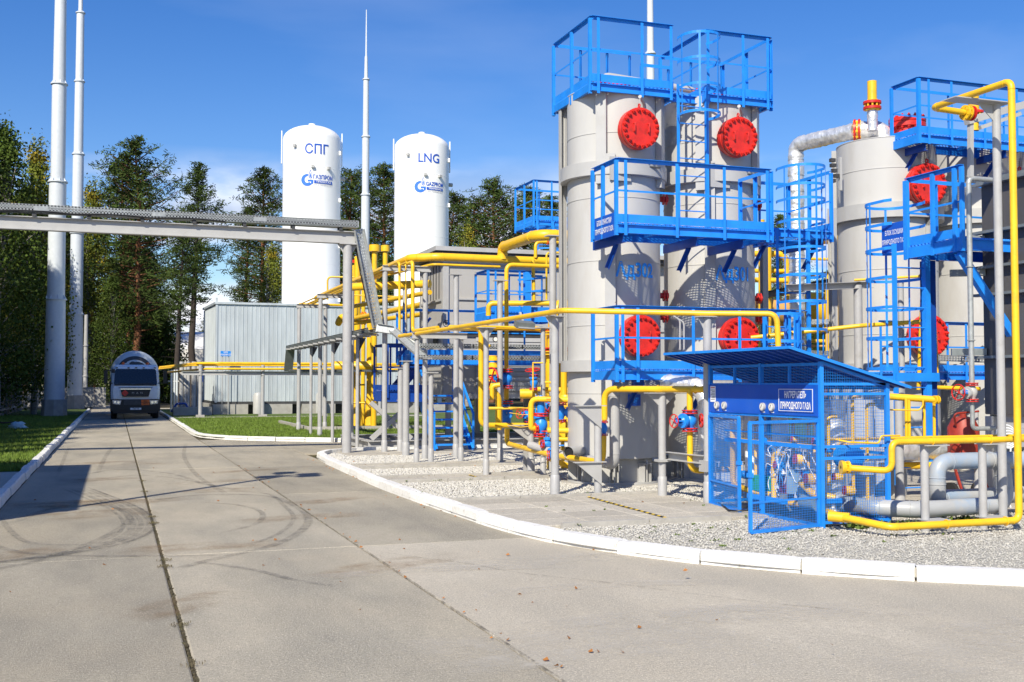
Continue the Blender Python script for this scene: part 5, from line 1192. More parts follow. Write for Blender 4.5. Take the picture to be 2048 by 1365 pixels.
# ladder stands on the ground in front of that platform
lt = caged_ladder('tall blue caged ladder on the right rising from the ground to the mid platform', lx0, lx1, pB.y + .0 - .0, .05, zd + .05, [EYE + (768 - y) * 16.6 / F for y in (737, 675, 614, 554, 496, 447, 400)], side=1, depth=.8, strips=4, stile=(.09, .05))
t = thing('steel_column', 'thick blue H section column right of the tall ladder', 'column', (lx1 + .1, pB.y, 0), 'thick blue columns'); MB().hbeam((lx1 + .12, pB.y + .1, .05), (lx1 + .12, pB.y + .1, zd - .17), .16, .16, .012, (0, 1, 0)).build('column', 'dark_blue', t, 0)
MB().bar((xq + .02, pA.y + .1, zd - .2), (lx1 + .75, pA.y + .1, zd - 1.55), .09, .12).build('brace', 'blue', t, 0)
MB().bar((lx0 - .02, pB.y - .05, EYE + (768 - 754) * 16.2 / F), (lx1 + .15, pB.y - .05, EYE + (768 - 754) * 16.2 / F), .08, .13).build('tie_beam', 'blue', t, 0)
# lower right walkway behind the ladder
pw = platform('low blue walkway behind the tall right ladder, in front of the right hand towers', ay(1760, 740, 17.0).x, ay(1972, 740, 17.0).x, 17.0, 17.7, zz2(745, 19.8), front=[0, .42, .62, .8, 1], h=.95, fas=.12, group='blue steel platforms')
# small platform far behind left of the first tower
pbk = dp(1068, 445, 33)
platform('small blue railed platform far behind, left of the first tower top', pbk.x, pbk.x + 1.6, pbk.y, pbk.y + 1.6, EYE + (768 - 441) * 33 / F, front=[0.05, .35, .75], left=[0, .5, 1], back=[0, .5, 1], h=1.2)
t = thing('caged_ladder', 'x', 'ladder') if False else None
caged_ladder('small blue caged ladder dropping from the far rear platform', pbk.x + .1, pbk.x + .6, pbk.y - .02, EYE + (768 - 620) * 33 / F, EYE + (768 - 441) * 33 / F, [EYE + (768 - y) * 33 / F for y in (610, 575, 540, 500)], depth=.6, strips=3)
b = pbk + V((.5, .8, 0)); t = thing('steel_column', 'grey column carrying the far rear platform', 'column', (b.x, b.y, 0)); MB().cyl((b.x, b.y, 0), (b.x, b.y, EYE + (768 - 452) * 33 / F), .09, 14).build('column', 'post_grey', t)

# ================================================================== PIPING
def flange(t, p, d, r, m='red', th=.045, bolts=6, pair=True, bm='yellow'):
    p = V(p); d = V(d).normalized(); mb = MB()
    ks = (-1, 1) if pair else (1,)
    for k in ks: mb.lathe(p + d * (k * th * .30 - (th * .5 if k < 0 else 0)) + d * (0 if k < 0 else 0), [(r * .5, 0), (r, 0), (r, th * .5), (r * .5, th * .5)], 20, d)
    f = mb.build('flange', m, t, 30)
    if bolts:
        _, s, u = axes(d); key = ('stud', bm)
        if key not in PROTO: PROTO[key] = MB().lathe((0, 0, 0), [(0, -1), (1, -1), (1, 1), (0, 1)], 6).mesh('bolt', bm, V((0, 0, 0)), 20)
        q = d.to_track_quat('Z', 'Y').to_euler()
        for i in range(bolts):
            a = 2 * PI * (i + .5) / bolts; e = (s * math.cos(a) + u * math.sin(a)) * r * .8; inst(PROTO[key], 'bolt', f, p + e - ROOT[f.name], q, (r * .11, r * .11, th * .95))
    return f
def pipe(label, pts, r, m='yellow', R=None, group=None, fl=(), name='gas_pipe', welds=True, n=14, extra=None, arrow=None):
    pts = [V(p) for p in pts]; R = R or r * 3.2; t = thing(name, label, 'pipe', pts[0], group)
    MB().tube(fillet(pts, R, 7), r, n).build('pipe', m, t, 50)
    if welds:
        for i in range(1, len(pts) - 1):
            a, b, c = pts[i-1], pts[i], pts[i+1]; ang = (a - b).angle(c - b)
            if ang > 2.9: continue
            tt = min(R / math.tan(ang / 2), (a - b).length * .48, (c - b).length * .48)
            for q in (a, c):
                e = (q - b).normalized(); MB().ring(b + e * tt, r * 1.0, r * .07, 18, 5, e).build('weld_bead', m, t)
    for f in fl:
        flange(t, *f)
    return t
def branch_pipe(t, pts, r, m='yellow', R=None, nm='branch_pipe', n=12):
    return MB().tube(fillet(pts, R or r * 3, 6), r, n).build(nm, m, t, 50)
def wheel(t, c, ax_, R, m='red', tube=.012, spokes=4):
    h = MB().ring(c, R, tube, 28, 8, ax_).build('handwheel', m, t); d, s, u = axes(V(ax_))
    for k in range(spokes):
        a = k * 2 * PI / spokes + .5; e = s * math.cos(a) + u * math.sin(a); MB().bar(V(c) + e * R * .1, V(c) + e * R * .97, tube * 1.3).build('spoke', m, h, 0)
    MB().cyl(V(c) - d * tube * 1.6, V(c) + d * tube * 1.6, R * .17, 12).build('hub', m, h); return h
def valve(label, c, axis, L, r, stem, SL, wr=.12, m='blue', wm='red', fm='red', group='blue gate valves', wheel_on=True, name='gate_valve'):
    c = V(c); a = V(axis).normalized(); s = V(stem).normalized(); t = thing(name, label, 'valve', c, group)
    MB().lathe(c - a * L / 2, [(r * .9, 0), (r * .9, L * .1), (r * 1.05, L * .2), (r * 1.55, L * .38), (r * 1.6, L * .5), (r * 1.55, L * .62), (r * 1.05, L * .8), (r * .9, L * .9), (r * .9, L)], 22, a).build('body', m, t, 60)
    b = MB(); b.lathe(c, [(r * 1.25, r * .6), (r * 1.2, r * 1.7), (r * 1.75, r * 1.75), (r * 1.75, r * 2.1), (r * 1.7, r * 2.12), (r * 1.7, r * 2.45), (r * 1.1, r * 2.5), (r * .7, r * 3.0)], 18, s); b.build('bonnet', m, t, 30)
    y = MB(); _, e1, e2 = axes(s)
    for k in (-1, 1): y.bar(c + s * r * 2.8 + e1 * (k * r * .9), c + s * (SL * .86) + e1 * (k * r * .55), r * .28)
    y.lathe(c, [(r * .2, SL * .82), (r * .75, SL * .82), (r * .75, SL * .9), (r * .2, SL * .9)], 12, s); y.build('yoke', m, t, 20)
    MB().cyl(c + s * r * 2.4, c + s * SL * 1.12, r * .16, 8).build('stem', 'light_grey', t)
    for k in (-1, 1): flange(t, c + a * (k * L / 2), a, r * 1.9, fm, r * .55, 6, True, m)
    if wheel_on: wheel(t, c + s * SL, s, wr, wm, max(.008, wr * .075))
    return t
def at(px, py, Y): return ay(px, py, Y)

# ---- upper yellow line on the single posts
q0 = gz(972, 958); q1 = gz(1110, 997); q2 = gz(1417, 1014); r_ = .042
zt_l = 2.80 + r_
w0 = V((xat(832, 23.3), 23.3, zt_l)); corner = dp(1126, 613, 16.4); corner.z = zt_l; 
w1 = V((q2.x, q2.y, 2.72 + r_)); w2 = w1.lerp(V((corner.x, corner.y, zt_l)), -.46); w2 = V((w2.x, w2.y, 2.70 + r_))
st0 = ay(799, 666, 24.6); st0.z = zt_l
u_ = ay(821, 533, 24.6)
t = pipe('upper yellow line rising beside the racks and bending at the first tower', [st0, w0 + V((0, 0, 0)), corner, w1, w2, V((w2.x + .02, w2.y - .02, 1.95))], r_, R=.14)
# three thin risers at the rack
Yc = 26.6
for px, wpx, zt_y, zb_y, lab in ((799, 5.2, 526, 670, 'first from the left of three yellow risers dropping from the tall rack'), (811.5, 2.6, 528, 640, 'thinnest of three yellow risers dropping from the tall rack'), (825.5, 7.8, 524, 663, 'thickest of three yellow risers dropping from the tall rack')):
    a = at(px, zt_y, Yc); b = at(px, zb_y, Yc); rr = wpx / 2 / F * 27; away = V((a.x + .0, Yc + 5.2 + (.0), a.z))
    pipe(lab, [away + V((-.02, 0, 0)), a, b] + ([] if wpx < 4 else [b + V((.42 if wpx < 6 else .1, -.6 if wpx < 6 else -1.9, 0))]), rr, R=.1 if wpx < 6 else .14, group='yellow risers at the tall rack', welds=False)
# ---- thick yellow header P1, in from the racks then right behind the tower
P1z = at(870, 514, 27.0); r1 = .105
xh = at(852, 515, 27.0).x
a0 = V((xh - .28, 41.5, P1z.z)); a1 = V((xh - .28, 27.0 + .45, P1z.z)); a2 = V((xh + .3, 27.0, P1z.z)); a3 = V((at(1240, 525, 27.0).x, 27.0, P1z.z))
pipe('thick yellow header coming over the tall racks and running right behind the first tower', [a0, a1, a2, a3], r1, R=.4)
# thin line under it
b0 = at(850, 540, 26.85); b1 = at(866, 529, 26.6); b2 = at(1000, 535, 26.6); b2.z = b1.z
pipe('thin yellow line running just under the thick header', [V((b1.x - .6, 29.5, b1.z - .05)), b1, b2], .03, R=.2, welds=False)
# P2 big bend
s0 = V((at(1005, 520, 27.0).x, 27.0, P1z.z)); z2 = dp(1003, 487, 27.9).z
s1 = V((s0.x, 27.0, z2)); s2 = V((s0.x, 24.4, z2)); s3 = V((s0.x + 3.2, 24.4, z2))
pipe('thickest yellow pipe rising from the header, running forward then turning right behind the first tower', [s0, s1, s2, s3], .135, R=.42)
# smaller branches by it
s0 = at(1071, 516, 26.9); pipe('yellow riser with small red valve beside the thickest pipe bend', [s0, at(1071, 484, 26.9), at(1096, 484, 26.9), at(1118, 485, 26.9)], .045, R=.16, fl=((at(1096, 485, 26.9), (1, 0, 0), .07),))
pipe('thin yellow riser under the grey roof edge, left of the first tower', [at(1093, 600, 26.0), at(1093, 506, 26.0), at(1125, 506, 26.0)], .026, R=.1, welds=False)
pipe('yellow riser standing behind the header left of the first tower', [at(1068, 610, 26.2), at(1066, 520, 26.2)], .045, welds=False)
# P3: falls to the blue gate valve
Y3 = 23.0; g0 = at(1125, 534, Y3); g1 = at(1013, 533, Y3); g1.z = g0.z; g2 = at(1011, 742, Y3)
pipe('yellow downcomer turning from a level run into the large blue gate valve', [g0, g1, V((g1.x, Y3, g2.z))], .048, R=.16, fl=((V((g1.x, Y3, g2.z + .02)), (0, 0, 1), .095, 'yellow', .03, 8),))
vz = at(1011, 758, Y3); valve('large blue gate valve with red handwheel facing left, below the yellow downcomer', (g1.x, Y3, vz.z), (0, 0, 1), .36, .082, (-.95, -.32, 0), .42, wr=.24)
lo = at(1009, 778, Y3); l2 = at(1009, 800, Y3); pipe('short yellow bottle shaped reducer between the two blue valves', [V((g1.x, Y3, lo.z + .02)), V((g1.x, Y3, l2.z))], .055, welds=False)
cz = at(1010, 828, Y3); valve('blue check valve standing below the large gate valve', (g1.x, Y3, cz.z), (0, 0, 1), .50, .080, (-.3, -.9, .1), .24, wheel_on=False, name='check_valve')
for nm, z, rr in (('cover', .10, .085), ('body_block', -.14, .10)): MB().lathe((g1.x, Y3, cz.z + z), [(.01, -.06), (rr, -.06), (rr, .06), (.01, .06)], 14).build(nm, 'blue', bpy.data.objects['check_valve'], 30)
b = at(1012, 862, Y3); c = at(1017, 884, Y3)
# ---- yellow line from the paired run, down px 961, right to the globe valve
Yk = 21.6; e0 = at(925, 655, Yk); e1 = at(962, 657, Yk); e2 = at(961, 851, Yk); e3 = at(1066, 860, Yk)
t = pipe('yellow pipe dropping left of the valves and turning right near the ground', [at(905, 657, Yk + 1.4), at(935, 657, Yk), V((e1.x, Yk, at(961, 657, Yk).z)), V((e1.x, Yk, e2.z)), V((e3.x, Yk, e2.z - .02))], .055, R=.16)
# paired run
Yp = 21.0; f0 = at(900, 655, Yp + .9); f1 = at(960, 656, Yp); f2 = at(1090, 662, Yp); f3 = at(1090, 800, Yp)
pipe('upper yellow pipe of the paired run, turning down beside the yellow vessel', [f0, f1, V((f2.x, Yp, f1.z)), V((f2.x, Yp, f3.z))], .05, R=.2)
pipe('thin yellow pipe lying on the paired run', [at(880, 660, Yp + 1.6), at(955, 653, Yp - .1), at(1125, 659, Yp - .1)], .018, R=.2, welds=False)
# yellow vessel with flanges
vx = at(1111, 700, 20.6); VR = .21
t = thing('filter_vessel', 'tall yellow filter vessel with red flanges just left of the first tower', 'vessel', (vx.x, 20.6, 0))
zv = lambda y: at(1111, y, 20.6).z
MB().lathe((vx.x, 20.6, 0), [(.02, zv(835)), (VR, zv(830)), (VR, zv(712))], 32).build('shell', 'yellow', t)
MB().lathe((vx.x, 20.6, 0), [(VR * .78, zv(712)), (VR * .78, zv(662))], 28).build('neck', 'yellow', t)
MB().tube(fillet([(vx.x, 20.6, zv(660)), (vx.x, 20.6, zv(612)), (vx.x + .55, 20.6, zv(612))], .24, 8), .15, 20).build('outlet_bend', 'yellow', t)
for y, rr in ((660, .24), (700, .30)):
    flange(t, (vx.x, 20.6, zv(y)), (0, 0, 1), rr, 'red', .05, 12)
    flange(t, (vx.x, 20.6, zv(y) - .07), (0, 0, 1), rr, 'yellow', .05, 0)
MB().box(vx.x - .12, vx.x + .08, 20.6 - VR - .015, 20.6 - VR + .02, zv(713), zv(706)).build('nameplate', 'sign_blue', t, 0)
for k in (-1, 1): MB().bar((vx.x + k * .15, 20.6, .05), (vx.x + k * .15, 20.6, zv(820)), .06).build('leg', 'yellow', t, 0)
b = dp(1132, 768, 20.9); t = thing('filter_vessel', 'second yellow vessel tucked behind the left edge of the first tower', 'vessel', (b.x, b.y, 0))
MB().lathe((b.x, b.y, 0), [(.02, .7), (.16, .75), (.16, 1.5), (.10, 1.62), (.02, 1.65)], 28).build('shell', 'yellow', t); flange(t, (b.x, b.y, 1.3), (0, 0, 1), .2, 'yellow', .05, 8)
# blue globe valve at 1083 and lines around it
Y4 = 18.3; gv = at(1082, 850, Y4)
valve('tall blue control valve with red flanges at the end of the lower yellow line', gv, (0, 0, 1), .36, .072, (-.15, 0.1, 1), .50, wheel_on=False, name='control_valve')
gvt = bpy.data.objects['control_valve']
MB().lathe((gv.x, Y4, gv.z + .16), [(.065, 0), (.07, .18), (.05, .30), (.03, .36)], 14).build('actuator', 'blue', gvt, 30); MB().bar((gv.x - .1, Y4, gv.z + .5), (gv.x + .1, Y4, gv.z + .46), .04).build('lever', 'blue', gvt, 0)
wheel(gvt, V((gv.x, Y4, gv.z + .17)) + V((-.03, 0, 0)), (0, 0, 1), .11)
h1 = V((gv.x - .1, Y4, gv.z - .06)); flange(gvt, h1, (1, 0, 0), .10, 'red', .03, 8)
hb = at(1062, 798, Y4); hd = at(1062, 862, Y4)
t = pipe('yellow loop feeding the tall blue control valve from the left', [V((at(1212, 812, Y4 - .8).x, Y4 - .9, hb.z - .03)), V((hb.x, Y4, hb.z)), V((hb.x, Y4, h1.z)), h1], .05, R=.14)
for px in (1098, 1192): a = at(px, 800, Y4 - .5); MB().bar((a.x - .07, a.y - .055, hb.z - .0), (a.x + .07, a.y - .07, hb.z - .0), .004, .012).build('flow_arrow', 'red', t, 0)
# low line: from the check valve down, along and up to the small valve
Y5 = 17.8; lowa = at(1014, 862, 20.0); pts = [V((at(1014, 860, 20.4).x, 20.4, at(1014, 858, 20.4).z)), at(1014, 888, 20.4), at(1100, 910, 17.8), at(1206, 930, 15.9), at(1207, 872, 15.9)]
zl = pts[2].z; pts[1].z = zl + .06; pts[3].z = zl - .01
t = pipe('low yellow pipe running right near the gravel and rising into the small blue valve', pts, .048, R=.16)
a = at(1128, 908, Y5 - .4); MB().bar((a.x - .06, a.y - .05, zl + .005), (a.x + .08, a.y - .09, zl + .005), .004, .014).build('flow_arrow', 'red', t, 0)
pipe('short yellow elbow falling from the tall control valve into the low line', [V((gv.x, Y4, gv.z - .18)), V((gv.x, Y4, zl)), at(1100, 907, 17.85) + V((0, 0, 0))], .045, R=.12, welds=False)
va = at(1106, 906, 17.6); va.z = zl; valve('blue ball valve lying in the low yellow line behind the bend post', va, (.9, -.35, 0), .16, .05, (0, .2, 1), .16, wheel_on=False, name='ball_valve')
MB().bar(va + V((-.1, 0, .17)), va + V((.2, 0, .17)), .03, .02).build('handle', 'blue', bpy.data.objects['ball_valve'], 0)
sv = at(1208, 866, 15.9); va = at(1208, 846, 15.9)
valve('small blue valve with hanging tag plate in front of the first tower', at(1208, 857, 15.9), (0, 0, 1), .20, .035, (-1, -.2, 0), .12, wheel_on=False, name='needle_valve')
nvt = bpy.data.objects['needle_valve']; tg = MB().cell(at(1197, 866, 15.8), V((.055, 0, .0)), V((0, .004, 0)), V((0, 0, .055))).build('tag_plate', 'sign_blue', nvt, 0); MB().cell(at(1199, 866, 15.78), V((.035, 0, 0)), V((0, .003, 0)), V((0, 0, .035))).build('tag_label', 'print_white', tg, 0)
MB().cell(at(1204, 851, 15.8), V((.025, 0, .0)), V((0, .02, 0)), V((0, 0, .04))).build('positioner', 'sign_blue', nvt, 0)
# line up from it, over the forked post into the cabinet
k0 = at(1209, 840, 15.9); k1 = V((k0.x, 15.9, 1.62 + .055)); fp = gz(1325, 1001); zc_ = 1.62 + .052; k2 = V((fp.x, fp.y, zc_)); cb_ = V((8.15, 13.95, zc_ + .0)); 
t = pipe('yellow pipe arching from the small valve over the forked post into the blue cabinet', [k0, V((k0.x, 15.9, zc_)), k2, V((q2.x + .02, q2.y + .12, zc_)), cb_ + V((.1, -.3, 0))], .05, R=.20)
for p in (k2, V((q2.x - .02, q2.y + .2, zc_))): MB().ring(p + V((0, .12, 0)), .058, .008, 16, 5, (.5, -.8, 0)).build('pipe_clamp', 'yellow', t)
MB().lathe(k0 + V((0, 0, -.06)), [(.025, 0), (.05, .12)], 14).build('reducer', 'yellow', t)
# downcomer with gate valve left of the cabinet
dx = k2.lerp(V((q2.x, q2.y, zc_)), .62); dd_ = 16.1
dc = V((dx.x, dx.y, zc_)); vz2 = dp(1380, 842, dd_).z; ez = dp(1380, 942, dd_).z
pipe('yellow downcomer left of the cabinet, above its blue gate valve', [dc, V((dc.x, dc.y, vz2 + .13))], .045, welds=False)
valve('blue gate valve with red handwheel facing left, beside the cabinet', (dc.x, dc.y, vz2), (0, 0, 1), .26, .062, (-.96, -.2, 0), .30, wr=.095)
wheel(thing('handwheel', 'second red handwheel right of the valve beside the cabinet', 'handwheel', (dc.x + .2, dc.y, vz2)), V((dc.x + .19, dc.y, vz2)), (1, -.2, 0), .095)
pipe('yellow pipe under the gate valve turning right into the cabinet', [V((dc.x, dc.y, vz2 - .13)), V((dc.x, dc.y, ez)), V((dc.x + .75, dc.y + .02, ez))], .045, R=.15)
# big grey loop on the front of the first tower
Yg = 16.05; ga = at(1312, 771, 16.5); gb_ = at(1229, 771, Yg); gc = at(1229, 930, Yg)
pipe('large grey pipe bending down in front of the first tower', [V((ga.x, 16.7, gb_.z)), V((ga.x - .05, Yg, gb_.z)), V((gb_.x, Yg, gb_.z)), V((gb_.x, Yg, gc.z)), V((gb_.x + .02, Yg + 1.0, gc.z))], .085, 'post_grey', R=.17)
# blue sign on tower
s = thing('sign', 'small dark blue sign behind the large grey pipe on the first tower', 'sign', at(1268, 800, 16.72)); a = at(1256, 789, 16.72); b = at(1281, 812, 16.72); MB().box(a.x, b.x, 16.715, 16.725, b.z, a.z).build('board', 'sign_dark', s, 0)
mb = MB(); text_on(mb, 'АДСОРБЕР\nАд302', .045, flat(((a.x + b.x) / 2, 16.713, (a.z + b.z) / 2), (1, 0, 0), Z, .003), .7, .01); mb.build('lettering', 'print_lightblue', s, 0)
# dark openings and trestle left foot of the tower
t = thing('pipe_nozzle', 'wide grey nozzle with black mouth at the foot of the first tower', 'nozzle', (CX - .75, 17.1, .8)); e = V((-.72, -.55, 0)).normalized(); c = at(1146, 905, 17.1)
MB().tube([c + e * .16, c - e * .3], .10, 20, cap=False).build('nozzle', 'light_grey', t); MB().cyl(c + e * .12, c - e * .28, .09, 20).build('bore', 'black', t)
pipe('grey pipe lying behind the low yellow line at the tower foot', [at(1060, 890, 18.6), at(1150, 918, 17.4), at(1218, 922, 16.4)], .07, 'light_grey', R=.2, welds=False)

# ---- plenty of smaller gear in the middle of the plant
G = 'blue and red valves in the middle of the plant'
for i, (px, py, d, L, r, stem, SL, wr, lab) in enumerate((
    (1068, 765, 21.5, .26, .05, (-.2, -.2, 1), .25, .14, 'blue gate valve with red handwheel left of the yellow vessel'),
    (1058, 832, 20.8, .24, .045, (-.8, -.4, .2), .25, .10, 'small blue gate valve half hidden behind the yellow loop'),
    (1122, 825, 19.6, .3, .055, (.8, -.4, 0), .25, .11, 'blue gate valve with dark handwheel at the tower edge'),
    (1092, 812, 22.0, .26, .05, (0, -1, .1), .25, .13, 'blue gate valve with red handwheel behind the level yellow pipe'),
    (1095, 888, 19.4, .2, .04, (0, 0, 1), .22, .10, 'blue gate valve with flat red handwheel close to the ground'))):
    c = dp(px, py, d); valve(lab, c, (0, 0, 1) if i != 4 else (1, 0, 0), L, r, stem, SL, wr=wr, group=G, wm='red' if i != 2 else 'black')
for (pts, d, r, lab, m, R) in (
    (((1150, 607), (977, 607), (977, 632)), 25.5, .062, 'level yellow pipe behind the columns, its left end turning down', 'yellow', .25),
    (((1040, 788), (1075, 788)), 21.8, .1, 'short thick yellow pipe stub left of the yellow vessel', 'yellow', .1),
    (((1150, 780), (1075, 779)), 21.0, .045, 'yellow pipe from the tower edge to the small blue valve', 'yellow', .1),
    (((1150, 797), (1075, 795)), 21.2, .035, 'thin yellow pipe just below the one from the tower edge', 'yellow', .1),
    (((975, 817), (1000, 817), (1062, 818)), 22.3, .03, 'thin level yellow pipe behind the check valve', 'yellow', .1),
    (((984, 800), (984, 772), (1000, 770)), 22.8, .05, 'yellow elbow behind the large blue gate valve', 'yellow', .12),
    (((997, 860), (997, 795), (985, 780)), 23.5, .07, 'stout yellow riser behind the check valve', 'yellow', .2),
    (((1150, 862), (1095, 861)), 19.2, .05, 'yellow pipe at knee height left of the tower', 'yellow', .1),
    (((1150, 880), (1100, 878), (1098, 895)), 19.6, .04, 'yellow pipe with elbow close to the ground left of the tower', 'yellow', .1),
    (((1094, 915), (1150, 938)), 19.5, .05, 'shaded yellow pipe lying near the ground by the tower foot', 'yellow', .1),
    (((1128, 790), (1128, 705)), 20.2, .06, 'yellow riser between the vessel and the tower', 'yellow', .1),
    (((1104, 880), (1104, 765), (1090, 765)), 19.9, .02, 'thin yellow instrument line right of the globe valve', 'yellow', .05),
    (((1005, 818), (1040, 816), (1074, 818), (1078, 850)), 19.8, .009, 'hair thin yellow tubing above the lower line', 'yellow', .03),
    (((1019, 826), (1045, 830), (1071, 829), (1075, 862)), 19.8, .006, 'second hair thin yellow tubing above the lower line', 'yellow', .03),
    (((1014, 850), (1040, 855), (1072, 852)), 19.9, .006, 'third hair thin yellow tubing just above the lower line', 'yellow', .03),
    (((1065, 726), (1070, 726), (1086, 726)), 20.2, .014, 'thin yellow bar between the thin column and the bend', 'yellow', .03),
    (((1066, 848), (1066, 726)), 20.3, .014, 'thin yellow riser left of the vessel', 'yellow', .03),
    (((969, 740), (972, 700), (980, 690)), 24.2, .03, 'thin yellow riser near the large gate valve', 'yellow', .1)):
    pipe(lab, [dp(x, y, d) for x, y in pts], r, m, R=R, welds=False)
t = thing('strainer', 'yellow ribbed strainer body behind the large blue gate valve', 'strainer', dp(985, 730, 25.6)); c = dp(986, 765, 25.6)
for k in range(5): MB().lathe(c + V((0, 0, .5 - k * .16)), [(.02, 0), (.15, 0), (.15, .05), (.1, .07), (.1, .12)], 18).build('rib_ring', 'yellow', t)
t = thing('floodlight', 'grey rectangular floodlight hanging above the paired yellow pipes', 'floodlight', dp(1050, 650, 21.5)); c = dp(1049, 650, 21.5)
MB().cell(c, V((.17, -.03, -.01)), V((0, .1, .03)), V((0, -.02, .06))).build('housing', 'galv_dark', t, 0); MB().cell(c + V((0, -.05, -.05)), V((.15, -.03, -.01)), V((0, .07, .02)), V((0, -.002, .01))).build('lamp_glass', 'lamp_glass', t, 0); MB().bar(c + V((0, .08, .05)), c + V((0, .25, .25)), .04).build('bracket', 'light_grey', t, 0)
# gauges
for i, (px, py, d) in enumerate(((991, 679, 22.2), (1083, 840, 19.5 * 0 + 20.6))):
    t = thing('pressure_gauge', ('black backed pressure gauge above the large blue gate valve', 'pressure gauge among the valves left of the tower')[i], 'gauge', dp(px, py, d)); c = dp(px, py, d)
    MB().cyl(c, c + V((0, .04, 0)), .05, 18).build('case', 'black', t); MB().cyl(c + V((0, -.004, 0)), c, .042, 18).build('dial', 'gauge_face', t); MB().cyl(c + V((0, .02, -.16)), c + V((0, .02, -.04)), .01, 8).build('stem', 'light_grey', t)

# ---- long yellow lines over the racks (running away to the left)
zz_ = 4.67
for (x0, ya, yb, r, dz, lab) in ((6.40, 26.0, 41.5, .026, .03, 'thin yellow line on the tall racks, outermost left'), (6.62, 26.0, 41.5, .026, .03, 'thin yellow line on the tall racks, second from left'), (6.80, 27.0, 41.2, .05, .05, 'medium yellow line on the tall racks between thin line and header')):
    pipe(lab, [(x0, ya, zz_ + dz), (x0, yb, zz_ + dz)], r, welds=False)
pipe('yellow line turning right at the far rack towards the yellow stacks', [(6.35, 41.0, 4.70), V((xat(704, 41.0), 41.0, 4.70)), V((xat(704, 41.0), 41, 3.9))], .045, R=.3)
for k, (py, d, r) in enumerate(((568, 30, .11), (606, 33, .09), (585, 31.5, .07), (627, 35.5, .08))):
    a = dp(860, py, d); b = dp(700, py + (8, 62, 40, 40)[k], d + (1, 8.5, 6, 6)[k]); b.z = a.z; pipe(('thick yellow pipe level behind the three risers', 'yellow pipe slanting away behind the three risers, middle one', 'thin slanting yellow pipe behind the three risers', 'lowest slanting yellow pipe behind the three risers')[k], [a, b], r, welds=False)
pipe('thin yellow hoop line standing in front of the taller white tank', [dp(655, 600, 45), dp(655, 554, 45), dp(760, 556, 45)], .035, R=.2, welds=False)
pipe('thin level yellow line crossing behind the thick round post', [dp(690, 590, 42), dp(800, 594, 42)], .025, welds=False)
a = dp(683, 634, 41); pipe('short thick yellow bend with open end left of the round post', [a + V((0, .6, -.2)), a + V((0, 0, 0)), a + V((.5, 0, 0)), a + V((.5, 0, .35)), ], .13, R=.2, welds=False)

# ---- yellow vertical stacks and header on the lawn
def stack(label, px, d, w, top, base=857, cone=True, cap=None, parts=()):
    b = dp(px, 768, d); zz = lambda y: EYE + (768 - y) * d / F; r = w / 2 / F * d; t = thing('vent_stack', label, 'stack', (b.x, b.y, 0), 'yellow stacks on the lawn')
    MB().lathe((b.x, b.y, 0), [(r, .05 if not cone else .5), (r, zz(top)), (.01, zz(top) + .02)], 22).build('pipe', 'yellow', t)
    if cone: MB().lathe((b.x, b.y, 0), [(r * 2.0, .12), (r * 1.02, 1.35), (r, 1.35)], 8).build('foot', 'yellow', t, 20)
    if cap: MB().lathe((b.x, b.y, 0), [(.02, zz(cap[1])), (cap[2] / 2 / F * d, zz(cap[1])), (cap[2] / 2 / F * d, zz(cap[0])), (.02, zz(cap[0]) + .03)], 26).build('rain_cap', 'yellow', t)
    return t, b, zz, r
t, b, zz, r = stack('broad yellow column nearest the round post with flared foot', 714, 43.3, 13, 512)
for y in (770, 790): pass
MB().bar((b.x - .35, b.y + .1, zz(522)), (b.x + .1, b.y + .1, zz(522)), .2, .12).build('collar', 'red', t, 0)
stack('second broad yellow column right of the steep tray with flared foot', 739, 43.6, 12, 640)
stack('yellow vent stack with wide flat cap, left of the two capped stacks', 748, 42.0, 11, 500, cap=(489, 502, 23), cone=False)
stack('yellow vent stack with wide flat cap, right of the two capped stacks', 769.5, 43.5, 10, 500, cap=(490, 502, 18), cone=False)
stack('slim yellow riser behind the broad yellow columns', 726, 46, 8, 560, cone=False)
stack('slim yellow riser left of the broad yellow columns', 706, 46, 6, 530, cone=False)
hz = lambda px, py, d=43: dp(px, py, d)
pipe('thick horizontal yellow header near the ground across the yellow columns', [hz(664, 733, 42.6), hz(745, 733, 42.6)], .20, R=.3, fl=((hz(700, 733, 42.6), (1, 0, 0), .26, 'yellow'),))
pipe('thin yellow drain line between the yellow columns', [hz(706, 770, 42.2), hz(730, 770, 42.2)], .035, welds=False)
pipe('thin lower yellow drain line between the yellow columns', [hz(706, 806, 42.2), hz(730, 806, 42.2)], .035, welds=False)
t = pipe('yellow cross pipe with orange flange high on the yellow columns', [hz(712, 637, 42.4), hz(750, 637, 42.4)], .10, fl=((hz(727, 637, 42.4), (1, 0, 0), .25, 'orange', .1, 10),))
bx = [gz(600, 851), gz(665, 866), gz(860, 866), gz(860, 851)]
x0, x1 = 6.6, 12.6; y0, y1 = 40.0, 47.5
bd = struct('soil_bed', MB().box(x0 + .1, x1 - .1, y0 + .1, y1 - .1, 0, .085), 'soil')
for (p, q) in (((x0, y0), (x1, y0)), ((x0, y0), (x0, y1))):
    L = int(math.hypot(q[0] - p[0], q[1] - p[1])); 
    for i in range(L): a = V((*p, .11)).lerp(V((*q, .11)), i / L + .003); b = V((*p, .11)).lerp(V((*q, .11)), (i + 1) / L - .003); MB().bar(a, b, .12, .2).build('kerb_stone', 'kerb_raw', bd, 0)

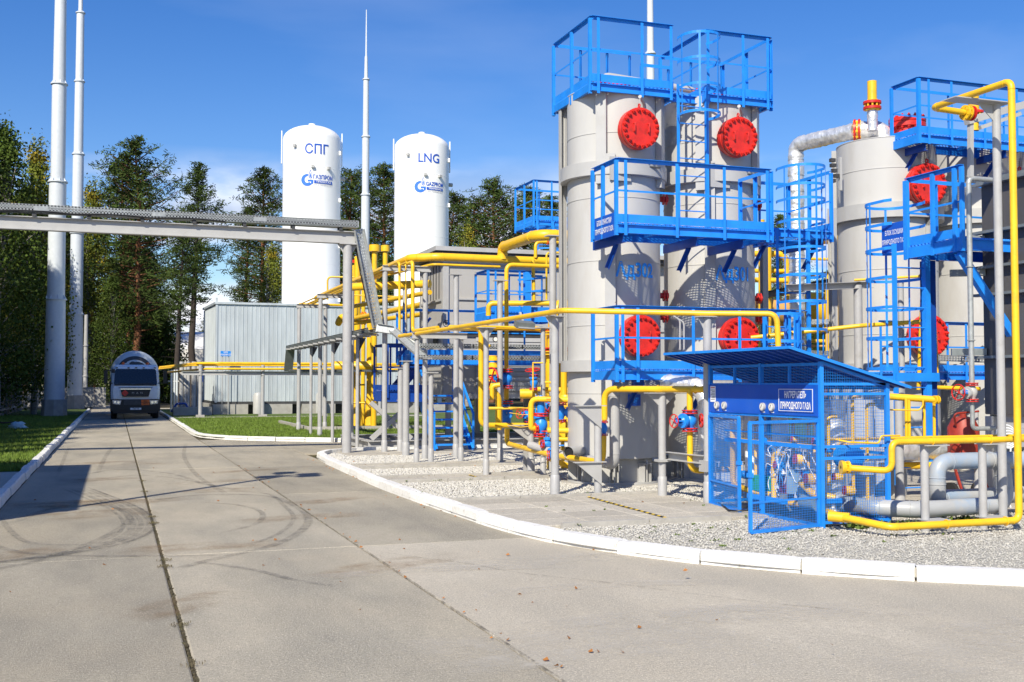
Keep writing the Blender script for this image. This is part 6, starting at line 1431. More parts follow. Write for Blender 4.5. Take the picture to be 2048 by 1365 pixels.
# ---- low pipe run in front of the shed
Ys = 57.0; zp = ay(450, 727, Ys).z
for k, (dz, y, x0, r, lab) in enumerate(((0, Ys, 3.9, .07, 'upper yellow pipe of the long low run in front of the shed'), (-.28, Ys - .25, 4.3, .055, 'lower yellow pipe of the long low run in front of the shed'), (-.1, Ys + .3, 3.7, .04, 'thin yellow pipe at the back of the long low run'))):
    pipe(lab, [(x0 - 1.5, y + 9, zp + dz - .1), (x0, y + .6, zp + dz), (x0 + .9, y, zp + dz), (15, y, zp + dz)], r, R=.6, welds=False)
t = thing('pipe_support', 'long grey rail on thin posts under the yellow run in front of the shed', 'pipe support', (4, Ys, 0)); zr_ = ay(450, 747, Ys).z
MB().hbeam((3.1, Ys, zr_), (13.5, Ys, zr_), .2, .2, .02).build('rail', 'light_grey', t, 0)
for x in (4.0, 7.05, 10.1, 13.1): MB().cyl((x, Ys, .05), (x, Ys, zp - .08), .09, 12).build('post', 'post_grey', t); MB().box(x - .2, x + .2, Ys - .2, Ys + .2, .05, .22).build('foot', 'socle', t, 0)
for px, rr in ((363, .12), (371, .09), (377, .09), (388, .14), (397, .08)):
    b = dp(px, 768, 61); MB().cyl((b.x, b.y, .05), (b.x, b.y, zr_ + .7), rr, 12).build('post', 'light_grey', t)
b = dp(385, 768, 60); MB().box(b.x - 1.0, b.x + 1.0, b.y - .5, b.y + .6, .05, .5).build('foot', 'socle', t, 0)
t = thing('utility_rack', 'white pipe frame with small posts left of the shed corner', 'pipe support', dp(345, 768, 66)); 
for px in (343, 349, 354, 361): b = dp(px, 768, 66); MB().cyl((b.x, b.y, .05), (b.x, b.y, 2.6), .06 if px != 347 else .15, 10).build('post', 'white_paint', t)
for z in (1.9, 2.5): MB().bar(dp(336, 768, 66) + V((0, 0, z - EYE)), dp(366, 768, 66) + V((0, 0, z - EYE)), .08).build('rail', 'light_grey', t, 0)
t = thing('step_rail', 'low dark blue bent tube rail on the grass left of the shed', 'rail', dp(352, 800, 60)); z_ = lambda y: EYE + (768 - y) * 60 / F
MB().tube(fillet([dp(343, 824, 60), dp(353, 808, 60), dp(374, 807, 60), dp(374, 826, 60)], .2), .06, 8).build('tube', 'dark_blue', t)
for (x, r, lab) in ((7.5, .28, 'short grey capped vent pipe on the shed foundation'), (10.9, .2, 'thin grey capped vent pipe on the shed foundation')):
    t = thing('vent_pipe', lab, 'pipe', (x, 62.6, 0)); MB().lathe((x, 62.6, 0), [(r, .1), (r, 1.1), (r * .7, 1.25), (.01, 1.3)], 16).build('pipe', 'light_grey', t)

# ================================================================== GREY PROCESS BUILDING (two stacked containers) AND STAIRS
bx0, by0 = ay(887, 768, 29.8).x, 29.8; bx1 = bx0 + 7.5; by1 = 32.3; Zt = EYE + (768 - 505) * 31 / F; Zm = EYE + (768 - 652) * 31 / F; Zbm = EYE + (768 - 796) * 31 / F
t = thing('process_building', 'grey panelled process building on a raised frame behind the valves', 'building', (bx0, by0, 0))
MB().box(bx0 + .02, bx1, by0 + .02, by1, Zbm, Zm - .003).build('lower_wall', 'building_grey', t, 0); MB().box(bx0 + .02, bx1, by0 + .02, by1, Zm, Zt).build('upper_wall', 'building_grey', t, 0)
rf = MB().box(bx0 - .35, bx1 + .2, by0 - .4, by1 + .3, Zt + .02, Zt + .14).build('roof', 'light_grey', t, 0); MB().box(bx0 - .3, bx1 + .1, by0 - .3, by1 + .2, Zt - .10, Zt + .018).build('eaves_board', 'steel_dark', rf, 0)
for (x0, x1, z0, z1) in ((bx0 - .02, bx0 + .14, Zbm, Zt - .12), (bx0 + .14, bx1, Zm - .06, Zm + .10), (bx0 + .14, bx1, Zbm - .02, Zbm + .12), (bx0 + 3.6, bx0 + 3.72, Zm + .1, Zt - .12), (bx0 + .14, bx1, Zt - .28, Zt - .12), (bx0 + .30, bx0 + 3.4, Zm + .75, Zm + .79)):
    MB().box(x0, x1, by0 - .03, by0 + .02, z0, z1).build('trim', 'light_grey', t, 0)
for (y0, y1, z0, z1) in ((by0 - .01, by0 + .14, Zbm, Zt - .12), (by1 - .14, by1, Zbm, Zt - .12), (by0 + .14, by1 - .14, Zm - .06, Zm + .10), (by0 + .14, by1 - .14, Zm + .72, Zm + .78), (by0 + .14, by1 - .14, Zt - .28, Zt - .12)):
    MB().box(bx0 - .03, bx0 + .018, y0, y1, z0, z1).build('trim', 'light_grey', t, 0)
for i in range(7): y = by0 + .2 + i * .3; MB().box(bx0 - .006, bx0 + .019, y, y + .012, Zm + .8, Zt - .3).build('panel_joint', 'steel_dark', t, 0)
MB().box(bx0 + .45, bx0 + 2.9, by0 - .22, by0 - .02, Zm - .02, Zm + .02).build('canopy', 'steel_dark', t, 0); MB().box(bx0 + .5, bx0 + 2.9, by0 - .02, by0 - .001, Zm - .30, Zm - .02).build('vent_opening', 'steel_dark', t, 0)
# louvred shutter wall, each slat its own piece
z = Zbm + .2
while z < Zm - .4:
    MB().poly([V((bx0 + .95, by0 - .035, z)), V((bx0 + 3.4, by0 - .035, z)), V((bx0 + 3.4, by0 - .01, z + .13)), V((bx0 + .95, by0 - .01, z + .13))], .006, (0, 1, 0)).build('slat', 'light_grey', t, 0); z += .14
z = Zm + .5
while z < Zt - .5:
    MB().poly([V((bx0 + 3.9, by0 - .035, z)), V((bx0 + 6.4, by0 - .035, z)), V((bx0 + 6.4, by0 - .01, z + .15)), V((bx0 + 3.9, by0 - .01, z + .15))], .006, (0, 1, 0)).build('slat', 'light_grey', t, 0); z += .16
MB().poly([V((bx0 - .035, by0 + .55, Zm - .5)), V((bx0 - .035, by0 + .95, Zm - .5)), V((bx0 - .035, by0 + .95, Zm - .15)), V((bx0 - .035, by0 + .55, Zm - .05))], .01, (-1, 0, 0)).build('vent_hole', 'black', t, 0)
for x in np.arange(bx0 + .1, bx1, 1.6):
    for y in (by0 + .1, by1 - .1): MB().box(x, x + .14, y - .07, y + .07, .25, Zbm).build('leg', 'light_grey', t, 0)
MB().hbeam((bx0 - 2.4, by0 - 1.2, .14), (bx1, by0 - 1.2, .14), .22, .24, .02).build('skid_beam', 'light_grey', t, 0); MB().hbeam((bx0 - 2.4, by1, .14), (bx1, by1, .14), .22, .24, .02).build('skid_beam', 'light_grey', t, 0)
for x in (bx0 - 2.3, bx0 - .9): MB().hbeam((x, by0 - 1.2, .14), (x, by1, .14), .22, .22, .02, Z).build('skid_beam', 'light_grey', t, 0)
MB().bar((bx0 - 2.3, by0 - 1.1, .3), (bx0 - 1.2, by0 - 1.1, Zbm - .1), .12).build('brace', 'light_grey', t, 0); MB().bar((bx0 - 1.2, by0 - 1.05, .3), (bx0 - 2.3, by0 - 1.05, Zbm - .1), .12).build('brace', 'light_grey', t, 0)
em = thing('wall_emblem', 'small round black and white emblem on the grey building end', 'emblem', dp(882, 638, 30)); c = V((bx0 + .02, by0 - .035, EYE + (768 - 643) * 30 / F)); c.x = bx0 + .07
MB().ring(c, .09, .012, 20, 5, (0, 1, 0)).build('ring', 'black', em); mb = MB(); text_on(mb, 'Ф', .13, flat(c, (1, 0, 0), Z, .006), 1, .02); mb.build('lettering', 'black', em, 0)
# walkway platform in front of the building with stairs going down
wz_ = EYE + (768 - 714) * 28.6 / F * 1.0
wy = 28.0; wx0, wx1 = ay(822, 768, wy).x, ay(1120, 768, wy).x; wz_ = ay(900, 712, wy).z
platform('wide blue walkway in front of the grey process building', wx0, wx1, wy, wy + 1.5, wz_, front=[0, .24, .5, .62, .75, .98], left=[0, .5, 1], h=ay(900, 622, wy).z - wz_, fas=.22, group='blue steel platforms')
wz2 = ay(850, 782, 27.9).z
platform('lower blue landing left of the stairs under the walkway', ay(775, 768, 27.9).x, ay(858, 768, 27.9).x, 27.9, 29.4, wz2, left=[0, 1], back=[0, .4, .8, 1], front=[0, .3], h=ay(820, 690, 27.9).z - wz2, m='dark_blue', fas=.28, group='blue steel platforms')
t = thing('stairs', 'blue open tread steel stairs coming down towards the gravel', 'stairs', gz(905, 900)); sx0, sx1 = ay(869, 900, 26.9).x, ay(941, 900, 26.9).x; sy0 = 26.75; sz1 = ay(900, 790, 28.4).z
for x in (sx0, sx1): MB().chan((x, sy0, .05), (x, sy0 + 1.75, sz1 + .05), .06, .22, .01, Z, 1 if x == sx0 else -1).build('stringer', 'blue', t, 0)
ntr = 7
for i in range(ntr): z = .22 + (sz1 - .22) * i / (ntr - 1) * .98; y = sy0 + .12 + 1.6 * i / (ntr - 1); MB().box(sx0 + .04, sx1 - .04, y - .12, y + .12, z - .02, z + .02).build('tread', 'blue', t, 0)
for x in (sx0 - .04, sx1 + .04):
    MB().bar((x, sy0 + .05, 1.0), (x, sy0 + 1.8, sz1 + 1.0), .05).build('handrail', 'blue', t, 0); MB().bar((x, sy0 + .05, .55), (x, sy0 + 1.8, sz1 + .5), .03).build('mid_rail', 'blue', t, 0)
    for k in (0, .5, 1): MB().bar((x, sy0 + .05 + 1.75 * k, .1 + sz1 * k), (x, sy0 + .05 + 1.75 * k, 1.0 + sz1 * k), .05).build('baluster', 'blue', t, 0)
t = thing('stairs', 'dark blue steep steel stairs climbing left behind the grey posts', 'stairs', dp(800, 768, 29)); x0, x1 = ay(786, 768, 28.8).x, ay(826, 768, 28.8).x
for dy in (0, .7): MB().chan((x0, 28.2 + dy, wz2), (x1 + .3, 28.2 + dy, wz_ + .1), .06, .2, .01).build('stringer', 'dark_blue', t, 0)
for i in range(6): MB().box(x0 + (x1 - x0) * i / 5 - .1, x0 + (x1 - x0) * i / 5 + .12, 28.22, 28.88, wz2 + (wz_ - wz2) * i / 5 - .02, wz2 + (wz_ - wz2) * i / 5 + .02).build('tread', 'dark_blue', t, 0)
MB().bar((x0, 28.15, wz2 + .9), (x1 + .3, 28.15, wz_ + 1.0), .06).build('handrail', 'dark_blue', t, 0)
# raised blue frame at the upper right of the building
t = platform('tall blue railed frame high in front of the building, left of the first tower', ay(984, 768, 26).x, ay(1122, 768, 26).x, 26.3, 27.3, ay(1000, 625, 26.3).z, front=[0, .1, .45, .55, .98], left=[0, 1], back=[0, .5, 1], h=1.05, fas=.22)
MB().hbeam((ay(1060, 768, 26).x, 26.2, ay(1060, 650, 26.2).z), (ay(1060, 768, 26).x, 26.2, ay(1060, 545, 26.2).z), .16, .16, .012, (0, 1, 0)).build('column', 'blue', t, 0)
for z in (560, 585): MB().bar((ay(1040, 768, 26).x, 26.15, ay(1040, z, 26.1).z), (ay(1095, 768, 26).x, 26.1, ay(1095, z - 4, 26.1).z), .05).build('rail', 'blue', t, 0)

# ================================================================== HEATER CABINET
kx0, kx1, ky0, ky1 = 7.95, 8.90, 11.20, 13.80
cb = thing('heater_cabinet', 'blue wire mesh cabinet with sloping roof and НАГРЕВАТЕЛЬ ПРИРОДНОГО ГАЗА sign, doors ajar', 'cabinet', (kx0, ky0, 0))
zt_f, zt_b = 2.02, 1.76       # frame height front (-X) and back (+X)
for (x, y, z) in ((kx0, ky0, zt_f), (kx1, ky0, zt_b), (kx0, ky1, zt_f), (kx1, ky1, zt_b), (kx0, (ky0 + ky1) / 2, zt_f)):
    MB().bar((x, y, .03), (x, y, z if x == kx0 or True else z), .05, .05).build('frame_post', 'blue', cb, 0)
def rail(p, q, w=.04): return MB().bar(p, q, w).build('frame_rail', 'blue', cb, 0)
for z in (.10, .86, 1.0, 1.63, 1.75): rail((kx0 + .026, ky0, z), (kx1 - .026, ky0, z), .035)
rail((kx0 + .026, ky0, zt_f - .02), (kx1 - .026, ky0, zt_b - .02), .035); rail((kx0 + .026, ky1, .1), (kx1 - .026, ky1, .1)); rail((kx0 + .026, ky1, 1.7), (kx1 - .026, ky1, 1.7))
for z in (.06, 1.345, 1.745, 1.99): rail((kx0, ky0 + .026, z), (kx0, ky1 - .026, z), .035)
for z in (.1, .9, 1.7): rail((kx1, ky0 + .026, z), (kx1, ky1 - .026, z), .035)
for i in range(1, 4): y = ky0 + (ky1 - ky0) * i / 4; MB().bar((kx0, y, 1.76), (kx0, y, 1.98), .03).build('frame_post', 'blue', cb, 0)
# roof: corrugated sheet with ribs
rx0, rx1, ry0, ry1 = kx0 - .50, kx1 + .28, ky0 - .10, ky1 + .45
sl_ = (zt_b - zt_f) / (kx1 - kx0); rz = lambda x: zt_f + .025 + (x - kx0) * sl_
rf = MB().poly([V((rx0, ry0, rz(rx0))), V((rx1, ry0, rz(rx1))), V((rx1, ry1, rz(rx1))), V((rx0, ry1, rz(rx0)))], .012, Z).build('roof_sheet', 'dark_blue', cb, 0)
for y in np.arange(ry0 + .1, ry1, .2): MB().bar((rx0 + .02, y, rz(rx0 + .02) - .012), (rx1 - .02, y, rz(rx1 - .02) - .012), .03, .022).build('rib', 'dark_blue', rf, 0)
for (p, q) in (((rx0, ry0 - .006, rz(rx0)), (rx1, ry0 - .006, rz(rx1))), ((rx0 - .006, ry0, rz(rx0)), (rx0 - .006, ry1, rz(rx0)))): MB().bar(p, q, .012, .035).build('edge_strip', 'blue', rf, 0)
# sheet panel above the doors with gauges and sign
MB().box(kx0 - .03, kx0 - .026, ky0 + .02, ky1 - .0, 1.36, 1.74).build('fascia_panel', 'cabinet_blue', cb, 0)
fx = kx0 - .031
s_ = MB().box(fx - .006, fx, ky0 + .10, ky0 + .85, 1.40, 1.70).build('sign_board', 'sign_dark', cb, 0)
for (p, q) in (((ky0 + .115, 1.415), (ky0 + .835, 1.415)), ((ky0 + .115, 1.685), (ky0 + .835, 1.685)), ((ky0 + .115, 1.415), (ky0 + .115, 1.685)), ((ky0 + .835, 1.415), (ky0 + .835, 1.685))): MB().bar((fx - .008, p[0], p[1]), (fx - .008, q[0], q[1]), .006, .006).build('border', 'print_white', s_, 0)
mb = MB(); text_on(mb, 'НАГРЕВАТЕЛЬ\nПРИРОДНОГО ГАЗА', .112, flat((fx - .007, ky0 + .475, 1.545), (0, -1, 0), Z, .003), .58, .034, spacing=1.2); mb.build('lettering', 'print_white', s_, 0)
s_ = MB().box(fx - .004, fx, ky1 - .19, ky1 - .05, 1.50, 1.72).build('notice_sheet', 'print_white', cb, 0)
nb_ = MB(); 
for k in range(7): nb_.box(fx - .006, fx - .0045, ky1 - .175, ky1 - .065 - .02 * (k % 3), 1.53 + k * .022, 1.536 + k * .022)
nb_.build('printed_lines', 'steel_dark', s_, 0); MB().box(fx - .0062, fx - .0045, ky1 - .175, ky1 - .065, 1.695, 1.705).build('heading', 'hazard_red', s_, 0)
for y in (ky1 - .24, ky1 - .44, ky0 + 1.20, ky0 + .99):
    g = MB().cyl((fx - .03, y, 1.455), (fx, y, 1.455), .052, 22).build('gauge', 'light_grey', cb); MB().cyl((fx - .033, y, 1.455), (fx - .0301, y, 1.455), .042, 22).build('dial', 'gauge_face', g); MB().bar((fx - .036, y + .012, 1.44), (fx - .036, y - .012, 1.485), .003, .006).build('needle', 'black', g, 0)
    MB().box(fx - .003, fx, y - .035, y + .035, 1.382, 1.392).build('tag', 'print_white', cb, 0)
def mesh_panel(name, o, a, b, parent, pitch=.033, w=.0028, m='blue', clip=None):
    # woven wire between corner o and edge vectors a, b; both directions are real wires
    o, a, b = V(o), V(a), V(b); mb = MB(); na = int(a.length / pitch); nb_ = int(b.length / pitch); n = a.cross(b).normalized()
    for i in range(1, na):
        t_ = i / na; h = clip(t_) if clip else 1.; mb.bar(o + a * t_, o + a * t_ + b * h, w, w, n)
    for j in range(1, nb_):
        s = j / nb_; e = 1.
        if clip:
            while e > .02 and clip(e) < s: e -= .02
            if e <= .03: continue
        mb.bar(o + b * s + n * .002, o + a * e + b * s + n * .002, w, w, n)
    return mb.build(name, m, parent, 0, kind='stuff')
mesh_panel('wire_mesh', (kx0, ky0, .1), (kx1 - kx0, 0, 0), (0, 0, .76), cb); mesh_panel('wire_mesh', (kx0, ky0, 1.0), (kx1 - kx0, 0, 0), (0, 0, .63), cb); mesh_panel('wire_mesh', (kx0, ky0, .87), (kx1 - kx0, 0, 0), (0, 0, .12), cb)
mesh_panel('wire_mesh', (kx0, ky0, 1.64), (kx1 - kx0, 0, 0), (0, 0, .36), cb, clip=lambda t_: max(.28, 1 - t_ * .72))
mesh_panel('wire_mesh', (kx0, ky0, 1.76), (0, ky1 - ky0, 0), (0, 0, .22), cb, .033); mesh_panel('wire_mesh', (kx1, ky0, .1), (0, ky1 - ky0, 0), (0, 0, 1.6), cb, .05)
mesh_panel('wire_mesh', (kx0, ky1, .1), (kx1 - kx0, 0, 0), (0, 0, 1.6), cb, .05)
def door(hinge, yaw, w, h, z0, lab):
    d = V((math.sin(yaw), math.cos(yaw), 0)); o = V((*hinge, z0)); f = MB()
    for (p, q) in ((o, o + Z * h), (o + d * w, o + d * w + Z * h), (o, o + d * w), (o + Z * h, o + d * w + Z * h)): f.bar(p, q, .036)
    D_ = f.build('door', 'blue', cb, 0, label=lab)
    for z in (.33,): MB().bar(o + Z * z, o + d * w + Z * z, .022).build('door_rail', 'blue', D_, 0)
    mesh_panel('wire_mesh', o, d * w, Z * h, D_, .028, .0026)
    MB().box(-.02, .02, -.02, .02, -.05, .05).v
    c = o + d * w + Z * (h * .52); MB().cell(c, V((.03, 0, 0)), V((0, .03, 0)), V((0, 0, .025))).build('latch', 'blue', D_, 0)
    for k in (.2, .8): MB().cyl(o + Z * (h * k - .05), o + Z * (h * k + .05), .022, 10).build('hinge', 'blue', D_)
door((kx0 - .03, ky0 + .03), math.atan2(-1.13, -.30), 1.16, 1.24, .07, 'blue mesh door swung wide open at the near corner')
door((kx0 - .03, ky1 - .02), math.atan2(-.20, -1.1), 1.12, 1.24, .07, 'blue mesh door ajar at the far corner')
# contents: pipework, cables, boxes
t = thing('heater_skid', 'tangle of heater pipes, valves and cables inside the blue mesh cabinet', 'machinery', (kx0 + .3, ky0 + 1, 0))
P_ = lambda nm, pts, r, m, R=.06: MB().tube(fillet(pts, R, 5), r, 12).build(nm, m, t)
for (y, z0, z1, x) in ((11.55, .5, 1.35, 8.30), (11.72, .75, 1.3, 8.22), (12.05, .62, 1.25, 8.35), (12.6, .4, 1.3, 8.5), (13.2, .2, 1.25, 8.3), (13.5, .3, 1.25, 8.45), (11.4, .45, 1.6, 8.55), (11.35, .2, 1.5, 8.72)):
    P_('riser', [(x, y, z0), (x, y, z1), (x + .12, y, z1)], .021, 'yellow')
P_('manifold', [(8.2, 11.30, .98), (8.2, 13.6, .98)], .022, 'yellow'); P_('manifold', [(8.6, 11.3, .98), (8.6, 13.6, 1.0)], .03, 'yellow'); P_('manifold', [(8.12, 11.5, 1.1), (8.12, 13.7, 1.1)], .012, 'blue'); MB().box(8.05, 8.09, 11.35, 13.6, .95, 1.0).build('cross_rail', 'blue', t, 0); MB().box(8.05, 8.35, 11.35, 11.40, .3, .36).build('cross_rail', 'blue', t, 0); MB().box(8.03, 8.07, 12.1, 13.0, .22, .28).build('cross_rail', 'blue', t, 0)
P_('loop', [(8.15, 13.55, 1.2), (8.15, 13.55, .35), (8.15, 13.1, .3), (8.2, 12.6, .28)], .04, 'yellow', .1); P_('loop', [(8.1, 12.45, .2), (8.1, 12.45, .85), (8.1, 12.2, .85)], .036, 'yellow', .1)
P_('loop', [(8.1, 11.85, .52), (8.1, 11.6, .40), (8.3, 11.42, .36)], .045, 'yellow', .1)
for (x, y, z, r_, m1, m2) in ((8.1, 11.62, .58, .07, 'yellow', 'red'), (8.14, 11.9, .80, .07, 'yellow', 'red'), (8.12, 12.35, .70, .055, 'blue', 'red'), (8.1, 11.5, 1.05, .045, 'blue', 'red'), (8.16, 12.05, 1.05, .04, 'yellow', 'red'), (8.3, 11.36, .62, .05, 'yellow', 'red'), (8.25, 12.9, .35, .07, 'blue', 'red'), (8.45, 11.34, .45, .06, 'yellow', 'red'), (8.2, 13.3, .5, .06, 'blue', 'blue'), (8.1, 11.75, .62, .05, 'blue', 'red'), (8.2, 11.4, .95, .04, 'blue', 'red')):
    v_ = MB().lathe((x, y, z), [(.01, -r_), (r_ * .8, -r_), (r_, -r_ * .4), (r_, r_ * .4), (r_ * .8, r_), (.01, r_)], 14, (-1, .2, .1)).build('valve_body', m1, t, 40); MB().lathe((x - .012, y, z), [(.01, r_ * .9), (r_ * .95, r_ * .9), (r_ * .95, r_ * 1.1), (.01, r_ * 1.1)], 14, (-1, .2, .1)).build('flange', 'rust_red' if m2 == 'red' else m2, v_, 30)
MB().cell((8.2, 12.05, .50), V((.06, .02, 0)), V((-.03, .15, 0)), V((0, 0, .15))).build('junction_box', 'motor_grey', t, 0); MB().cell((8.2, 12.9, .42), V((.08, 0, 0)), V((0, .12, 0)), V((0, 0, .10))).build('junction_box', 'green', t, 0); MB().cell((8.35, 12.55, .42), V((.08, 0, 0)), V((0, .14, 0)), V((0, 0, .13))).build('junction_box', 'rust_red', t, 0)
MB().cyl((8.15, 11.85, .28), (8.15, 11.55, .28), .10, 20).build('motor', 'motor_grey', t); MB().cyl((8.2, 12.6, .22), (8.2, 12.25, .22), .11, 20).build('motor', 'galv_dark', t); MB().cyl((8.5, 11.55, .85), (8.5, 11.3, .85), .14, 22).build('drum', 'blue', t)
MB().cyl((8.62, 11.9, .15), (8.62, 11.9, 1.55), .16, 24).build('insulated_column', 'foil', t); MB().cyl((8.5, 12.9, .15), (8.5, 12.9, 1.6), .11, 24).build('white_column', 'tank_white', t); MB().cyl((8.4, 13.45, .3), (8.4, 13.45, 1.5), .1, 20).build('white_column', 'tank_white', t)
MB().box(8.0, 8.85, 11.25, 13.7, .03, .06).build('base_plate', 'steel_dark', t, 0); MB().bar((8.7, 11.3, .72), (8.7, 13.7, .72), .16, .16).build('duct', 'foil', t, 0)
r3 = random.Random(9)
for k in range(18):
    y = r3.uniform(11.7, 12.6); p = V((8.06 + r3.uniform(-.02, .08), y, .95)); pts = [p]
    for j in range(6): p = p + V((r3.uniform(-.015, .02), r3.uniform(-.13, .13), r3.uniform(-.16, .03))); pts.append(p)
    pts = [a for a in smooth3(pts)] if 'smooth3' in globals() else pts
    MB().tube(fillet(pts, .09, 4), .0055, 5).build('cable', ('wire_white', 'wire_blue', 'wire_white')[k % 3], t)
for (y, z) in ((12.0, .74), (11.75, .62), (12.25, .44), (11.85, .36)): MB().poly([V((8.02, y - .035, z - .03)), V((8.02, y + .035, z - .03)), V((8.02, y, z + .035))], .004, (-1, 0, 0)).build('warning_triangle', 'gauge_face', t, 0)
MB().cell((7.98, 12.47, 1.02), V((.004, 0, 0)), V((0, .05, .01)), V((0, -.006, .03))).build('tag_plate', 'sign_blue', t, 0)
t2 = thing('electric_cable', 'black cable lying on the paving below the open cabinet door', 'cable', (7.9, 12.9, .09)); MB().tube(fillet([(7.95, 13.6, .09), (7.75, 13.1, .095), (7.6, 12.75, .095), (7.62, 12.6, .10), (7.95, 12.5, .12)], .2), .012, 8).build('cable', 'black', t2)

# ================================================================== RIGHT HAND FOREGROUND PIPING
YP = 10.55
pL, pR = ay(1851, 1065, 10.45), ay(1967, 1065, 10.45)
def dz(px, py, d=12.9): return dp(px, py, d)
for p, top, lab in ((pL, 885, 'left of the two short thick grey posts under the foreground yellow pipes'), (pR, 885, 'right of the two short thick grey posts under the foreground yellow pipes')):
    d_ = F * EYE / 300; z1 = EYE + (768 - top - 4) * 13.0 / F; t = thing('pipe_support', lab, 'pipe support', p, 'foreground grey posts'); p = V((p.x, 10.45, 0))
    MB().cyl(p, V((p.x, p.y, z1)), .047, 20).build('post', 'post_grey', t)
    for z in (z1, .18):
        MB().box(p.x - .06, p.x + .26, p.y - .12, p.y + .06, z, z + .012).build('cap_plate', 'light_grey', t, 0); MB().poly([V((p.x + .04, p.y, z)), V((p.x + .25, p.y, z)), V((p.x + .04, p.y, z - .12))], .01, (0, 1, 0)).build('gusset', 'light_grey', t, 0)
# the tall yellow loop
yy = 10.2
T0 = dz(2030, 1050, 12.95); top = dz(2026, 158, 13.0); X_ = T0.x; zt9 = top.z; zb9 = .16
farp = ax(1864, 209, X_)
fy = yy + 1.35
zb9 = .125
t = pipe('tall yellow pipe at the right, rising from a ground run to a high bend', [(kx0 + .25, 12.9, .22), (kx0 + .27, 11.75, .22), (ay(1680, 1030, 10.9).x, 10.85, .20), (ay(1775, 1050, 10.25).x, 10.2, .16), (X_, yy, .16), (X_, yy, zt9), (X_, fy, zt9), (X_ + .55, fy, zt9 - .02)], .042, R=.10, fl=(((X_ + .56, fy, zt9 - .02), (1, 0, 0), .10, 'yellow', .05, 8), ((X_ + .62, fy, zt9 - .02), (1, 0, 0), .10, 'red', .04, 0)))
MB().cyl((ay(1680, 1030, 10.9).x - .10, 10.98, .203), (ay(1680, 1030, 10.9).x + .06, 10.80, .197), .06, 16).build('reducer', 'yellow', t)
for x in (pL.x + .02, pR.x + .03): MB().ring((x + .06, yy, .16), .05, .006, 16, 5, (1, 0, 0)).build('pipe_clamp', 'yellow', t)
# level yellow pipe at post top
zu = EYE + (768 - 880) * 12.95 / F; xe = ay(1783, 880, 10.38).x
t = pipe('yellow pipe lying on the two short posts, dropping to a flange on the cabinet side', [(14, 10.38, zu), (xe, 10.38, zu), (xe, 10.38, zu - .33), (ay(1692, 932, 10.75).x, 10.75, zu - .31)], .037, R=.10, fl=(((ay(1690, 932, 10.75).x + .01, 10.75, zu - .305), (1, -.3, 0), .075, 'yellow', .05, 6),))
for x in (pL.x + .05, pR.x + .05): MB().ring((x, 10.38, zu), .045, .006, 16, 5, (1, 0, 0)).build('pipe_clamp', 'yellow', t)
p = V((ay(1690, 932, 10.75).x, 10.75, zu - .305)); d_ = V((1, -.3, 0)).normalized(); MB().lathe(p - d_ * .05, [(.02, 0), (.08, 0), (.08, .025), (.045, .07), (.037, .12)], 20, d_).build('flange_neck', 'yellow', t)
pipe('thin yellow line just behind the level foreground pipe', [(ay(1660, 885, 11.3).x, 11.3, zu + .0), (ay(1700, 893, 11.1).x, 11.1, zu - .04), (ay(1758, 898, 11.1).x, 11.1, zu - .06), (ay(1762, 882, 11.1).x, 11.1, zu + .03), (ay(1800, 880, 11.1).x, 11.1, zu + .03)], .010, R=.05, welds=False)
pipe('yellow line running level behind the two short posts', [(xe - .05, 11.6, zu - .03), (12.5, 11.6, zu - .03)], .02, welds=False)
# large grey loop
YL = 11.15; R0_ = .125; cx_l = ay(1873, 900, YL).x; cx_r = ay(2004, 900, YL).x; ztl = ay(1930, 922, YL).z; zlo = .23
t = pipe('large grey pipe loop with blue overspray standing behind the two short posts', [(kx1 - .35, 12.2, .24), (kx1 - .15, 11.3, .24), (kx1 + .25, YL - .15, zlo), (cx_r, YL - .05, zlo), (cx_r, YL, ztl), (cx_l, YL, ztl - .0), (cx_l, YL, .32), (cx_l + .28, YL + .3, .30), (cx_l + 1.7, YL + .35, .30)], R0_ * .82, 'grey_blue_pipe', R=.20, n=22, name='cooling_pipe')
MB().lathe((cx_r, YL, ztl), [(R0_ * .82, -.1), (R0_ * .82, .28), (.01, .28)], 22, (1, -.25, 0)).build('end_cap', 'grey_blue_pipe', t)
MB().lathe((ay(1832, 1040, YL).x, YL - .08, zlo), [(R0_ * .83, -.02), (R0_ * .84, -.02), (R0_ * .84, .03), (R0_ * .83, .03)], 22, (1, 0, 0)).build('paint_band', 'yellow', t)
for x in (ay(1840, 1040, YL).x, ay(1958, 1040, YL).x): MB().ring((x, YL - .07, zlo), R0_ * .86, .007, 22, 5, (1, 0, 0)).build('pipe_clamp', 'galvanised', t)
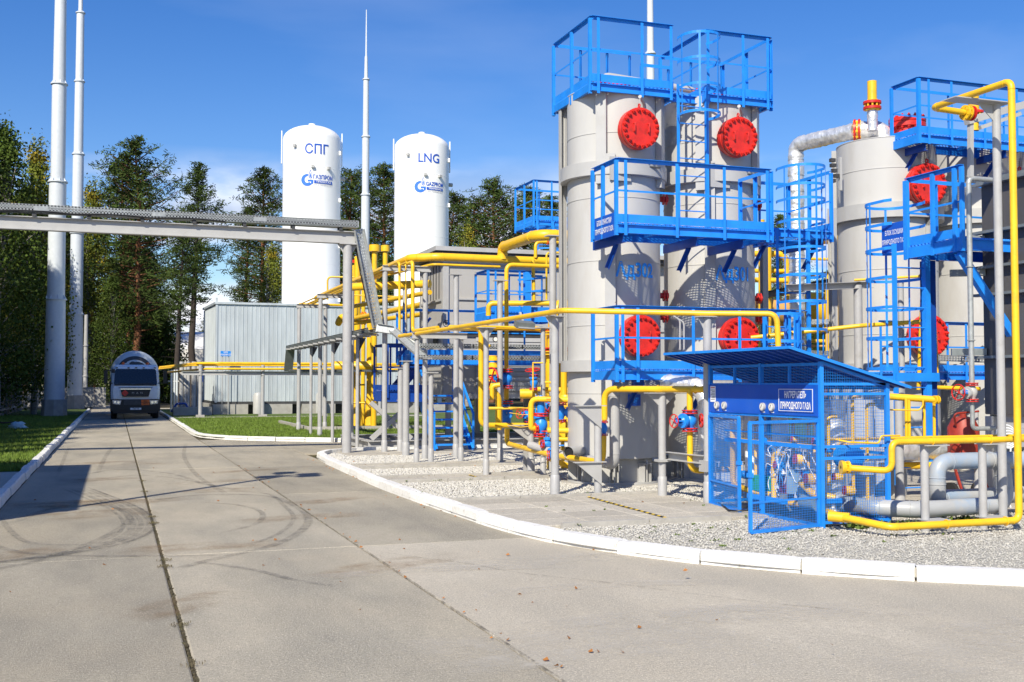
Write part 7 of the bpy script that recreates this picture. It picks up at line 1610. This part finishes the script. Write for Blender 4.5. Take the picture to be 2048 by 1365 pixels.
# grey post with bracket at the top right, pale drain pipe with valve
gx = ay(2003, 700, fy - .62).x; t = thing('tall_post', 'tall grey round post with top bracket carrying the highest yellow pipe', 'post', (gx, fy - .6, 0)); zg = zt9 - .055
MB().cyl((gx, fy - .6, .05), (gx, fy - .6, zg), .052, 18).build('post', 'post_grey', t); MB().box(X_ - .26, gx + .15, fy - .72, fy - .48, zg, zg + .012).build('bracket_plate', 'light_grey', t, 0)
MB().poly([V((gx + .04, fy - .6, zg)), V((gx - .30, fy - .6, zg)), V((gx - .04, fy - .6, zg - .22))], .012, (0, 1, 0)).build('gusset', 'light_grey', t, 0); MB().bar((X_ - .02, fy - .6, zg + .02), (gx, fy - .6, zg), .1, .03).build('arm', 'light_grey', t, 0)
Yw = 12.0; w = lambda px, py: ay(px, py, Yw)
t = thing('square_post', 'slim pale square post with sloping arm below the highest yellow pipe', 'post', w(1941, 700)); MB().bar(V((w(1941, 350).x, Yw, w(1941, 355).z)), w(1941, 242), .06).build('post', 'light_grey', t, 0); MB().bar(w(1933, 243), w(2055, 208), .10, .10).build('arm', 'light_grey', t, 0); MB().bar(w(1960, 256), w(2040, 228), .05, .05).build('arm', 'light_grey', t, 0); MB().ring(w(1943, 236) + V((0, -.08, 0)), .03, .01, 16, 6, (0, 1, 0)).build('pipe_end', 'light_grey', t)
a = w(1995, 357); b = w(1937, 357); c = w(1943, 792); c.x = w(1941, 600).x; b.x = c.x
t = pipe('pale grey drain pipe falling down the right side to a valve with red handwheel', [V((w(1998, 357).x, Yw, b.z)), b, V((c.x, Yw, w(1943, 775).z))], .036, 'galvanised', R=.08, name='drain_pipe')
for y in (534, 681): MB().ring(V((c.x, Yw, w(1943, y).z)), .048, .008, 18, 5, Z).build('pipe_clamp', 'galvanised', t)
vc = V((c.x, Yw, w(1943, 785).z)); valve('silver gate valve with red handwheel facing left and blue tag, at the right', vc, Z, .22, .045, (-1, -.15, 0), .27, wr=.105, m='light_grey', group='silver valves')
vt = [o for o in bpy.data.objects if o.name.startswith('gate_valve') and o.parent is None][-1]
MB().cell(vc + V((-.17, -.07, .01)), V((.05, .01, -.008)), V((0, .003, 0)), V((.004, 0, .026))).build('tag_plate', 'sign_blue', vt, 0)
mb = MB(); text_on(mb, 'К 17', .032, flat(vc + V((-.17, -.0735, .008)), (1, 0, 0), Z, .004), .9, .01); mb.build('lettering', 'print_white', vt, 0)
pipe('pale grey drain pipe below the silver valve turning right', [V((c.x, Yw, vc.z - .11)), V((c.x, Yw, w(1943, 858).z)), V((w(1990, 858).x, Yw, w(1943, 858).z))], .03, 'galvanised', R=.07, name='drain_pipe')
# thin posts among it
for (px, yb, d, r, top, lab) in ((1797, 1010, 15.3, .058, 802, 'grey post just right of the cabinet'), (1951, 985, 16.0, .035, 820, 'thin pale post behind the large grey loop'), (1718, 760, 19.5, .075, 570, 'grey post in front of the third tower carrying the thin yellow lines'), (1804, 800, 18.5, .05, 560, 'slim grey post behind the tall blue ladder')):
    b = dp(px, 768, d); t = thing('steel_column', lab, 'column', (b.x, b.y, 0), 'grey columns on the right'); post(MB(), b.x, b.y, 0, dp(px, top, d).z, r).build('column', 'post_grey', t)
b = dp(1718, 570, 19.5); t = thing('channel_beam', 'long grey channel arm on the post in front of the third tower', 'beam', b); MB().chan(b + V((-1.6, -.2, -.12)), b + V((.35, .1, .02)), .1, .12, .01).build('channel', 'light_grey', t, 0)
pipe('pair of thin yellow lines lying on the grey arm in front of the third tower', [b + V((-.1, 0, .08)), dp(1860, 552, 19.2)], .022, welds=False); pipe('yellow line below the thin pair in front of the third tower', [dp(1500, 676, 19), dp(1720, 652, 18.6), dp(1868, 642, 17.8), dp(1874, 760, 17.8)], .036, R=.15)
pipe('yellow hairpin line hanging behind the tall blue ladder', [dp(1837, 780, 17.2), dp(1846, 560, 17.2), dp(1838, 552, 17.2), dp(1862, 552, 17.2), dp(1862, 775, 17.2), dp(1960, 778, 17.2)], .032, R=.1, welds=False)
pipe('yellow pipe leaving the cabinet roof level to the right', [dp(1772, 793, 14.6), dp(1875, 800, 14.2)], .045, welds=False, fl=((dp(1872, 800, 14.2), (1, 0, 0), .055, 'yellow', .04, 0),)); 
for i, px in enumerate((1812, 1818, 1848, 1868)): pipe(('first', 'second', 'third', 'fourth')[i] + ' yellow drop line from the left under the short yellow header right of the cabinet', [dp(px, 798, 14.4), dp(px + 1, 880, 14.4)], .020, welds=False, group='yellow drop lines')
pipe('thin yellow tubing hooked below the short yellow header', [dp(1772, 820, 14.2), dp(1838, 821, 14.2), dp(1846, 812, 14.2), dp(1846, 800, 14.2)], .010, R=.05, welds=False)
pipe('shaded yellow pipe lying low behind the large grey loop', [dp(1760, 932, 16.5), dp(2040, 930, 16.8)], .055, welds=False)
# foil wrapped horizontal duct low, behind the loop
t = thing('insulated_pipe', 'foil wrapped pipe lying low behind the right hand posts', 'pipe', dp(1800, 905, 16.0)); mb = MB(); a, b = dp(1640, 906, 15.6), dp(1900, 898, 16.9); n = 30; r4 = random.Random(3)
mb.tube([a.lerp(b, i / n) + V((0, 0, r4.uniform(-.01, .01))) for i in range(n + 1)], [.15 + r4.uniform(-.018, .012) for _ in range(n + 1)], 20); mb.build('foil_wrap', 'foil', t, 60)
# trestles, boxes in shade
for i, (px, yb, yt, d, w_) in enumerate(((1720, 960, 800, 16.8, .20), (1760, 950, 820, 17.2, .15), (1790, 975, 760, 17.0, .15))):
    b = dp(px, 768, d); t = thing('support_block', ('pale grey upright block behind the cabinet', 'pale grey narrow block behind the right post', 'pale grey stub pipe behind the tall ladder foot')[i], 'support', (b.x, b.y, 0)); MB().cyl((b.x, b.y, .05), (b.x, b.y, dp(px, yt, d).z), w_, 20).build('body', 'light_grey', t)
# dark clad casing at the far right
xc, yf_, yn_ = 12.08, 13.0, 10.1; dC = 16.3; zC = lambda y: EYE + (768 - y) * dC / F
t = thing('clad_casing', 'dark grey sheet clad casing with steel flange bands at the right edge', 'equipment', (xc, yn_, 0))
zs_ = [zC(828), zC(714), zC(590), zC(535), zC(465), zC(368)]
ny_ = 7
for a, b in zip(zs_, zs_[1:]):
    for k in range(ny_):
        y0 = yf_ - (k + 1) * (yf_ - yn_) / ny_; y1 = yf_ - k * (yf_ - yn_) / ny_
        MB().box(xc - .001 + rnd.uniform(0, .004), xc + .05, y0 + .004, y1 - .004, a + .004, b - .004).build('cladding_panel', 'clad_dark', t, 0)
    for k in range(5): MB().box(xc + .06 + k * .6, xc + .052 + (k + 1) * .6, yn_ - .02, yn_ + .03, a + .004, b - .004).build('cladding_panel', 'clad_dark', t, 0)
    MB().box(xc - .11, xc - .004, yn_ - .12, yf_ + .10, b - .025, b + .015).build('flange_band', 'galv_dark', t, 0); MB().box(xc - .11, xc + 3, yn_ - .20, yn_ - .025, b - .025, b + .015).build('flange_band', 'galv_dark', t, 0)
MB().box(xc + .05, xc + 3.0, yn_ + .05, yf_ - .02, zC(828), zC(372)).build('core', 'steel_dark', t, 0)
MB().box(xc - .05, xc + 3.1, yn_ - .1, yf_ + .05, zC(366), zC(358)).build('top_plate', 'galv_dark', t, 0)
for z in (zC(478), zC(545), zC(704)): MB().bar((xc - .004, yf_ - .05, z), (xc - .42, yf_ + .2, z), .08, .10).build('outrigger', 'galv_dark', t, 0)
for (x, y) in ((xc, yf_ - .15), (xc + 2.3, yf_ - .15), (xc, yn_), (xc, 11.5)): MB().box(x, x + .15, y, y + .15, .05, zC(832)).build('leg', 'light_grey', t, 0)
MB().hbeam((xc + .1, yn_, zC(840)), (xc + .1, yf_, zC(840)), .16, .2, .015).build('base_beam', 'light_grey', t, 0)
MB().hbeam((ay(2044, 600, 12.5).x, 12.2, zC(828)), (ay(2044, 600, 12.5).x, 12.2, zC(205)), .12, .12, .01, (0, 1, 0)).build('corner_column', 'light_grey', t, 0)
# red wheeled extinguisher in the shade
b = dp(1925, 768, 16.0); t = thing('fire_extinguisher', 'dark red wheeled fire extinguisher in the shade below the casing', 'fire extinguisher', (b.x, b.y, 0)); zE = lambda y: EYE + (768 - y) * 16 / F
MB().lathe((b.x, b.y, 0), [(.02, zE(930)), (.2, zE(925)), (.22, zE(915)), (.22, zE(855)), (.15, zE(836)), (.05, zE(832)), (.05, zE(828)), (.01, zE(826))], 24).build('cylinder', 'rust_red', t)
MB().tube(fillet([(b.x - .22, b.y - .1, zE(850)), (b.x - .35, b.y - .2, zE(826)), (b.x + .1, b.y - .2, zE(822))], .06), .015, 8).build('handle', 'rust_red', t)
for k in (-1, 1): MB().lathe((b.x + k * .25, b.y - .02, .2), [(.02, -.03), (.14, -.03), (.14, .03), (.02, .03)], 18, (1, 0, 0)).build('wheel', 'rubber', t); MB().bar((b.x + k * .2, b.y, zE(920)), (b.x + k * .25, b.y - .3, .08), .03).build('frame_leg', 'rust_red', t, 0)
# hoses and hung cables at far right
t = thing('hose', 'coil of pale hose hanging behind the tall yellow pipe', 'hose', w(2020, 880)); mb = MB(); c = w(2022, 870)
for k in range(4): mb.ring(c + V((.02 * k, .1, -.03 * k)), .13 - .01 * k, .012, 22, 6, (.4, 1, .1))
mb.tube(fillet([c + V((.1, .1, -.1)), c + V((.05, .1, -.5)), c + V((-.05, .05, -.8)), c + V((.02, .05, -1.0))], .1), .012, 6); mb.build('hose', 'wire_white', t)

# ================================================================== FOIL WRAPPED RISER AND TOP FITTINGS ON THE THIRD TOWER
def foil_tube(mb, pts, r, seed=1):
    q = random.Random(seed); P = fillet(pts, r * 1.3, 8); out = []
    for a, b in zip(P, P[1:]):
        m_ = max(1, int((b - a).length / .045)); out += [a.lerp(b, i / m_) for i in range(m_)]
    out.append(P[-1]); k0 = len(mb.v); mb.tube(out, [r * (1 + q.uniform(-.07, .035)) for _ in out], 22)
    for i in range(k0, len(mb.v)): mb.v[i] = mb.v[i] + V((q.uniform(-1, 1), q.uniform(-1, 1), q.uniform(-1, 1))) * r * .055
    return mb
t = thing('insulated_riser', 'foil wrapped silver riser pipe bending over to the top of the third tower', 'pipe', dp(1595, 768, 23.7)); zf = 6.86
v0 = dp(1596, 742, 23.4); v1 = V((v0.x, v0.y, zf)); v2 = dp(1712, 262, 22.3); v2.z = zf; v3 = V((v2.x + .38, v2.y - .25, zf)); v4 = V((c2.x - .15, c2.y, zf - .0)); v5 = V((c2.x - .15, c2.y, 6.35))
foil_tube(MB(), [v0, v1, v2], .165, 1).build('foil_wrap', 'foil', t, 70); foil_tube(MB(), [v2 + (v4 - v2) * .12, v4 + V((.1, 0, 0)), v5 + V((.1, 0, 0))], .185, 2).build('foil_wrap', 'foil', t, 70)
flange(t, v2 + (v4 - v2) * .05, (v4 - v2), .23, 'red', .08, 10); flange(t, v2 + (v4 - v2) * .12, (v4 - v2), .20, 'yellow', .05, 0)
for k in range(14): z = 2.1 + k * .34; MB().ring((v0.x, v0.y, z), .169, .004, 22, 4, (rnd.uniform(-.05, .05), rnd.uniform(-.05, .05), 1)).build('tape_band', 'galvanised', t)
st_ = dp(1745, 255, 21.9); t = thing('relief_stack', 'short yellow stub with red flange standing on the foil wrapped bend', 'stack', st_); zS = lambda y: EYE + (768 - y) * 21.9 / F
foil_tube(MB(), [V((st_.x, st_.y, zS(262))), V((st_.x, st_.y, zS(222)))], .10, 4).build('foil_neck', 'foil', t, 70)
MB().lathe((st_.x, st_.y, 0), [(.10, zS(208)), (.092, zS(203)), (.092, zS(162)), (.01, zS(160))], 24).build('stub', 'yellow', t); flange(t, (st_.x, st_.y, zS(211)), Z, .175, 'red', .10, 10); MB().lathe((st_.x, st_.y, 0), [(.09, zS(222)), (.15, zS(220)), (.15, zS(215)), (.09, zS(214))], 20).build('lower_flange', 'yellow', t)
st2 = dp(1948, 255, 21.2); t = thing('relief_stack', 'yellow stub stack with red flange on the top right platform', 'stack', st2); zS = lambda y: EYE + (768 - y) * 21.2 / F
MB().lathe((st2.x, st2.y, 0), [(.10, zS(226)), (.10, zS(184)), (.01, zS(183))], 22).build('stub', 'yellow', t); flange(t, (st2.x, st2.y, zS(231)), Z, .19, 'red', .09, 10); MB().cyl((st2.x, st2.y, zS(262)), (st2.x, st2.y, zS(235)), .09, 18).build('neck', 'yellow', t)
# small dark instruments on the left of the third tower top
b = dp(1672, 340, 21.5); t = thing('instrument', 'small dark instrument cluster on a bracket left of the third tower top', 'instrument', b)
for k in range(5): MB().cell(b + V((rnd.uniform(-.1, .06), 0, -.22 + k * .1)), V((.05, 0, 0)), V((0, .04, 0)), V((0, 0, .035))).build('module', 'steel_dark', t, 0)
MB().bar(b + V((.1, 0, -.4)), b + V((.1, 0, .25)), .05).build('bracket', 'light_grey', t, 0)
b = dp(1668, 768, 20.6); t = thing('steel_column', 'slim pale grey channel column left of the third tower', 'column', (b.x, b.y, 0)); MB().hbeam((b.x, b.y, .05), (b.x, b.y, dp(1668, 415, 20.6).z), .12, .12, .012, (0, 1, 0)).build('column', 'light_grey', t, 0)

# ================================================================== BUSY YELLOW PIPEWORK BEHIND THE TOWERS (seen through the gaps)
BG = (
    (((1505, 475), (1710, 476)), 27, .16, 'thick yellow header glimpsed behind the right ladder', .3),
    (((1505, 508), (1560, 508), (1574, 520), (1574, 600)), 26, .07, 'yellow pipe with elbow left of the foil riser', .2),
    (((1505, 542), (1600, 543)), 26, .05, 'level yellow pipe left of the foil riser, upper', .1),
    (((1505, 560), (1575, 562)), 25.5, .06, 'level yellow pipe left of the foil riser, lower', .1),
    (((1523, 740), (1523, 440)), 25, .07, 'first yellow riser between the second tower and the ladder', .1),
    (((1536, 740), (1536, 460)), 25.5, .08, 'second yellow riser between the second tower and the ladder', .1),
    (((1612, 518), (1710, 520)), 27, .035, 'thin level yellow pipe right of the foil riser', .1),
    (((1600, 556), (1700, 540)), 26, .05, 'slanting yellow pipe right of the foil riser', .1),
    (((1655, 720), (1655, 560), (1662, 545)), 25, .05, 'yellow riser right of the foil riser', .15),
    (((1575, 668), (1710, 655)), 24, .05, 'level yellow pipe low behind the ladder', .1),
    (((1600, 682), (1700, 684)), 26, .045, 'second level yellow pipe low behind the ladder', .1),
    (((1600, 692), (1700, 694)), 27, .03, 'thin brown pipe low behind the ladder', .1),
    (((1343, 700), (1343, 440)), 25, .06, 'yellow riser in the gap between the two lettered towers', .1),
    (((1335, 560), (1360, 560)), 25, .05, 'yellow cross pipe in the gap between the two lettered towers', .1),
    (((1335, 620), (1360, 621)), 25, .04, 'lower yellow cross pipe in the gap between the two lettered towers', .1),
    (((1610, 760), (1610, 705), (1570, 704)), 24, .06, 'tan shaded elbow pipe above the cabinet roof', .2),
    (((1520, 712), (1570, 712)), 24, .06, 'tan level pipe above the cabinet roof', .2),
    (((1676, 690), (1676, 480)), 24, .02, 'thin yellow conduit left of the third tower', .2))
for pts, d, r, lab, R in BG: pipe(lab, [dp(x, y, d) for x, y in pts], r, 'tan_pipe' if lab.startswith(('tan', 'thin brown')) else 'yellow', R=R, welds=False)
c = dp(1655, 620, 27); t = thing('filter_vessel', 'large yellow horizontal vessel behind the right hand ladder', 'vessel', c); MB().lathe(c, [(.01, -1.0), (.3, -.95), (.42, -.75), (.42, 1.0), (.3, 1.2), (.01, 1.25)], 28, (1, 0, 0)).build('shell', 'yellow', t)
c = dp(1540, 625, 26); t = thing('filter_vessel', 'pale tan vessel between the second tower and the ladder', 'vessel', c); MB().lathe(c, [(.01, -.6), (.25, -.55), (.32, -.4), (.32, .6), (.01, .65)], 24, (1, 0, 0)).build('shell', 'tan_pipe', t)
for (y0, lab) in ((640, 'upper grey cable tray crossing behind the foil riser'), (700, 'lower grey cable tray crossing behind the foil riser')):
    a, b = dp(1590, y0 + 5, 25), dp(1985, y0 + 20, 19.5 if y0 > 650 else 24); b.z = a.z if y0 < 650 else b.z; t = thing('cable_tray', lab, 'cable tray', a); tray(MB(), [a, b], .2, .11).build('tray_section', 'galvanised', t, 0)
a = dp(1535, 590, 24); t = thing('steel_beam', 'dark steel beam crossing behind the foil riser at mid height', 'beam', a); MB().hbeam(a, dp(1660, 565, 21.5), .12, .14, .012).build('beam', 'steel_dark', t, 0)
b = dp(1530, 768, 22); t = thing('steel_column', 'pale grey column just right of the second lettered tower', 'column', (b.x, b.y, 0)); MB().hbeam((b.x, b.y, .05), (b.x, b.y, dp(1530, 470, 22).z), .12, .12, .012, (0, 1, 0)).build('column', 'light_grey', t, 0)
for k, (px, y0, y1) in enumerate(((1360, 640, 700), (1368, 645, 735))): b = dp(px, 768, 18.2); t = thing('instrument_tube', ('thin grey instrument tube with small fittings between the towers', 'second thin grey instrument tube between the towers')[k], 'tube', b); MB().tube(fillet([dp(px - 14, y0 - 8, 18.2), dp(px, y0, 18.2), dp(px, y1, 18.2)], .1), .014, 8).build('tube', 'light_grey', t)
# curving insulated pipe and foil next to the cabinet
t = thing('insulated_pipe', 'crumpled foil wrapped pipe sweeping down between tower and cabinet', 'pipe', dp(1410, 800, 17.0)); foil_tube(MB(), [dp(1330, 765, 17.4), dp(1395, 770, 17.0), dp(1412, 800, 16.8), dp(1414, 900, 16.8)], .13, 7).build('foil_wrap', 'foil', t, 70)

# ================================================================== OUT OF FRAME, BESIDE THE CAMERA (their shadows fall in view)
t = thing('guard_building', 'small flat roofed building left of the road, outside the frame', 'building', (-3.7, 12.8, 0)); MB().box(-9, -3.65, 12.85, 21.9, .05, 3.8).build('wall', 'building_grey', t, 0); MB().box(-9.1, -3.6, 12.8, 21.95, 3.8, 4.0).build('roof', 'light_grey', t, 0)
for y in (14.5, 17, 19.5): w_ = MB().box(-3.66, -3.63, y, y + 1.2, 1.2, 2.6).build('window', 'glass_dark', t, 0); MB().box(-3.64, -3.615, y - .05, y + 1.25, 1.12, 1.2).build('sill', 'light_grey', w_, 0)
t = thing('floodlight_mast', 'floodlight mast left of the road, outside the frame', 'mast', (-2.94, 14.04 - 1.6, 0)); bx_ = V((-2.9, 14.1, 0)); t.location = bx_; ROOT[t.name] = bx_
MB().cyl(bx_, bx_ + V((0, 0, 7.7)), .07, 12).build('pole', 'post_grey', t)
for k in range(4): a = k * 1.57 + .4; MB().cell(bx_ + V((math.cos(a) * .45, math.sin(a) * .45, 7.7 + (k % 2) * .25)), V((.2, .05, 0)), V((0, .16, 0)), V((0, .05, .06))).build('floodlight', 'galv_dark', t, 0); MB().bar(bx_ + V((0, 0, 7.6)), bx_ + V((math.cos(a) * .45, math.sin(a) * .45, 7.7)), .04).build('arm', 'post_grey', t, 0)
